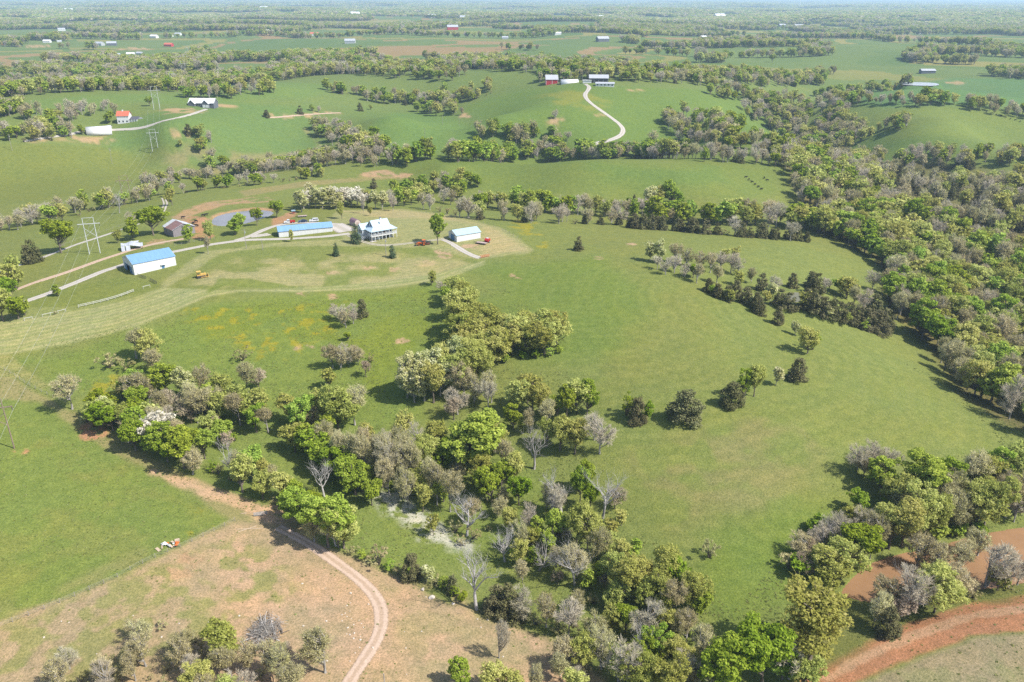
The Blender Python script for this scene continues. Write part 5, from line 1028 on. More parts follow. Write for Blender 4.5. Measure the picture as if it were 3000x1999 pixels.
q = MB(); q.box(ym - .95, ym - .35, -.09, -.065, 4.3, 4.9); q.build("hatch", DARK, e)
# garden shed with gambrel roof
A, rz, Ln = frame_px((1039.5,664), (1058.5,660.5)); e = thing("garden_shed", "small brown gambrel garden shed behind the farmhouse", "shed", (A.x, A.y, A.z - .1), rz); BRN = solid("brown_siding", (.42, .33, .29), .8, .15, 1.5, streak=(3, 3, .3)); PUR = ribbed("plum_metal_roof", (.27, .16, .185), 1, .3, .5, .12)
gp = [(0, 0), (3.4, 0), (3.4, 1.9), (2.9, 2.8), (1.7, 3.4), (.5, 2.8), (0, 1.9)]
for y in (0, 4.9): w = MB(); w.prism(gp, 1, y, y + .08); w.build("gable_wall", solid("pinkish_siding", (.60, .50, .46), .8, .1, 1.5), e)
for x in (0, 3.32): w = MB(); w.box(x, x + .08, .081, 4.9, 0, 1.9); w.build("side_wall", BRN, e)
for i, (p, q_) in enumerate((((-.12, 1.82), (.5, 2.86)), ((.5, 2.86), (1.7, 3.47)), ((1.7, 3.47), (2.9, 2.86)), ((2.9, 2.86), (3.52, 1.82)))):
    r = MB(); r.slab([(p[0], -.15, p[1]), (q_[0], -.15, q_[1]), (q_[0], 5.13, q_[1]), (p[0], 5.13, p[1])], .05); r.build("roof_panel", PUR, e)
d = MB(); d.box(1.0, 2.4, -.05, -.005, .05, 1.95); d.build("door", BRN, e)
d = MB(); d.slab([(3.5, .3, .02), (3.5, 1.9, .02), (6.2, 2.2, .06), (6.2, .6, .06)], .1); d.build("ramp", CONC, e)

# ------------------------------------------------------------------ farmhouse
A, rz, Ln = frame_px((1090,709.5), (1163.5,694.5)); D = 9.6; e = thing("farmhouse", "white farmhouse with pale blue metal roof and two level wraparound porch", "house", (A.x, A.y, low_z(A, rz, Ln, 3)), rz)
HR = ribbed("house_metal_roof", (.52, .66, .74), 0, .4, .35, .06); HRY = ribbed("house_roof_side", (.52, .66, .74), 1, .4, .35, .06); DK, EV, RG = 2.35, 4.65, 8.4
HOUSEW = solid("house_siding", (.72, .75, .79), .6, .05, .8)
w = MB(); w.box(2.0, Ln - 1.4, 2.2, D, -1, EV + .5); w.build("wall", HOUSEW, e)
w = MB(); w.prism([(2.3, EV + .2), (D - .6, EV + .2), (5.6, RG - .1)], 0, 2.6, 2.75); w.build("gable_wall", HOUSEW, e); w = MB(); w.prism([(2.3, EV + .2), (D - .6, EV + .2), (5.6, RG - .1)], 0, Ln - 2.35, Ln - 2.2); w.build("gable_wall", HOUSEW, e)
s_ = MB(); s_.box(-.3, Ln + .3, -.3, 2.2, -1, .06); s_.build("patio_slab", CONC, e)
s_ = MB(); s_.box(0, Ln, 0, 2.18, DK - .18, DK); s_.box(0, 1.98, 2.181, 6.4, DK - .18, DK); s_.build("porch_deck", TRIM, e)
posts = [Ln * k / 7 for k in range(8)]
for x in posts:
    p = MB(); x0 = min(max(x, .08), Ln - .08); p.box(x0 - .08, x0 + .08, .02, .18, .06, EV + .05); p.build("porch_post", TRIM, e)
for y in (2.2, 4.3, 6.3): p = MB(); p.box(.02, .18, y - .08, y + .08, -.3, EV + .05); p.build("porch_post", TRIM, e)
def rail(a, b, nm="railing"):
    a = Vector(a); b = Vector(b); n = int((b - a).length / .16); r = MB(); r.beam(a + Vector((0, 0, .95)), b + Vector((0, 0, .95)), .09, .06); r.beam(a + Vector((0, 0, .12)), b + Vector((0, 0, .12)), .06, .06)
    for k in range(1, n): p = a.lerp(b, k / n); r.beam(p + Vector((0, 0, .1)), p + Vector((0, 0, .95)), .05, .05)
    return r.build(nm, TRIM, e)
for k in range(7): rail((posts[k] + .1, .1, DK), (posts[k + 1] - .1, .1, DK))
rail((.1, .2, DK), (.1, 2.1, DK)); rail((.1, 2.3, DK), (.1, 4.2, DK)); rail((Ln - .1, .2, DK), (Ln - .1, 2.1, DK))
def window(parent, x0, x1, y, z0, z1, axis=1, nm="window"):
    f = MB()
    if axis == 1: f.box(x0 - .08, x1 + .08, y - .05, y - .004, z0 - .08, z1 + .08); o = f.build(nm, TRIM, parent); g = MB(); g.box(x0, x1, y - .07, y - .052, z0, z1); g.build("pane", GLASS, o)
    else: f.box(y - .05, y - .004, x0 - .08, x1 + .08, z0 - .08, z1 + .08); o = f.build(nm, TRIM, parent); g = MB(); g.box(y - .07, y - .052, x0, x1, z0, z1); g.build("pane", GLASS, o)
for x in (2.8, 4.6, 6.4, 8.3, 10.2): window(e, x, x + .9, 2.2, DK + .7, DK + 1.9)
for x in (2.9, 4.8, 10.4): window(e, x, x + .9, 2.2, .8, 1.8)
for x in (6.5, 8.4):
    f = MB(); f.box(x, x + 1.4, 2.12, 2.196, .08, 2.05); f.build("patio_door", GLASS, e)
f = MB(); f.box(7.4, 8.2, 2.12, 2.196, DK + .02, DK + 2.0); f.build("door", solid("brown_door", (.25, .14, .1), .5, .1, 2), e)
window(e, 5.1, 6.1, 2.6, 6.0, 7.3, 0)
# roofs: porch skirt, steep upper roof, wing
ps = 6.0
def rf(nm, pts, m=HR, t=.08): q = MB(); q.slab(pts, t); return q.build(nm, m, e)
rf("porch_roof", [(-.35, -.35, EV), (Ln + .35, -.35, EV), (Ln - 1.6, 3.0, ps), (2.4, 3.0, ps)])
rf("porch_roof", [(-.36, -.33, EV), (2.39, 3.02, ps), (2.39, 6.2, ps), (-.36, 6.6, EV)], HRY)
rf("porch_roof", [(Ln + .36, -.33, EV), (Ln - 1.59, 3.02, ps), (Ln - 1.59, 5, ps - .1), (Ln + .36, 3.6, EV)], HRY)
rf("roof_slope", [(2.2, 2.75, ps - .02), (Ln - 1.9, 2.75, ps - .02), (Ln - 1.9, 5.6, RG + .1), (2.2, 5.6, RG + .1)])
rf("roof_slope", [(2.2, D + .2, EV + .6), (Ln - 1.9, D + .2, EV + .6), (Ln - 1.9, 5.61, RG + .1), (2.2, 5.61, RG + .1)])
c = MB(); c.box(7.3, 8.0, 5.1, 5.8, RG - .8, RG + .95); o = c.build("chimney", WHITE, e); c = MB(); c.box(7.2, 8.1, 5.0, 5.9, RG + .951, RG + 1.08); c.build("cap", DKSTEEL, o)
k0 = (4.0 - 2.75) / (5.6 - 2.75); zs = ps + (RG + .12 - ps) * k0
c = MB(); c.slab([(5.9, 3.7, ps + (RG + .12 - ps) * (.95 / 2.85) + .06), (6.5, 3.7, ps + (RG + .12 - ps) * (.95 / 2.85) + .06), (6.5, 4.5, ps + (RG + .12 - ps) * (1.75 / 2.85) + .06), (5.9, 4.5, ps + (RG + .12 - ps) * (1.75 / 2.85) + .06)], .05); c.build("skylight", GLASS, e)
w = MB(); w.box(-1.4, 2.0, 6.6, 12.2, -1, EV - .15); w.prism([(6.6, EV - .15), (12.2, EV - .15), (9.4, 6.6)], 0, -1.399, -1.25); o = w.build("wing_wall", HOUSEW, e)
rf("wing_roof", [(-1.8, 6.2, EV - .25), (3.2, 6.2, EV - .25), (3.2, 9.39, 6.75), (-1.8, 9.39, 6.75)]); rf("wing_roof", [(-1.8, 12.6, EV - .25), (3.2, 12.6, EV - .25), (3.2, 9.41, 6.75), (-1.8, 9.41, 6.75)])
window(e, 7.2, 8.1, -1.4, 2.9, 4.1, 0); window(e, 8.7, 9.9, -1.4, 2.3, 4.1, 0); window(e, 10.8, 11.6, -1.4, 2.9, 4.1, 0); window(e, 3.2, 4.2, 2.0, 3.0, 4.2, 0); window(e, 9.2, 9.7, -1.4, 5.1, 5.7, 0)
st = MB()
for k in range(8): st.box(-.4 - k * .3, -.1 - k * .3, 4.6, 5.9, DK - .12 - k * .29, DK - .06 - k * .29)
o = st.build("stair", TRIM, e)
for y in (4.55, 5.95):
    r = MB(); r.beam((-.1, y, DK + .9), (-2.6, y, .95), .08, .08); r.beam((-.1, y, DK - .1), (-2.6, y, -.05), .08, .22)
    for k in range(5): r.beam((-.1 - k * .6, y, DK - .1 - k * .58), (-.1 - k * .6, y, DK + .9 - k * .48), .07, .07)
    r.build("handrail", TRIM, o)
# ------------------------------------------------------------------ collapsed tin shelter
A = g1(364, 736); e = thing("collapsed_tin_shelter", "collapsed silver tin shelter with leaning sheets beside the dirt lane", "shelter", A, .42)
n = 9; V = []; F = []
for i in range(n):
    for j in range(6):
        x = -1 + 9.0 * i / (n - 1); y = .4 + 4.2 * j / 5; z = 2.5 - .35 * math.sin(i * 1.1) - .5 * (i / 8) ** 2 + .25 * j / 5 + .12 * math.sin(j * 2 + i); V.append((x, y, z - .9 * max(0, .6 - j / 5) * (1 if i > 3 else 0)))
for i in range(n - 1):
    for j in range(5): a = i * 6 + j; F.append((a, a + 6, a + 7, a + 1))
o = mesh_obj("sagging_roof", V, F, TIN, e); so = o.modifiers.new("thick", 'SOLIDIFY'); so.thickness = .04
for x, y, l in ((-1, .5, 2.4), (-1, 4.4, 2.6), (3, 4.5, 2.4), (7.8, 4.4, 1.9), (7.6, .8, 1.2)): p = MB(); p.bar((x, y, -.3), (x + .15, y, l), .09); p.build("post", WOODG, e)
for x0, x1 in ((-1.0, .5), (.9, 2.7)): p = MB(); p.slab([(x0, -.6, 0), (x1, -.7, 0), (x1, .5, 2.3), (x0, .5, 2.35)], .03); p.build("leaning_sheet", TIN, e)
p = MB(); p.slab([(3.6, 3.6, 2.5), (6.2, 3.4, 2.6), (6.6, 5.0, 2.9), (3.8, 5.2, 2.75)], .04); p.build("roof_sheet", SILVER, e)
for k in range(4): p = MB(); p.beam((6 + k * .3, -.2 + k * .3, .2 + k * .1), (8.4, .6 + k * .4, .9), .2, .05); p.build("board", WOOD, e)
# ------------------------------------------------------------------ pylons and wires
STEELW = solid("pale_pylon", (.62, .64, .64), .6, .1, 1.0); POLEW = solid("pole_wood", (.30, .225, .17), .9, .25, 2, streak=(2, 2, .3)); GLASSI = solid("insulator", (.18, .14, .13), .3, .2, 2)
def pylon(base, ang, H, m, label, span=4.4):
    e = thing("pylon", label, "pylon", base, ang, "wood frame pylons of the power line"); sx = span / 2
    for s in (-1, 1): p = MB(); p.bar((s * sx, 0, -1), (s * sx, 0, H), .2, .13, 8); p.build("pole", m, e)
    b = MB(); b.beam((-span * 1.03, 0, H * .83), (span * 1.03, 0, H * .83), .18, .28); b.build("crossarm", m, e)
    b = MB(); b.beam((-sx - .2, 0, H - .12), (sx + .2, 0, H - .12), .12, .16); b.build("top_beam", m, e)
    b = MB(); b.beam((-sx, .22, H * .48), (sx, .22, H * .72), .1, .12); b.build("brace", m, e); b = MB(); b.beam((-sx, -.22, H * .72), (sx, -.22, H * .48), .1, .12); b.build("brace", m, e)
    for x in (-span * .98, 0, span * .98):
        i_ = MB()
        for k in range(5): i_.cyl((x, 0, H * .83 - .25 - k * .2), 2, .13, .09, 8)
        i_.bar((x, 0, H * .83 - .1), (x, 0, H * .83 - 1.25), .03); i_.build("insulator", GLASSI, e)
    return e
PYL = [((16, 1316), None, 15.5, POLEW, "brown wooden pylon at the left edge of the near pasture"), ((278, 743.5), None, 16.5, STEELW, "tall pale pylon standing by the ridge lane"), ((375, 598), None, 17, POLEW, "dark wooden pylon rising from the grey hedgerow"),
       ((455, 440), None, 16.5, STEELW, "pale pylon on the far rough pasture"), ((460, 322), None, 20, STEELW, "pale pylon between the two distant homesteads"), ((508, 254), None, 20, STEELW, "tiny pylon at the edge of the distant wood"), ((540, 222), None, 20, STEELW, "tiny pylon in the power line clearing"), ((548, 198), None, 20, STEELW, "tiny pylon on the distant field edge"), ((555, 165), None, 20, STEELW, "farthest tiny pylon before the haze")]
bases = [g1(*p[0]) for p in PYL]; prev = bases[0] + (bases[0] - bases[1]); hooks = []
for i, (p, b_) in enumerate(zip(PYL, bases)):
    nx = bases[i + 1] if i + 1 < len(bases) else b_ + (b_ - bases[i - 1]); pv_ = bases[i - 1] if i else b_ - (nx - b_)
    d = (nx - b_).normalized() + (b_ - pv_).normalized(); ang = math.atan2(d.y, d.x) - math.pi / 2
    sp = 4.4 if i < 4 else 5.0; e = pylon(b_, ang, p[2], p[3], p[4], sp)
    hooks.append([b_ + Vector((math.cos(ang) * x, math.sin(ang) * x, p[2] * .83 - 1.3)) for x in (-sp * .98, 0, sp * .98)])
WIREM = solid("aluminium_wire", (.62, .63, .62), .45, .05, 1)
dirn = bases[0] - bases[1]; hooks.insert(0, [h + dirn * 1.0 + Vector((0, 0, 6)) for h in hooks[0]])
for k, lab in enumerate(("left of the three slack power line wires", "middle of the three slack power line wires", "right of the three slack power line wires")):
    V = []; F = []
    for a, b_ in zip(hooks[:-1], hooks[1:]):
        p0, p1 = a[k], b_[k]; n = 18; Ls = (p1 - p0).length; sag = Ls * .018
        pts = [p0.lerp(p1, t_ / n) - Vector((0, 0, sag * 4 * (t_ / n) * (1 - t_ / n))) for t_ in range(n + 1)]
        v, f = tube(pts, [.018 if (p0.y < 800) else .03] * (n + 1), 4); o = len(V); V += v; F += [tuple(i + o for i in ff) for ff in f]
    o = mesh_obj("power_line_wire", V, F, WIREM); tag(o, lab, "wire", "wires of the power line")
def utility_pole(px, py, H, label, arms=True):
    e = thing("utility_pole", label, "utility pole", g1(px, py), .3, "wooden utility poles"); p = MB(); p.bar((0, 0, -.5), (0, 0, H), .14, .1, 8); p.build("pole", WOODG, e)
    if arms:
        p = MB(); p.beam((-.9, 0, H - .5), (.9, 0, H - .5), .1, .12); p.build("crossarm", WOODG, e)
        for x in (-.8, .8): p = MB(); p.cyl((x, 0, H - .33), 2, .07, .2, 8); p.build("insulator", GLASSI, e)
        p = MB(); p.cyl((.28, 0, H - 1.5), 2, .2, .7, 10); p.build("transformer", STEEL, e)
utility_pole(722, 728.5, 9, "utility pole with transformer on the lawn below the gravel drive"); utility_pole(1131, 749, 8, "utility pole on the lawn in front of the farmhouse"); utility_pole(770, 733, 4.5, "short pole on the lawn right of the transformer pole", False)
utility_pole(329, 480, 12, "thin pole at the edge of the left far pasture"); utility_pole(36, 442, 12, "thin pole at the left edge of the far pasture"); utility_pole(1706, 241, 13, "pole beside the distant white hoop barn", False); utility_pole(1127, 2010, 3.2, "pale post at the bottom edge on bare ground", False); utility_pole(1245, 408, 10, "thin pole on the rounded far pasture", False); utility_pole(1297, 366, 10, "thin pole in the dip of the far pasture", False); utility_pole(1345, 368, 10, "thin pole right of the far pasture dip", False)

# ------------------------------------------------------------------ vehicles and machines
def wheel(e, x, y, r, w, rim=STEEL):
    t_ = MB(); t_.cyl((x, y, r), 1, r, w, 16); o = t_.build("wheel", BLACK, e); q = MB(); q.cyl((x, y, r), 1, r * .55, w + .02, 10); q.build("rim", rim, o)
def car(px, py, rz, name, label, cat, paint_, prof, cab, Wd=1.85, wheels=(.9, 3.7), wr=.36, bed=None):
    e = thing(name, label, cat, g1(px, py), rz); b = MB(); b.prism(prof, 1, -Wd / 2, Wd / 2); b.build("body", paint_, e)
    V = []; k = len(cab)
    for s in (-1, 1):
        for i, (x, z) in enumerate(cab): V.append((x, s * Wd / 2 * (.97 if z < cab[0][1] + .05 else .82), z))
    F = [tuple(range(k - 1, -1, -1)), tuple(range(k, 2 * k))] + [(i, (i + 1) % k, k + (i + 1) % k, k + i) for i in range(k)]
    m = MB(); m.add(V, F); m.build("cabin", paint_, e)
    zt_ = max(z for _, z in cab); zb = cab[0][1]; xs = [x for x, z in cab]; tops = [x for x, z in cab if z > zt_ - .05]; xm = (min(tops) + max(tops)) / 2
    for s in (-1, 1):
        for x0, x1 in ((min(tops) + .05, xm - .05), (xm + .05, max(tops) - .05)):
            if x1 - x0 < .25: continue
            yb = s * Wd / 2 * .945; yt = s * Wd / 2 * .85; g = MB(); g.slab([(x0, yb + s * .012, zb + .08), (x1, yb + s * .012, zb + .08), (x1, yt + s * .03, zt_ - .1), (x0, yt + s * .03, zt_ - .1)], .03); g.build("side_window", GLASS, e)
    for (xa, xb) in ((min(xs), min(tops)), (max(xs), max(tops))):
        s = -1 if xa < xb else 1; g = MB(); g.slab([(xa + (xb - xa) * .12 + s * .02, -Wd * .42, zb + .12), (xa + (xb - xa) * .12 + s * .02, Wd * .42, zb + .12), (xa + (xb - xa) * .88 + s * .02, Wd * .38, zt_ - .07), (xa + (xb - xa) * .88 + s * .02, -Wd * .38, zt_ - .07)], .02); g.build("windscreen", GLASS, e)
    for x in wheels:
        for s in (-1, 1): wheel(e, x, s * (Wd / 2 - .08), wr, .24)
    for y in (-Wd * .36, Wd * .36):
        h = MB(); h.box(min(p[0] for p in prof) - .02, min(p[0] for p in prof) + .05, y - .16, y + .16, .62, .78); h.build("headlight", TRIM, e)
        h = MB(); h.box(max(p[0] for p in prof) - .05, max(p[0] for p in prof) + .02, y - .12, y + .12, .7, .9); h.build("tail_light", REDP, e)
    return e
WCAR = solid("white_car_paint", (.80, .80, .80), .3, .03, 1, coat=.5); BCAR = solid("dark_blue_car_paint", (.025, .045, .11), .3, .05, 1, coat=.5)
car(906, 650.5, .28, "white_suv", "white sport utility vehicle parked behind the long shed", "car", WCAR, [(0,.4),(4.7,.4),(4.7,1.05),(3.9,1.08),(1.3,1.05),(.1,.92)], [(1.1,1.04),(4.62,1.04),(4.4,1.75),(1.75,1.78)])
car(874, 652.5, .28, "dark_blue_car", "dark blue sedan parked between the truck and white vehicle", "car", BCAR, [(0,.35),(4.5,.35),(4.5,.95),(3.7,.98),(1.2,.92),(.1,.8)], [(1.05,.9),(3.9,.95),(3.2,1.42),(1.75,1.42)])
te = car(832, 655.5, .28, "pickup_truck", "white cab pickup truck with red load bed behind the long shed", "truck", WCAR, [(0,.45),(2.9,.45),(2.9,1.1),(1.3,1.12),(.1,1.05)], [(1.0,1.1),(2.85,1.1),(2.8,1.85),(1.6,1.87)], 1.95, (.95, 4.3), .42)
b = MB(); b.box(2.95, 5.5, -.97, .97, .6, .75); b.box(2.95, 5.5, -.97, -.9, .751, 1.35); b.box(2.95, 5.5, .9, .97, .751, 1.35); b.box(5.44, 5.5, -.899, .899, .751, 1.35); b.build("load_bed", REDP, te)
b = MB(); b.box(3.2, 4.6, -.7, .7, .76, 1.5); b.build("toolbox", REDP, te)
def trailer(px, py, rz, name, label, Lt, Wt, deckm, framem):
    e = thing(name, label, "trailer", g1(px, py), rz); n = 8
    for k in range(n): d = MB(); d.box(0, Lt, -Wt / 2 + k * Wt / n + .01, -Wt / 2 + (k + 1) * Wt / n - .01, .62, .68); d.build("plank", deckm, e)
    f = MB(); f.box(-.02, Lt + .02, -Wt / 2 - .05, -Wt / 2, .5, .72); f.box(-.02, Lt + .02, Wt / 2, Wt / 2 + .05, .5, .72); f.box(-.07, -.021, -Wt / 2 - .05, Wt / 2 + .05, .5, .7); f.build("frame", framem, e)
    f = MB(); f.beam((-.05, -.7, .55), (-1.5, 0, .5), .1, .1); f.beam((-.05, .7, .55), (-1.5, 0, .5), .1, .1); f.bar((-1.5, 0, 0), (-1.5, 0, .6), .05); f.build("drawbar", framem, e)
    for x in (Lt * .55, Lt * .55 + .8):
        for s in (-1, 1): wheel(e, x, s * (Wt / 2 - .2), .33, .22)
trailer(873, 637, .30, "flat_trailer", "flat trailer with pale weathered deck behind the parked cars", 4.6, 2.1, PINKW, DKSTEEL)
trailer(1397, 713, -.42, "black_trailer", "low black flat trailer with wooden deck beside the pale blue roofed shed", 5.0, 2.1, PINKW, DKSTEEL)
def tractor(px, py, rz, name, label, pm, loader=True, s=1.0):
    e = thing(name, label, "tractor", g1(px, py), rz); e.scale = (s, s, s)
    b = MB(); b.prism([(-.2,.7),(1.9,.7),(1.95,1.35),(1.7,1.5),(.2,1.55),(-.2,1.3)], 1, -.38, .38); b.build("bonnet", pm, e)
    b = MB(); b.box(-1.3, -.21, -.5, .5, .6, 1.15); b.build("body", DKSTEEL, e); b = MB(); b.box(-1.0, -.55, -.3, .3, 1.151, 1.5); b.box(-1.1, -1.0, -.3, .3, 1.152, 1.85); b.build("seat", BLACK, e)
    for y in (-.85, .85): wheel(e, -.9, y, .78, .42, pm); f = MB(); f.prism([(-1.75,1.3),(-1.5,1.7),(-.9,1.75),(-.4,1.5),(-.45,1.4),(-.9,1.63),(-1.45,1.6)], 1, y - .25, y + .25); f.build("mudguard", pm, e)
    for y in (-.65, .65): wheel(e, 1.45, y, .48, .28, pm)
    for x, y in ((-1.5, -.55), (-1.5, .55), (-.3, -.55), (-.3, .55)): p = MB(); p.bar((x, y, 1.2), (x, y, 2.45), .05); p.build("canopy_post", DKSTEEL, e)
    c = MB(); c.box(-1.7, -.1, -.75, .75, 2.45, 2.55); c.build("canopy", pm, e)
    p = MB(); p.bar((1.1, .2, 1.5), (1.1, .2, 2.1), .05); p.build("exhaust_pipe", DKSTEEL, e)
    if loader:
        for y in (-.55, .55): p = MB(); p.beam((.1, y, 1.35), (2.2, y, 1.1), .1, .16); p.beam((2.2, y, 1.1), (2.7, y, .4), .1, .14); p.build("loader_arm", pm, e)
        p = MB(); p.prism([(2.65,.1),(3.4,.05),(3.4,.12),(2.8,.2),(2.75,.75),(2.65,.8)], 1, -.95, .95); p.build("bucket", DKSTEEL, e)
    return e
tractor(1236, 719, 3.3, "orange_tractor", "orange tractor with front loader on the lane before the farmhouse", ORANGE)
e = thing("mower_implement", "orange mowing implement on the ground behind the orange tractor", "implement", g1(1244, 716), .1)
d = MB(); d.box(0, 2.4, -.8, .8, .2, .45); d.build("deck", ORANGE, e); d = MB(); d.beam((-.7, 0, .5), (1.2, 0, .6), .12, .12); d.build("drawbar", DKSTEEL, e)
for y in (-.7, .7): wheel(e, 2.3, y, .25, .15)
tractor(287, 1246, .6, "small_red_tractor", "small red tractor with dark canopy under the fence row trees", solid("dull_red_paint", (.36, .05, .045), .6, .2, 2), False, .85)
e = thing("red_hay_rake", "red hay machine with raised arms beside the black trailer", "farm machine", g1(1428, 710), 1.1)
b = MB(); b.prism([(-1.2,.5),(1.0,.5),(1.3,1.2),(.5,1.9),(-.6,1.9),(-1.3,1.2)], 1, -.9, .9); b.build("body", REDP, e)
for y in (-1.05, 1.05): wheel(e, 0, y, .5, .28)
p = MB(); p.beam((1.2, 0, .6), (3.0, 0, .5), .16, .16); p.build("drawbar", REDP, e)
for s in (-1, 1):
    p = MB(); p.beam((-.6, s * .9, 1.2), (-1.6, s * 1.5, 2.3), .1, .1); o = p.build("folding_arm", REDP, e)
    for k in range(5): q = MB(); q.bar((-.8 - k * .18, s * (1.0 + k * .11), 1.4 + k * .2), (-1.2 - k * .18, s * (1.0 + k * .11), 1.1 + k * .2), .02); q.build("tine", DKSTEEL, o)
p = MB(); p.box(-.5, .3, -.5, .5, 1.901, 2.1); p.build("hood", TRIM, e)
# bulldozer
e = thing("bulldozer", "faded yellow bulldozer parked on the mown slope", "bulldozer", g1(590, 813), .5)
for y in (-1.0, 1.0):
    t_ = MB(); t_.prism([(-1.7,.15),(-1.4,0),(1.4,0),(1.75,.25),(1.7,.7),(1.4,.9),(-1.4,.9),(-1.75,.6)], 1, y - .25, y + .25); o = t_.build("track", DKSTEEL, e)
    for k in range(9): q = MB(); q.box(-1.5 + k * .36, -1.42 + k * .36, y - .27, y + .27, .901, .95); q.build("grouser", DKSTEEL, o)
b = MB(); b.prism([(-.1,.6),(1.9,.6),(1.95,1.5),(1.6,1.65),(-.1,1.6)], 1, -.5, .5); b.build("engine_hood", YELP, e); b = MB(); b.box(-1.6, -.101, -.65, .65, .6, 1.35); b.build("body", YELP, e)
b = MB(); b.box(-1.2, -.5, -.35, .35, 1.351, 1.6); b.box(-1.3, -1.2, -.35, .35, 1.352, 2.0); b.build("seat", BLACK, e)
for x, y in ((-1.5, -.6), (-1.5, .6), (-.15, -.6), (-.15, .6)): p = MB(); p.bar((x, y, 1.3), (x, y, 2.6), .06); p.build("canopy_post", YELP, e)
c = MB(); c.box(-1.7, .05, -.85, .85, 2.6, 2.7); c.build("canopy", YELP, e); p = MB(); p.bar((1.0, .2, 1.6), (1.0, .2, 2.3), .06); p.build("exhaust_pipe", DKSTEEL, e)
b = MB(); b.prism([(2.55,.1),(2.75,.05),(2.6,.5),(2.75,1.15),(2.6,1.15),(2.45,.55)], 1, -1.5, 1.5); b.build("blade", YELP, e)
for y in (-1.32, 1.32): p = MB(); p.beam((-.3, y, .45), (2.5, y, .4), .12, .2); p.build("push_arm", YELP, e)
# little stand with blue roof by the pond
e = thing("pump_stand", "tiny blue roofed stand at the end of the farm pond", "stand", g1(856, 628), .3)
for x in (0, 1.6):
    for y in (0, 1.2): p = MB(); p.beam((x, y, -.2), (x, y, 1.7), .12, .12); p.build("post", WOODG, e)
p = MB(); p.slab([(-.25, -.25, 1.7), (1.85, -.25, 1.7), (1.85, 1.45, 1.95), (-.25, 1.45, 1.95)], .08); p.build("roof", solid("blue_grey_sheet", (.30, .42, .50), .5, .1, 1), e); p = MB(); p.box(.2, 1.4, .2, 1.0, .5, .9); p.build("shelf", REDP, e)
# ------------------------------------------------------------------ gates, fences
def rail_gate(px, py, rz, Lg, H, name, label, m, n=5, tilt=0):
    e = thing(name, label, "gate", g1(px, py), rz); e.rotation_euler = (tilt, 0, rz)
    for k in range(n): r = MB(); r.beam((0, 0, .25 + k * (H - .3) / (n - 1)), (Lg, 0, .25 + k * (H - .3) / (n - 1)), .05, .07); r.build("rail", m, e)
    for x in (0, Lg / 2, Lg): r = MB(); r.beam((x, .055, .15), (x, .055, H), .05, .08); r.build("upright", m, e)
    return e
rail_gate(1408, 757, .52, 4.4, 1.35, "orange_gate", "faded orange gate at the foot of the gravel lane", solid("faded_orange_paint", (.60, .24, .12), .6, .15, 2), 9)
rail_gate(744, 1514, .25, 3.3, 1.2, "metal_gate", "pale metal gate standing open on the red dirt beside the fence row", STEEL, 7)
rail_gate(404, 810, -.62, 6.0, 1.3, "farm_gate", "dark farm gate at the corner of the blue roofed shed", DKSTEEL, 5); rail_gate(440, 823, -.75, 6.0, 1.3, "farm_gate", "dark farm gate at the outer end of the shed corral", DKSTEEL, 5)
def fence(name, label, pts, step, m, rails, H=1.2, wire=False, cat="fence"):
    P = [Vector(p) for p in gpoly(pts, 12, closed=False)]; Q = [P[0]]
    for p in P[1:]:
        while (p - Q[-1]).length > step: Q.append(Q[-1] + (p - Q[-1]).normalized() * step)
    o0 = Vector((Q[0].x, Q[0].y, float(height(Q[0].x, Q[0].y)))); e = thing(name, label, cat, o0); loc = [Vector((q.x, q.y, float(height(q.x, q.y)))) - o0 for q in Q]
    pm = MB(); pm.bar((0, 0, -.3), (0, 0, H), .075, .065, 5); first = None
    for q in loc:
        if first is None: first = pm.build("post", m, e); first.location = q
        else: c = first.copy(); COL.objects.link(c); c.parent = e; c.location = q
        first.rotation_euler = (.03, .02, 0)
    for zr in rails:
        if wire:
            v, f = tube([q + Vector((0, 0, zr)) for q in loc], [.014] * len(loc), 3); mesh_obj("wire", v, f, STEEL, e)
        else:
            for a, b_ in zip(loc[:-1], loc[1:]):
                r = MB(); r.beam(a + Vector((0, 0, zr)), b_ + Vector((0, 0, zr)), .06, .16); r.build("rail", m, e)
    return e
WHW = solid("white_fence_boards", (.66, .64, .60), .8, .15, 2)
fence("board_fence", "pale board fence along the mown swaths below the drive", [(230,902),(300,886),(350,872),(400,853)], 2.6, WHW, (.55, 1.05)); fence("board_fence", "broken low piece of pale fence near the left edge", [(125,929),(165,920),(208,909)], 2.6, WHW, (.95,)); fence("board_fence", "lowest pale fence piece beside the leafy clump", [(72,940),(110,933)], 2.6, WHW, (.95,)); fence("board_fence", "short single pale rail right of the long board fence", [(420,847),(440,842)], 2.6, WHW, (1.0,))
fence("wire_fence", "weedy wire fence between the green pasture and bare ground", [(-60,1862),(120,1790),(250,1735),(340,1695),(440,1640),(560,1590),(690,1527)], 3.0, WOODG, (.4, .8, 1.1), 1.25, True); fence("wire_fence", "wire fence along the weeds above the left pasture", [(-40,1062),(30,1092),(80,1128),(140,1158),(200,1185)], 3.0, WOODG, (.5, 1.0), 1.25, True)
fence("wire_fence", "wire fence beside the ridge lane", [(150,735),(240,700),(330,672),(410,646)], 4.0, WOODG, (.5, 1.0), 1.25, True); fence("wire_fence", "wire fence line dividing the far rough pastures", [(690,325),(760,355),(840,395),(900,430),(975,470)], 9.0, WOODG, (1.0,), 1.5, True); fence("wire_fence", "wire fence line behind the farm lawn", [(1220,617),(1360,640),(1460,668),(1530,705)], 4.0, WOODG, (.5, 1.0), 1.2, True); fence("wire_fence", "wire fence in front of the barn trees", [(512,722),(540,717),(580,708),(640,700)], 3.0, WOODG, (.5, 1.0), 1.2, True)
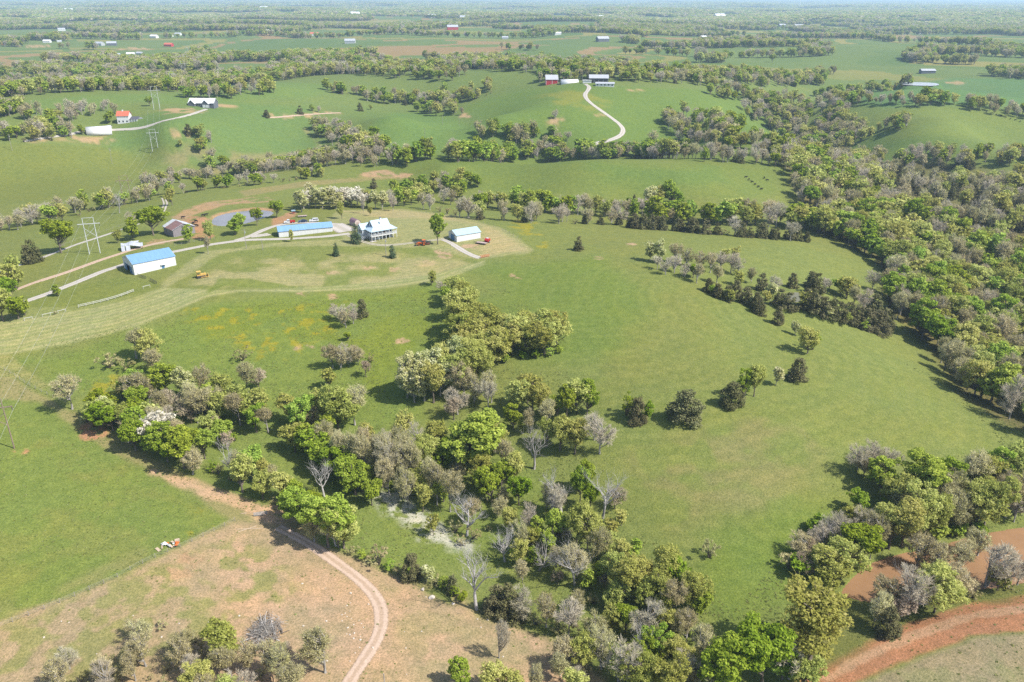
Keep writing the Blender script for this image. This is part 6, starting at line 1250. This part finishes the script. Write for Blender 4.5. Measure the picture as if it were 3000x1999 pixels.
# ------------------------------------------------------------------ scrap, brush, lumber, rocks
e = thing("scrap_pile", "small heap of orange and white scrap boards on the wire fence", "scrap heap", g1(492, 1600), .4)
R_ = np.random.default_rng(5)
for k in range(14):
    a, b_ = R_.uniform(-2.4, 2.4), R_.uniform(-.9, .9); l = R_.uniform(.6, 1.6); th_ = R_.uniform(0, 3.14); z = .1 + R_.uniform(0, .5); q = MB(); q.beam((a - l * math.cos(th_) / 2, b_ - l * math.sin(th_) / 2, z), (a + l * math.cos(th_) / 2, b_ + l * math.sin(th_) / 2, z + R_.uniform(-.1, .3)), R_.uniform(.3, .7), .06); q.build("board", [WHITE, WOOD, ORANGE, STEEL, solid("peach_board", (.75, .5, .36), .8, .1, 2)][k % 5], e)
q = MB(); q.box(1.6, 2.7, .4, 1.2, .0, .7); q.build("crate", WOOD, e)
for i, (a, b_) in enumerate((((693,1552),(770,1549)), ((697,1560),(752,1542)), ((706,1506),(723,1504)))):
    A, B = g1(*a), g1(*b_); q = MB(); d = B - A; q.beam((0, 0, .09), (d.x, d.y, d.z + .09), .16, .14); o = q.build("timber_pole", WOOD); o.location = A; tag(o, ("longer straight pale timber lying on the bare ground", "pale timber lying crosswise over another on the bare ground", "short pale timber lying beside the metal gate")[i], "timber", "loose timbers beside the metal gate")
e = thing("brush_pile", "large heap of grey branches and logs on the bare foreground", "brush pile", g1(772, 1858), 0); e.scale = (1.3, 1.3, 1.2)
for k in range(34):
    a = R_.uniform(0, 6.28); rr_ = R_.uniform(.2, 2.6); th_ = R_.choice([.35, .5, 1.9, 2.1]) + R_.normal(0, .35); l = R_.uniform(2.0, 4.5); c = Vector((rr_ * math.cos(a) * 1.0, rr_ * math.sin(a) * 1.5, R_.uniform(.15, 1.3) * (1 - rr_ / 3.4))); d = Vector((math.cos(th_), math.sin(th_), R_.normal(0, .15))) * l / 2; q = MB(); q.bar(c - d, c + d, R_.uniform(.06, .13), .05, 6); q.build("log", (bark_dead, bark_pale, bark)[k % 3], e)
V = []; F = []
for k in range(420):
    a = R_.uniform(0, 6.28); rr_ = R_.uniform(.2, 3.0); th_ = R_.choice([.3, 1.9, 2.4]) + R_.normal(0, .4); l = R_.uniform(.8, 2.6); c = Vector((rr_ * math.cos(a), rr_ * math.sin(a) * 1.4, R_.uniform(.05, 1.5) * (1 - rr_ / 4.2))); d = Vector((math.cos(th_), math.sin(th_), R_.normal(0, .3))) * l / 2; v, f = tube([c - d, c + Vector(R_.normal(0, .1, 3)), c + d], (.035, .028, .012), 3); o = len(V); V += v; F += [tuple(i + o for i in ff) for ff in f]
o = mesh_obj("branches", V, F, bark_pale, e); o["kind"] = "stuff"
def rock_mesh(seed):
    bm = bmesh.new(); bmesh.ops.create_icosphere(bm, subdivisions=2, radius=1.0); R = np.random.default_rng(seed)
    off = R.uniform(0, 50, 2)
    for v in bm.verts:
        k = 1 + .55 * (float(vnoise(np.array([v.co.x * 1.3 + off[0] + v.co.z]), np.array([v.co.y * 1.3 + off[1]]), seed)[0]) - .5); v.co *= k; v.co.z *= .55
    me = bpy.data.meshes.new("rock"); bm.to_mesh(me); bm.free(); me.materials.append(solid("limestone", (.62, .55, .46), .9, .15, 2)); return me
RM = [rock_mesh(i) for i in range(4)]
spots = [(1264,1752,.75,"large white limestone rock below the white dead tree"),(1238,1728,.5,"pale flat limestone rock beside the large white one"),(1328,1770,.42,"pale rock near the foot of the white dead tree")]
for k in range(60):
    t_ = R_.random()
    px, py = (R_.normal(1040, 25), R_.normal(1850, 45)) if k < 22 else (R_.uniform(850, 1500), R_.uniform(1700, 1980)) if k < 44 else (R_.uniform(50, 800), R_.uniform(1760, 1960))
    if k >= 22 and k < 44 and (py - 1650) < (px - 1000) * .33: continue
    spots.append((px, py, R_.uniform(.12, .3), None))
for i, (px, py, s, lab) in enumerate(spots):
    o = bpy.data.objects.new("limestone_rock", RM[i % 4]); COL.objects.link(o); o.location = g1(px, py) + Vector((0, 0, s * .2)); o.scale = (s, s * .8, s); o.rotation_euler = (0, 0, i * 1.7); tag(o, lab or "small pale limestone rock scattered on the bare foreground dirt", "rock", "limestone rocks on the bare ground")
# ------------------------------------------------------------------ cattle
def cow_mesh():
    J = {0: (0, 0, 1.05, .36), 1: (.55, 0, 1.1, .37), 2: (-.6, 0, 1.08, .36), 3: (.95, 0, 1.22, .22), 4: (1.25, 0, 1.28, .15), 5: (1.55, 0, 1.1, .11), 6: (-.92, 0, 1.15, .12), 7: (-.98, 0, .7, .04)}
    E = [(0, 1), (0, 2), (1, 3), (3, 4), (4, 5), (2, 6), (6, 7)]; n = 8
    for x, root in ((.6, 1), (-.65, 2)):
        for s in (-1, 1): J[n] = (x, s * .2, .72, .14); J[n + 1] = (x + (.03 if root == 1 else -.06), s * .2, .4, .08); J[n + 2] = (x, s * .2, .02, .07); E += [(root, n), (n, n + 1), (n + 1, n + 2)]; n += 3
    for s in (-1, 1): J[n] = (1.2, s * .24, 1.36, .05); E.append((4, n)); n += 1
    me = bpy.data.meshes.new("cow"); me.from_pydata([J[i][:3] for i in range(n)], E, []); o = bpy.data.objects.new("tmp", me); COL.objects.link(o)
    o.modifiers.new("s", 'SKIN')
    for i in range(n): me.skin_vertices[0].data[i].radius = (J[i][3], J[i][3])
    me.skin_vertices[0].data[0].use_root = True; sb = o.modifiers.new("b", 'SUBSURF'); sb.levels = 1
    dg = bpy.context.evaluated_depsgraph_get(); r = bpy.data.meshes.new_from_object(o.evaluated_get(dg)); bpy.data.objects.remove(o); r.name = "cow"; r.materials.clear(); r.materials.append(solid("black_hide", (.022, .018, .016), .7, .3, 2)); return r
CM = cow_mesh()
for i, (px, py, a, lab) in enumerate(((575,652,2.9,"uppermost of three black cows on the red dirt by the barn"),(566,658,1.2,"black cow nearest the weathered barn wall"),(577,665,3.0,"lowest of three black cows on the red dirt by the barn"),(595,635,.5,"smaller black cow lying left of a pair on the pond bank"),(604,633,.7,"black cow right of a pair on the pond bank"),(547,566,1.0,"black cow alone beside the leafy hedge"),(721,542,2.0,"black cow alone on the open pasture beyond the pond"),(536,641,.2,"black cow hidden behind the weathered barn roof"))):
    o = bpy.data.objects.new("cow", CM); COL.objects.link(o); g = g1(px, py); o.location = g; o.rotation_euler = (0, 0, a); o.scale = (.98,) * 3; tag(o, lab, "cow", "black cattle")
for k in range(16):
    px, py = [(2185 + k * 9, 522 + (k * 7) % 40), (2890 + (k - 8) * 14, 330 + (k - 8) * 4)][k > 7]; o = bpy.data.objects.new("cow", CM); COL.objects.link(o); o.location = g1(px, py); o.rotation_euler = (0, 0, k * 1.3); o.scale = (.98,) * 3
    tag(o, f"{ORD[k % 8]} tiny black cow from the left on the " + ("back field" if k <= 7 else "far right hill pasture"), "cow", "cattle on the back field" if k <= 7 else "cattle on the far right hill")
# ------------------------------------------------------------------ dead trees
def dead_tree(px, py, H, label, seed, m=bark_dead, spread=1.0, lean=.05):
    R = np.random.default_rng(seed); TV, TF, BV, BF = [], [], [], []
    def seg(pts, rad, n, tr):
        v, f = tube(pts, rad, n); V, F = (TV, TF) if tr else (BV, BF); o = len(V); V.extend(v); F.extend([tuple(i + o for i in ff) for ff in f])
    def grow(p, d, l, r, lev):
        n = 4; pts = [p]; dd = d.copy()
        for k in range(n): dd = (dd + Vector(R.normal(0, .14, 3)) + Vector((0, 0, .05))).normalized(); pts.append(pts[-1] + dd * l / n)
        seg(pts, [r * (1 - .62 * k / n) for k in range(n + 1)], 6 if lev == 0 else 4, lev == 0)
        if lev < 4:
            nb = (7, 5, 4, 3)[lev]
            for k in range(nb):
                t_ = R.uniform(.35 if lev == 0 else .25, 1.0) if k else 1.0; i = min(int(t_ * n), n - 1); f_ = t_ * n - i; q = pts[i].lerp(pts[i + 1], f_)
                a = R.uniform(0, 6.283); side = Vector((math.cos(a), math.sin(a), R.uniform(.1, .7))).normalized(); nd = (dd * .75 + side * .8 * spread).normalized(); grow(q, nd, l * R.uniform(.45, .72), r * (1 - .62 * t_) * .72, lev + 1)
    grow(Vector((0, 0, -.3)), Vector((R.normal(0, lean), R.normal(0, lean), 1)).normalized(), H * .55, H * .027, 0)
    e = thing("dead_tree", label, "dead tree", g1(px, py), seed * 1.1, "dead bare trees")
    mesh_obj("trunk", TV, TF, m, e, True); mesh_obj("branches", BV, BF, m, e, True)
for i, a in enumerate(((689,1400,11.5,"white dead snag leaning out of the fence row"),(1397,1786,17,"tall white dead tree at the edge of the bare ground"),(1480,1646,12,"bare forked dead tree right of the tall white one"),(1565,1375,14,"white dead tree standing behind the huge green tree"),(1765,1518,15.5,"tall white dead tree beside the brown brush at the big field"),(1368,1570,14,"tall dead tree above the white flowered ground"),(1645,1500,13,"grey dead tree left of the bright ivy covered one"),(1578,1672,12,"slim dead trunk in the lower valley wood"),(1684,1714,13,"twisted dead tree in the lower valley wood"),(950,1455,13,"white dead crown rising behind the tall dark green tree"),(985,1600,10,"grey dead tree hanging over the dirt track"),(2345,1925,9,"grey dead tree inside the large olive tree"),(1880,1985,11,"pale dead tree in the woods at the bottom edge"),(2450,1625,9,"bare white tree in the brush by the pond wood"),(2660,1800,12,"grey dead tree in front of the muddy pond"),(2890,1722,13,"tall bare tree at the right end of the muddy pond"),(350,625,12,"pale dead tree in the grey hedgerow behind the ridge lane"),(165,640,11,"grey dead tree at the left of the hedgerow"))):
    dead_tree(*a, seed=40 + i, m=(bark_dead, bark_pale)[i % 4 == 3], spread=.75 + .3 * (i % 3))
# ------------------------------------------------------------------ far homesteads
def house(px, py, Lh, Wh, ev, rg, rz, wm, rm, name, label, cat="house", group=None, wins=0):
    A = g1(px, py); e = thing(name, label, cat, (A.x, A.y, A.z), rz, group); w = MB(); w.box(-Lh / 2, Lh / 2, 0, Wh, -1.5, ev); w.prism([(0, ev), (Wh, ev), (Wh / 2, rg)], 0, -Lh / 2, Lh / 2); w.build("wall", wm, e)
    for s in (0, 1):
        r = MB(); y0, ym = (-.5, Wh / 2 - .01) if not s else (Wh + .5, Wh / 2 + .01); z0 = ev - .5 * (rg - ev) / (Wh / 2) + .25; r.slab([(-Lh / 2 - .5, y0, z0), (Lh / 2 + .5, y0, z0), (Lh / 2 + .5, ym, rg + .25), (-Lh / 2 - .5, ym, rg + .25)], .15); r.build("roof_slope", rm, e)
    for k in range(wins):
        x = -Lh / 2 + (k + .5) * Lh / wins; window(e, x - .6, x + .6, 0, 1.0, 2.4)
    return e
WROOF = ribbed("white_metal_roof", (.84, .85, .87), 0, .4, .4, .04); GROOF = ribbed("grey_metal_roof", (.50, .52, .55), 0, .4, .5, .08); RROOF = solid("red_roof", (.62, .17, .10), .6, .1, .5); DGREY = solid("slate_siding", (.16, .17, .20), .7, .1, .6); REDW = solid("barn_red", (.55, .05, .06), .6, .1, .6); DROOF = solid("dark_roof", (.10, .10, .12), .8, .15, .5)
def hoop(px, py, Lh, Rr, Hh, rz, name, label):
    A = g1(px, py); e = thing(name, label, "hoop barn", (A.x, A.y, A.z), rz); n = 14; V = []; F = []
    for k in range(n + 1):
        a = math.pi * k / n; y = Rr + -Rr * math.cos(a); z = Hh * math.sin(a) ** .8 - .6 * (1 if k in (0, n) else 0); V += [(0, y, z), (Lh, y, z)]
    for k in range(n): F.append((2 * k, 2 * k + 2, 2 * k + 3, 2 * k + 1))
    o = mesh_obj("cover", V, F, solid("white_tarp", (.84, .84, .84), .6, .04, .3), e, True); md_ = o.modifiers.new("t", 'SOLIDIFY'); md_.thickness = .12
    F = [tuple(2 * k + 1 for k in range(n, -1, -1))]; mesh_obj("end_wall", [(v[0] - .15, v[1], v[2]) for v in V], F, WHITE, e)
    for k in range(5): r = MB(); r.bar((Lh * k / 4, .3, -.5), (Lh * k / 4, .3, 1.2), .1); r.build("post", WOODG, e)
    for x, y in ((1, 2.2), (1, 6)): b = MB(); b.box(x, x + 3, y, y + 2.5, -.3, 1.8); b.build("hay_bale", WOOD, e)
hoop(254, 397, 19, 6.0, 5.8, .42, "hoop_barn", "big white hoop barn with dark open end at the left homestead")
e = house(362, 362, 9.5, 9, 6.2, 9.5, .12, WHITE, RROOF, "red_roofed_house", "white two storey farmhouse with red roof beside the hoop barn", wins=3); w = MB(); w.box(4.75, 11, 1, 8, -1.5, 3.2); w.build("annex_wall", WHITE, e); r = MB(); r.slab([(4.6, .2, 3.1), (11.6, .2, 3.1), (11.6, 8.4, 4.6), (4.6, 8.4, 4.6)], .15); r.build("annex_roof", DROOF, e)
for x in (5.2, 7.2, 9.2, 11.2): p = MB(); p.beam((x, -.2, -.5), (x, -.2, 3.2), .25, .25); p.build("porch_post", TRIM, e)
c = MB(); c.box(-1, 0, 4, 5, 9, 10.6); c.build("chimney", WHITE, e)
e = house(590, 314, 24, 11, 3.6, 7.2, -.04, DGREY, WROOF, "new_house", "long slate house with white metal roof on the far homestead hill", wins=0)
for x in (-8, 5):
    w = MB(); w.prism([(x - 3, -1), (x + 3, -1), (x + 3, 3.6), (x, 6.6), (x - 3, 3.6)], 1, -3.2, .5); w.build("front_gable", DGREY, e)
    for s in (-1, 1): r = MB(); r.slab([(x + s * 3.5, -3.6, 3.3), (x + s * 3.5, 4.8, 3.3), (x + s * .01, 4.8, 6.85), (x + s * .01, -3.6, 6.85)], .12); r.build("gable_roof", WROOF, e)
for x in (-11, -4, -1.5, 1): window(e, x - .7, x + .7, 0, .8, 2.5)
for x in (4, 7): d = MB(); d.box(x - 1.3, x + 1.3, -3.26, -3.203, -.2, 2.4); d.build("garage_door", TRIM, e)
car(622, 313, .3, "red_suv", "red vehicle parked beside the white roofed far house", "car", REDP, [(0,.4),(4.7,.4),(4.7,1.05),(3.9,1.08),(1.3,1.05),(.1,.92)], [(1.1,1.04),(4.62,1.04),(4.4,1.75),(1.75,1.78)]); car(309, 375, .1, "white_van", "white van parked between the hoop barn and red roofed house", "van", WCAR, [(0,.4),(5.2,.4),(5.2,1.1),(1.0,1.1),(.1,1.0)], [(.6,1.09),(5.15,1.09),(5.1,2.1),(1.4,2.1)], 2.0); car(403, 350, .2, "grey_car", "small pale car in the yard right of the red roofed house", "car", STEEL, [(0,.35),(4.5,.35),(4.5,.95),(3.7,.98),(1.2,.92),(.1,.8)], [(1.05,.9),(3.9,.95),(3.2,1.42),(1.75,1.42)])
# far hill farm
e = house(1617, 247, 13, 11, 4.8, 9.0, .05, REDW, GROOF, "red_barn", "red barn with white trim on the far hilltop", "barn")
for x in (-6.6, 0, 6.2): t_ = MB(); t_.box(x, x + .4, -.12, -.01, -.5, 4.8); t_.build("trim", TRIM, e)
hoop(1644, 249, 19, 5, 5.0, .1, "hoop_barn", "white hoop barn beside the red barn on the far hilltop")
e = house(1720, 244, 9, 3, 2.8, 3.0, .0, WHITE, WHITE, "box_trailer", "white box trailer between the hoop barn and open barn", "trailer")
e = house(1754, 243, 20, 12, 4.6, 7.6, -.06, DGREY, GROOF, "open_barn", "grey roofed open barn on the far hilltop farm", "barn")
for k in range(4): d = MB(); d.box(-9 + k * 4.8, -5.5 + k * 4.8, -.1, -.01, 0, 3.4); d.build("bay_shade_panel", DARK, e)  # dark panels on the closed front wall, painting the shade inside open bays
e = house(1772, 254, 19, 7, 2.8, 4.0, -.1, WHITE, GROOF, "low_white_house", "low white house with dark windows below the open barn", wins=5)
e = house(2720, 216, 22, 10, 4.2, 6.6, .0, DGREY, GROOF, "field_barn", "lone grey barn with pale roof on the right far field", "barn")
FAR = [(9,132,REDW,RROOF,18,"red barn at the far left edge","barn"),(136,126,WHITE,WROOF,20,"white house among trees beyond the tilled strip","house"),(174,124,WHITE,GROOF,12,"small white house right of the larger one beyond the tilled strip","house"),(287,134,STEEL,GROOF,24,"long pale shed beside the dark roofed barn","shed"),(327,134,DGREY,GROOF,26,"dark barn with pale roof right of the long pale shed","barn"),(342,166,WHITE,GROOF,16,"pale shed at the left of the gravel lot","shed"),(382,164,WHITE,WROOF,18,"white shed in the middle of the gravel lot","shed"),(406,161,STEEL,GROOF,16,"grey shed at the right of the gravel lot","shed"),(448,112,WHITE,WROOF,24,"white shed below the distant village trees","shed"),(491,137,REDW,RROOF,24,"reddish roofed house on the distant ridge","house"),(497,108,WHITE,RROOF,16,"tiny red roofed house in the distant village","house"),(520,104,WHITE,GROOF,20,"tiny pale house right of the red roofed one","house"),(181,91,WHITE,GROOF,26,"white house alone in the distant left wood","house"),(202,35,WHITE,WROOF,60,"white specks of a village near the left horizon","house"),(780,94,WHITE,WROOF,20,"small white house in the distant centre left wood","house"),(920,106,WHITE,RROOF,30,"red roofed farm on a yellowish distant field","house"),(1025,128,STEEL,GROOF,30,"long grey barn on a bare distant ridge","barn"),(1635,103,WHITE,WROOF,22,"white house above the distant middle wood","house"),(1801,93,WHITE,GROOF,24,"pale house on the distant yellow field","house"),(1361,58,WHITE,GROOF,50,"white house on a small clearing toward the horizon","house"),(1266,53,WHITE,GROOF,50,"pale buildings left of the small clearing","house"),(1759,55,WHITE,WROOF,50,"white building right of centre near the horizon","house"),(1943,63,WHITE,GROOF,40,"white house near the tan strip toward the horizon","house"),(1769,123,DGREY,GROOF,34,"long grey shed at the edge of the distant field","shed"),(1327,88,REDW,GROOF,40,"reddish shed with grey roof on the distant yellow field","shed"),(1042,47,WHITE,WROOF,60,"white farm near the horizon left of centre","house"),(1480,115,STEEL,GROOF,20,"tiny grey house on a distant green field","house"),(2113,56,WHITE,WROOF,80,"long white shed near the horizon","shed"),(2340,82,DGREY,GROOF,36,"dark barn of a distant farm cluster","barn"),(2293,79,DGREY,GROOF,30,"dark shed left in the distant farm cluster","shed"),(2350,80,STEEL,GROOF,30,"pale roof right in the distant farm cluster","barn"),(2062,113,WHITE,WROOF,18,"tiny white house in the distant right wood","house"),(2140,69,WHITE,WROOF,40,"tiny white house below the long white shed","house"),(2198,67,WHITE,WROOF,50,"white house right of the long white shed","house"),(2914,141,REDW,RROOF,34,"reddish barn at the far right","barn"),(2960,144,DGREY,RROOF,30,"dark reddish shed at the far right edge","shed"),(2500,80,STEEL,GROOF,36,"pale speck of a house in the right distance","house"),(2700,100,WHITE,WROOF,26,"white house in the distant right woods","house"),(770,30,WHITE,WROOF,70,"white speck near the horizon left of centre","house"),(560,60,WHITE,WROOF,40,"white house in the distant left woods","house"),(2000,100,WHITE,GROOF,24,"pale house beside the distant tall wood","house")]
for px, py, wm, rm, Lh, lab, cat in FAR: house(px, py, Lh * .8, Lh * .5, Lh * .2, Lh * .34, (px % 7) * .12 - .3, wm, rm, {"house": "distant_house", "barn": "distant_barn", "shed": "distant_shed"}[cat], lab, cat)
for px, py, H, m, lab in ((525,12,190,DKSTEEL,"dark tall chimney stack on the left horizon"),(463,8,170,DKSTEEL,"dark shorter chimney stack at the far left of the horizon"),(2342,22,110,WHITE,"thin white water tower on the right horizon"),(2601,36,70,WHITE,"small white tower in the right distance")):
    A = at_level(px, py, 0); e = thing("distant_tower", lab, "tower", (A[0], A[1], float(height(A[0], A[1]))), 0); p = MB(); p.bar((0, 0, -5), (0, 0, H), H * .05, H * .035, 12); p.build("shaft", m, e); p = MB(); p.bar((0, 0, H), (0, 0, H * 1.06), H * .05, H * .05, 12); p.build("cap", m, e)
# ------------------------------------------------------------------ haze: the air of the valley
HB = 46000.0
zmin = float(VZ.min()) - 1.5; zmax = 140.0
bm = bmesh.new(); bmesh.ops.create_cube(bm, size=1.0)
bmesh.ops.scale(bm, vec=(HB * 2.4, HB * 2.4, zmax - zmin), verts=bm.verts); bmesh.ops.translate(bm, vec=(0, 0, (zmax + zmin) / 2), verts=bm.verts)
me = bpy.data.meshes.new("haze"); bm.to_mesh(me); bm.free()
hz = bpy.data.objects.new("haze", me); hz["kind"] = "stuff"; hz["label"] = "thin blue summer haze over the valley"; COL.objects.link(hz)
hm = bpy.data.materials.new("haze_air"); hm.use_nodes = True; ht = hm.node_tree; ht.nodes.remove(ht.nodes["Principled BSDF"])
pv = ht.nodes.new("ShaderNodeVolumePrincipled"); pv.inputs["Color"].default_value = (.55, .75, 1.0, 1); pv.inputs["Density"].default_value = 9.5e-5; pv.inputs["Anisotropy"].default_value = 0.1
ht.links.new(pv.outputs[0], ht.nodes["Material Output"].inputs["Volume"]); me.materials.append(hm)
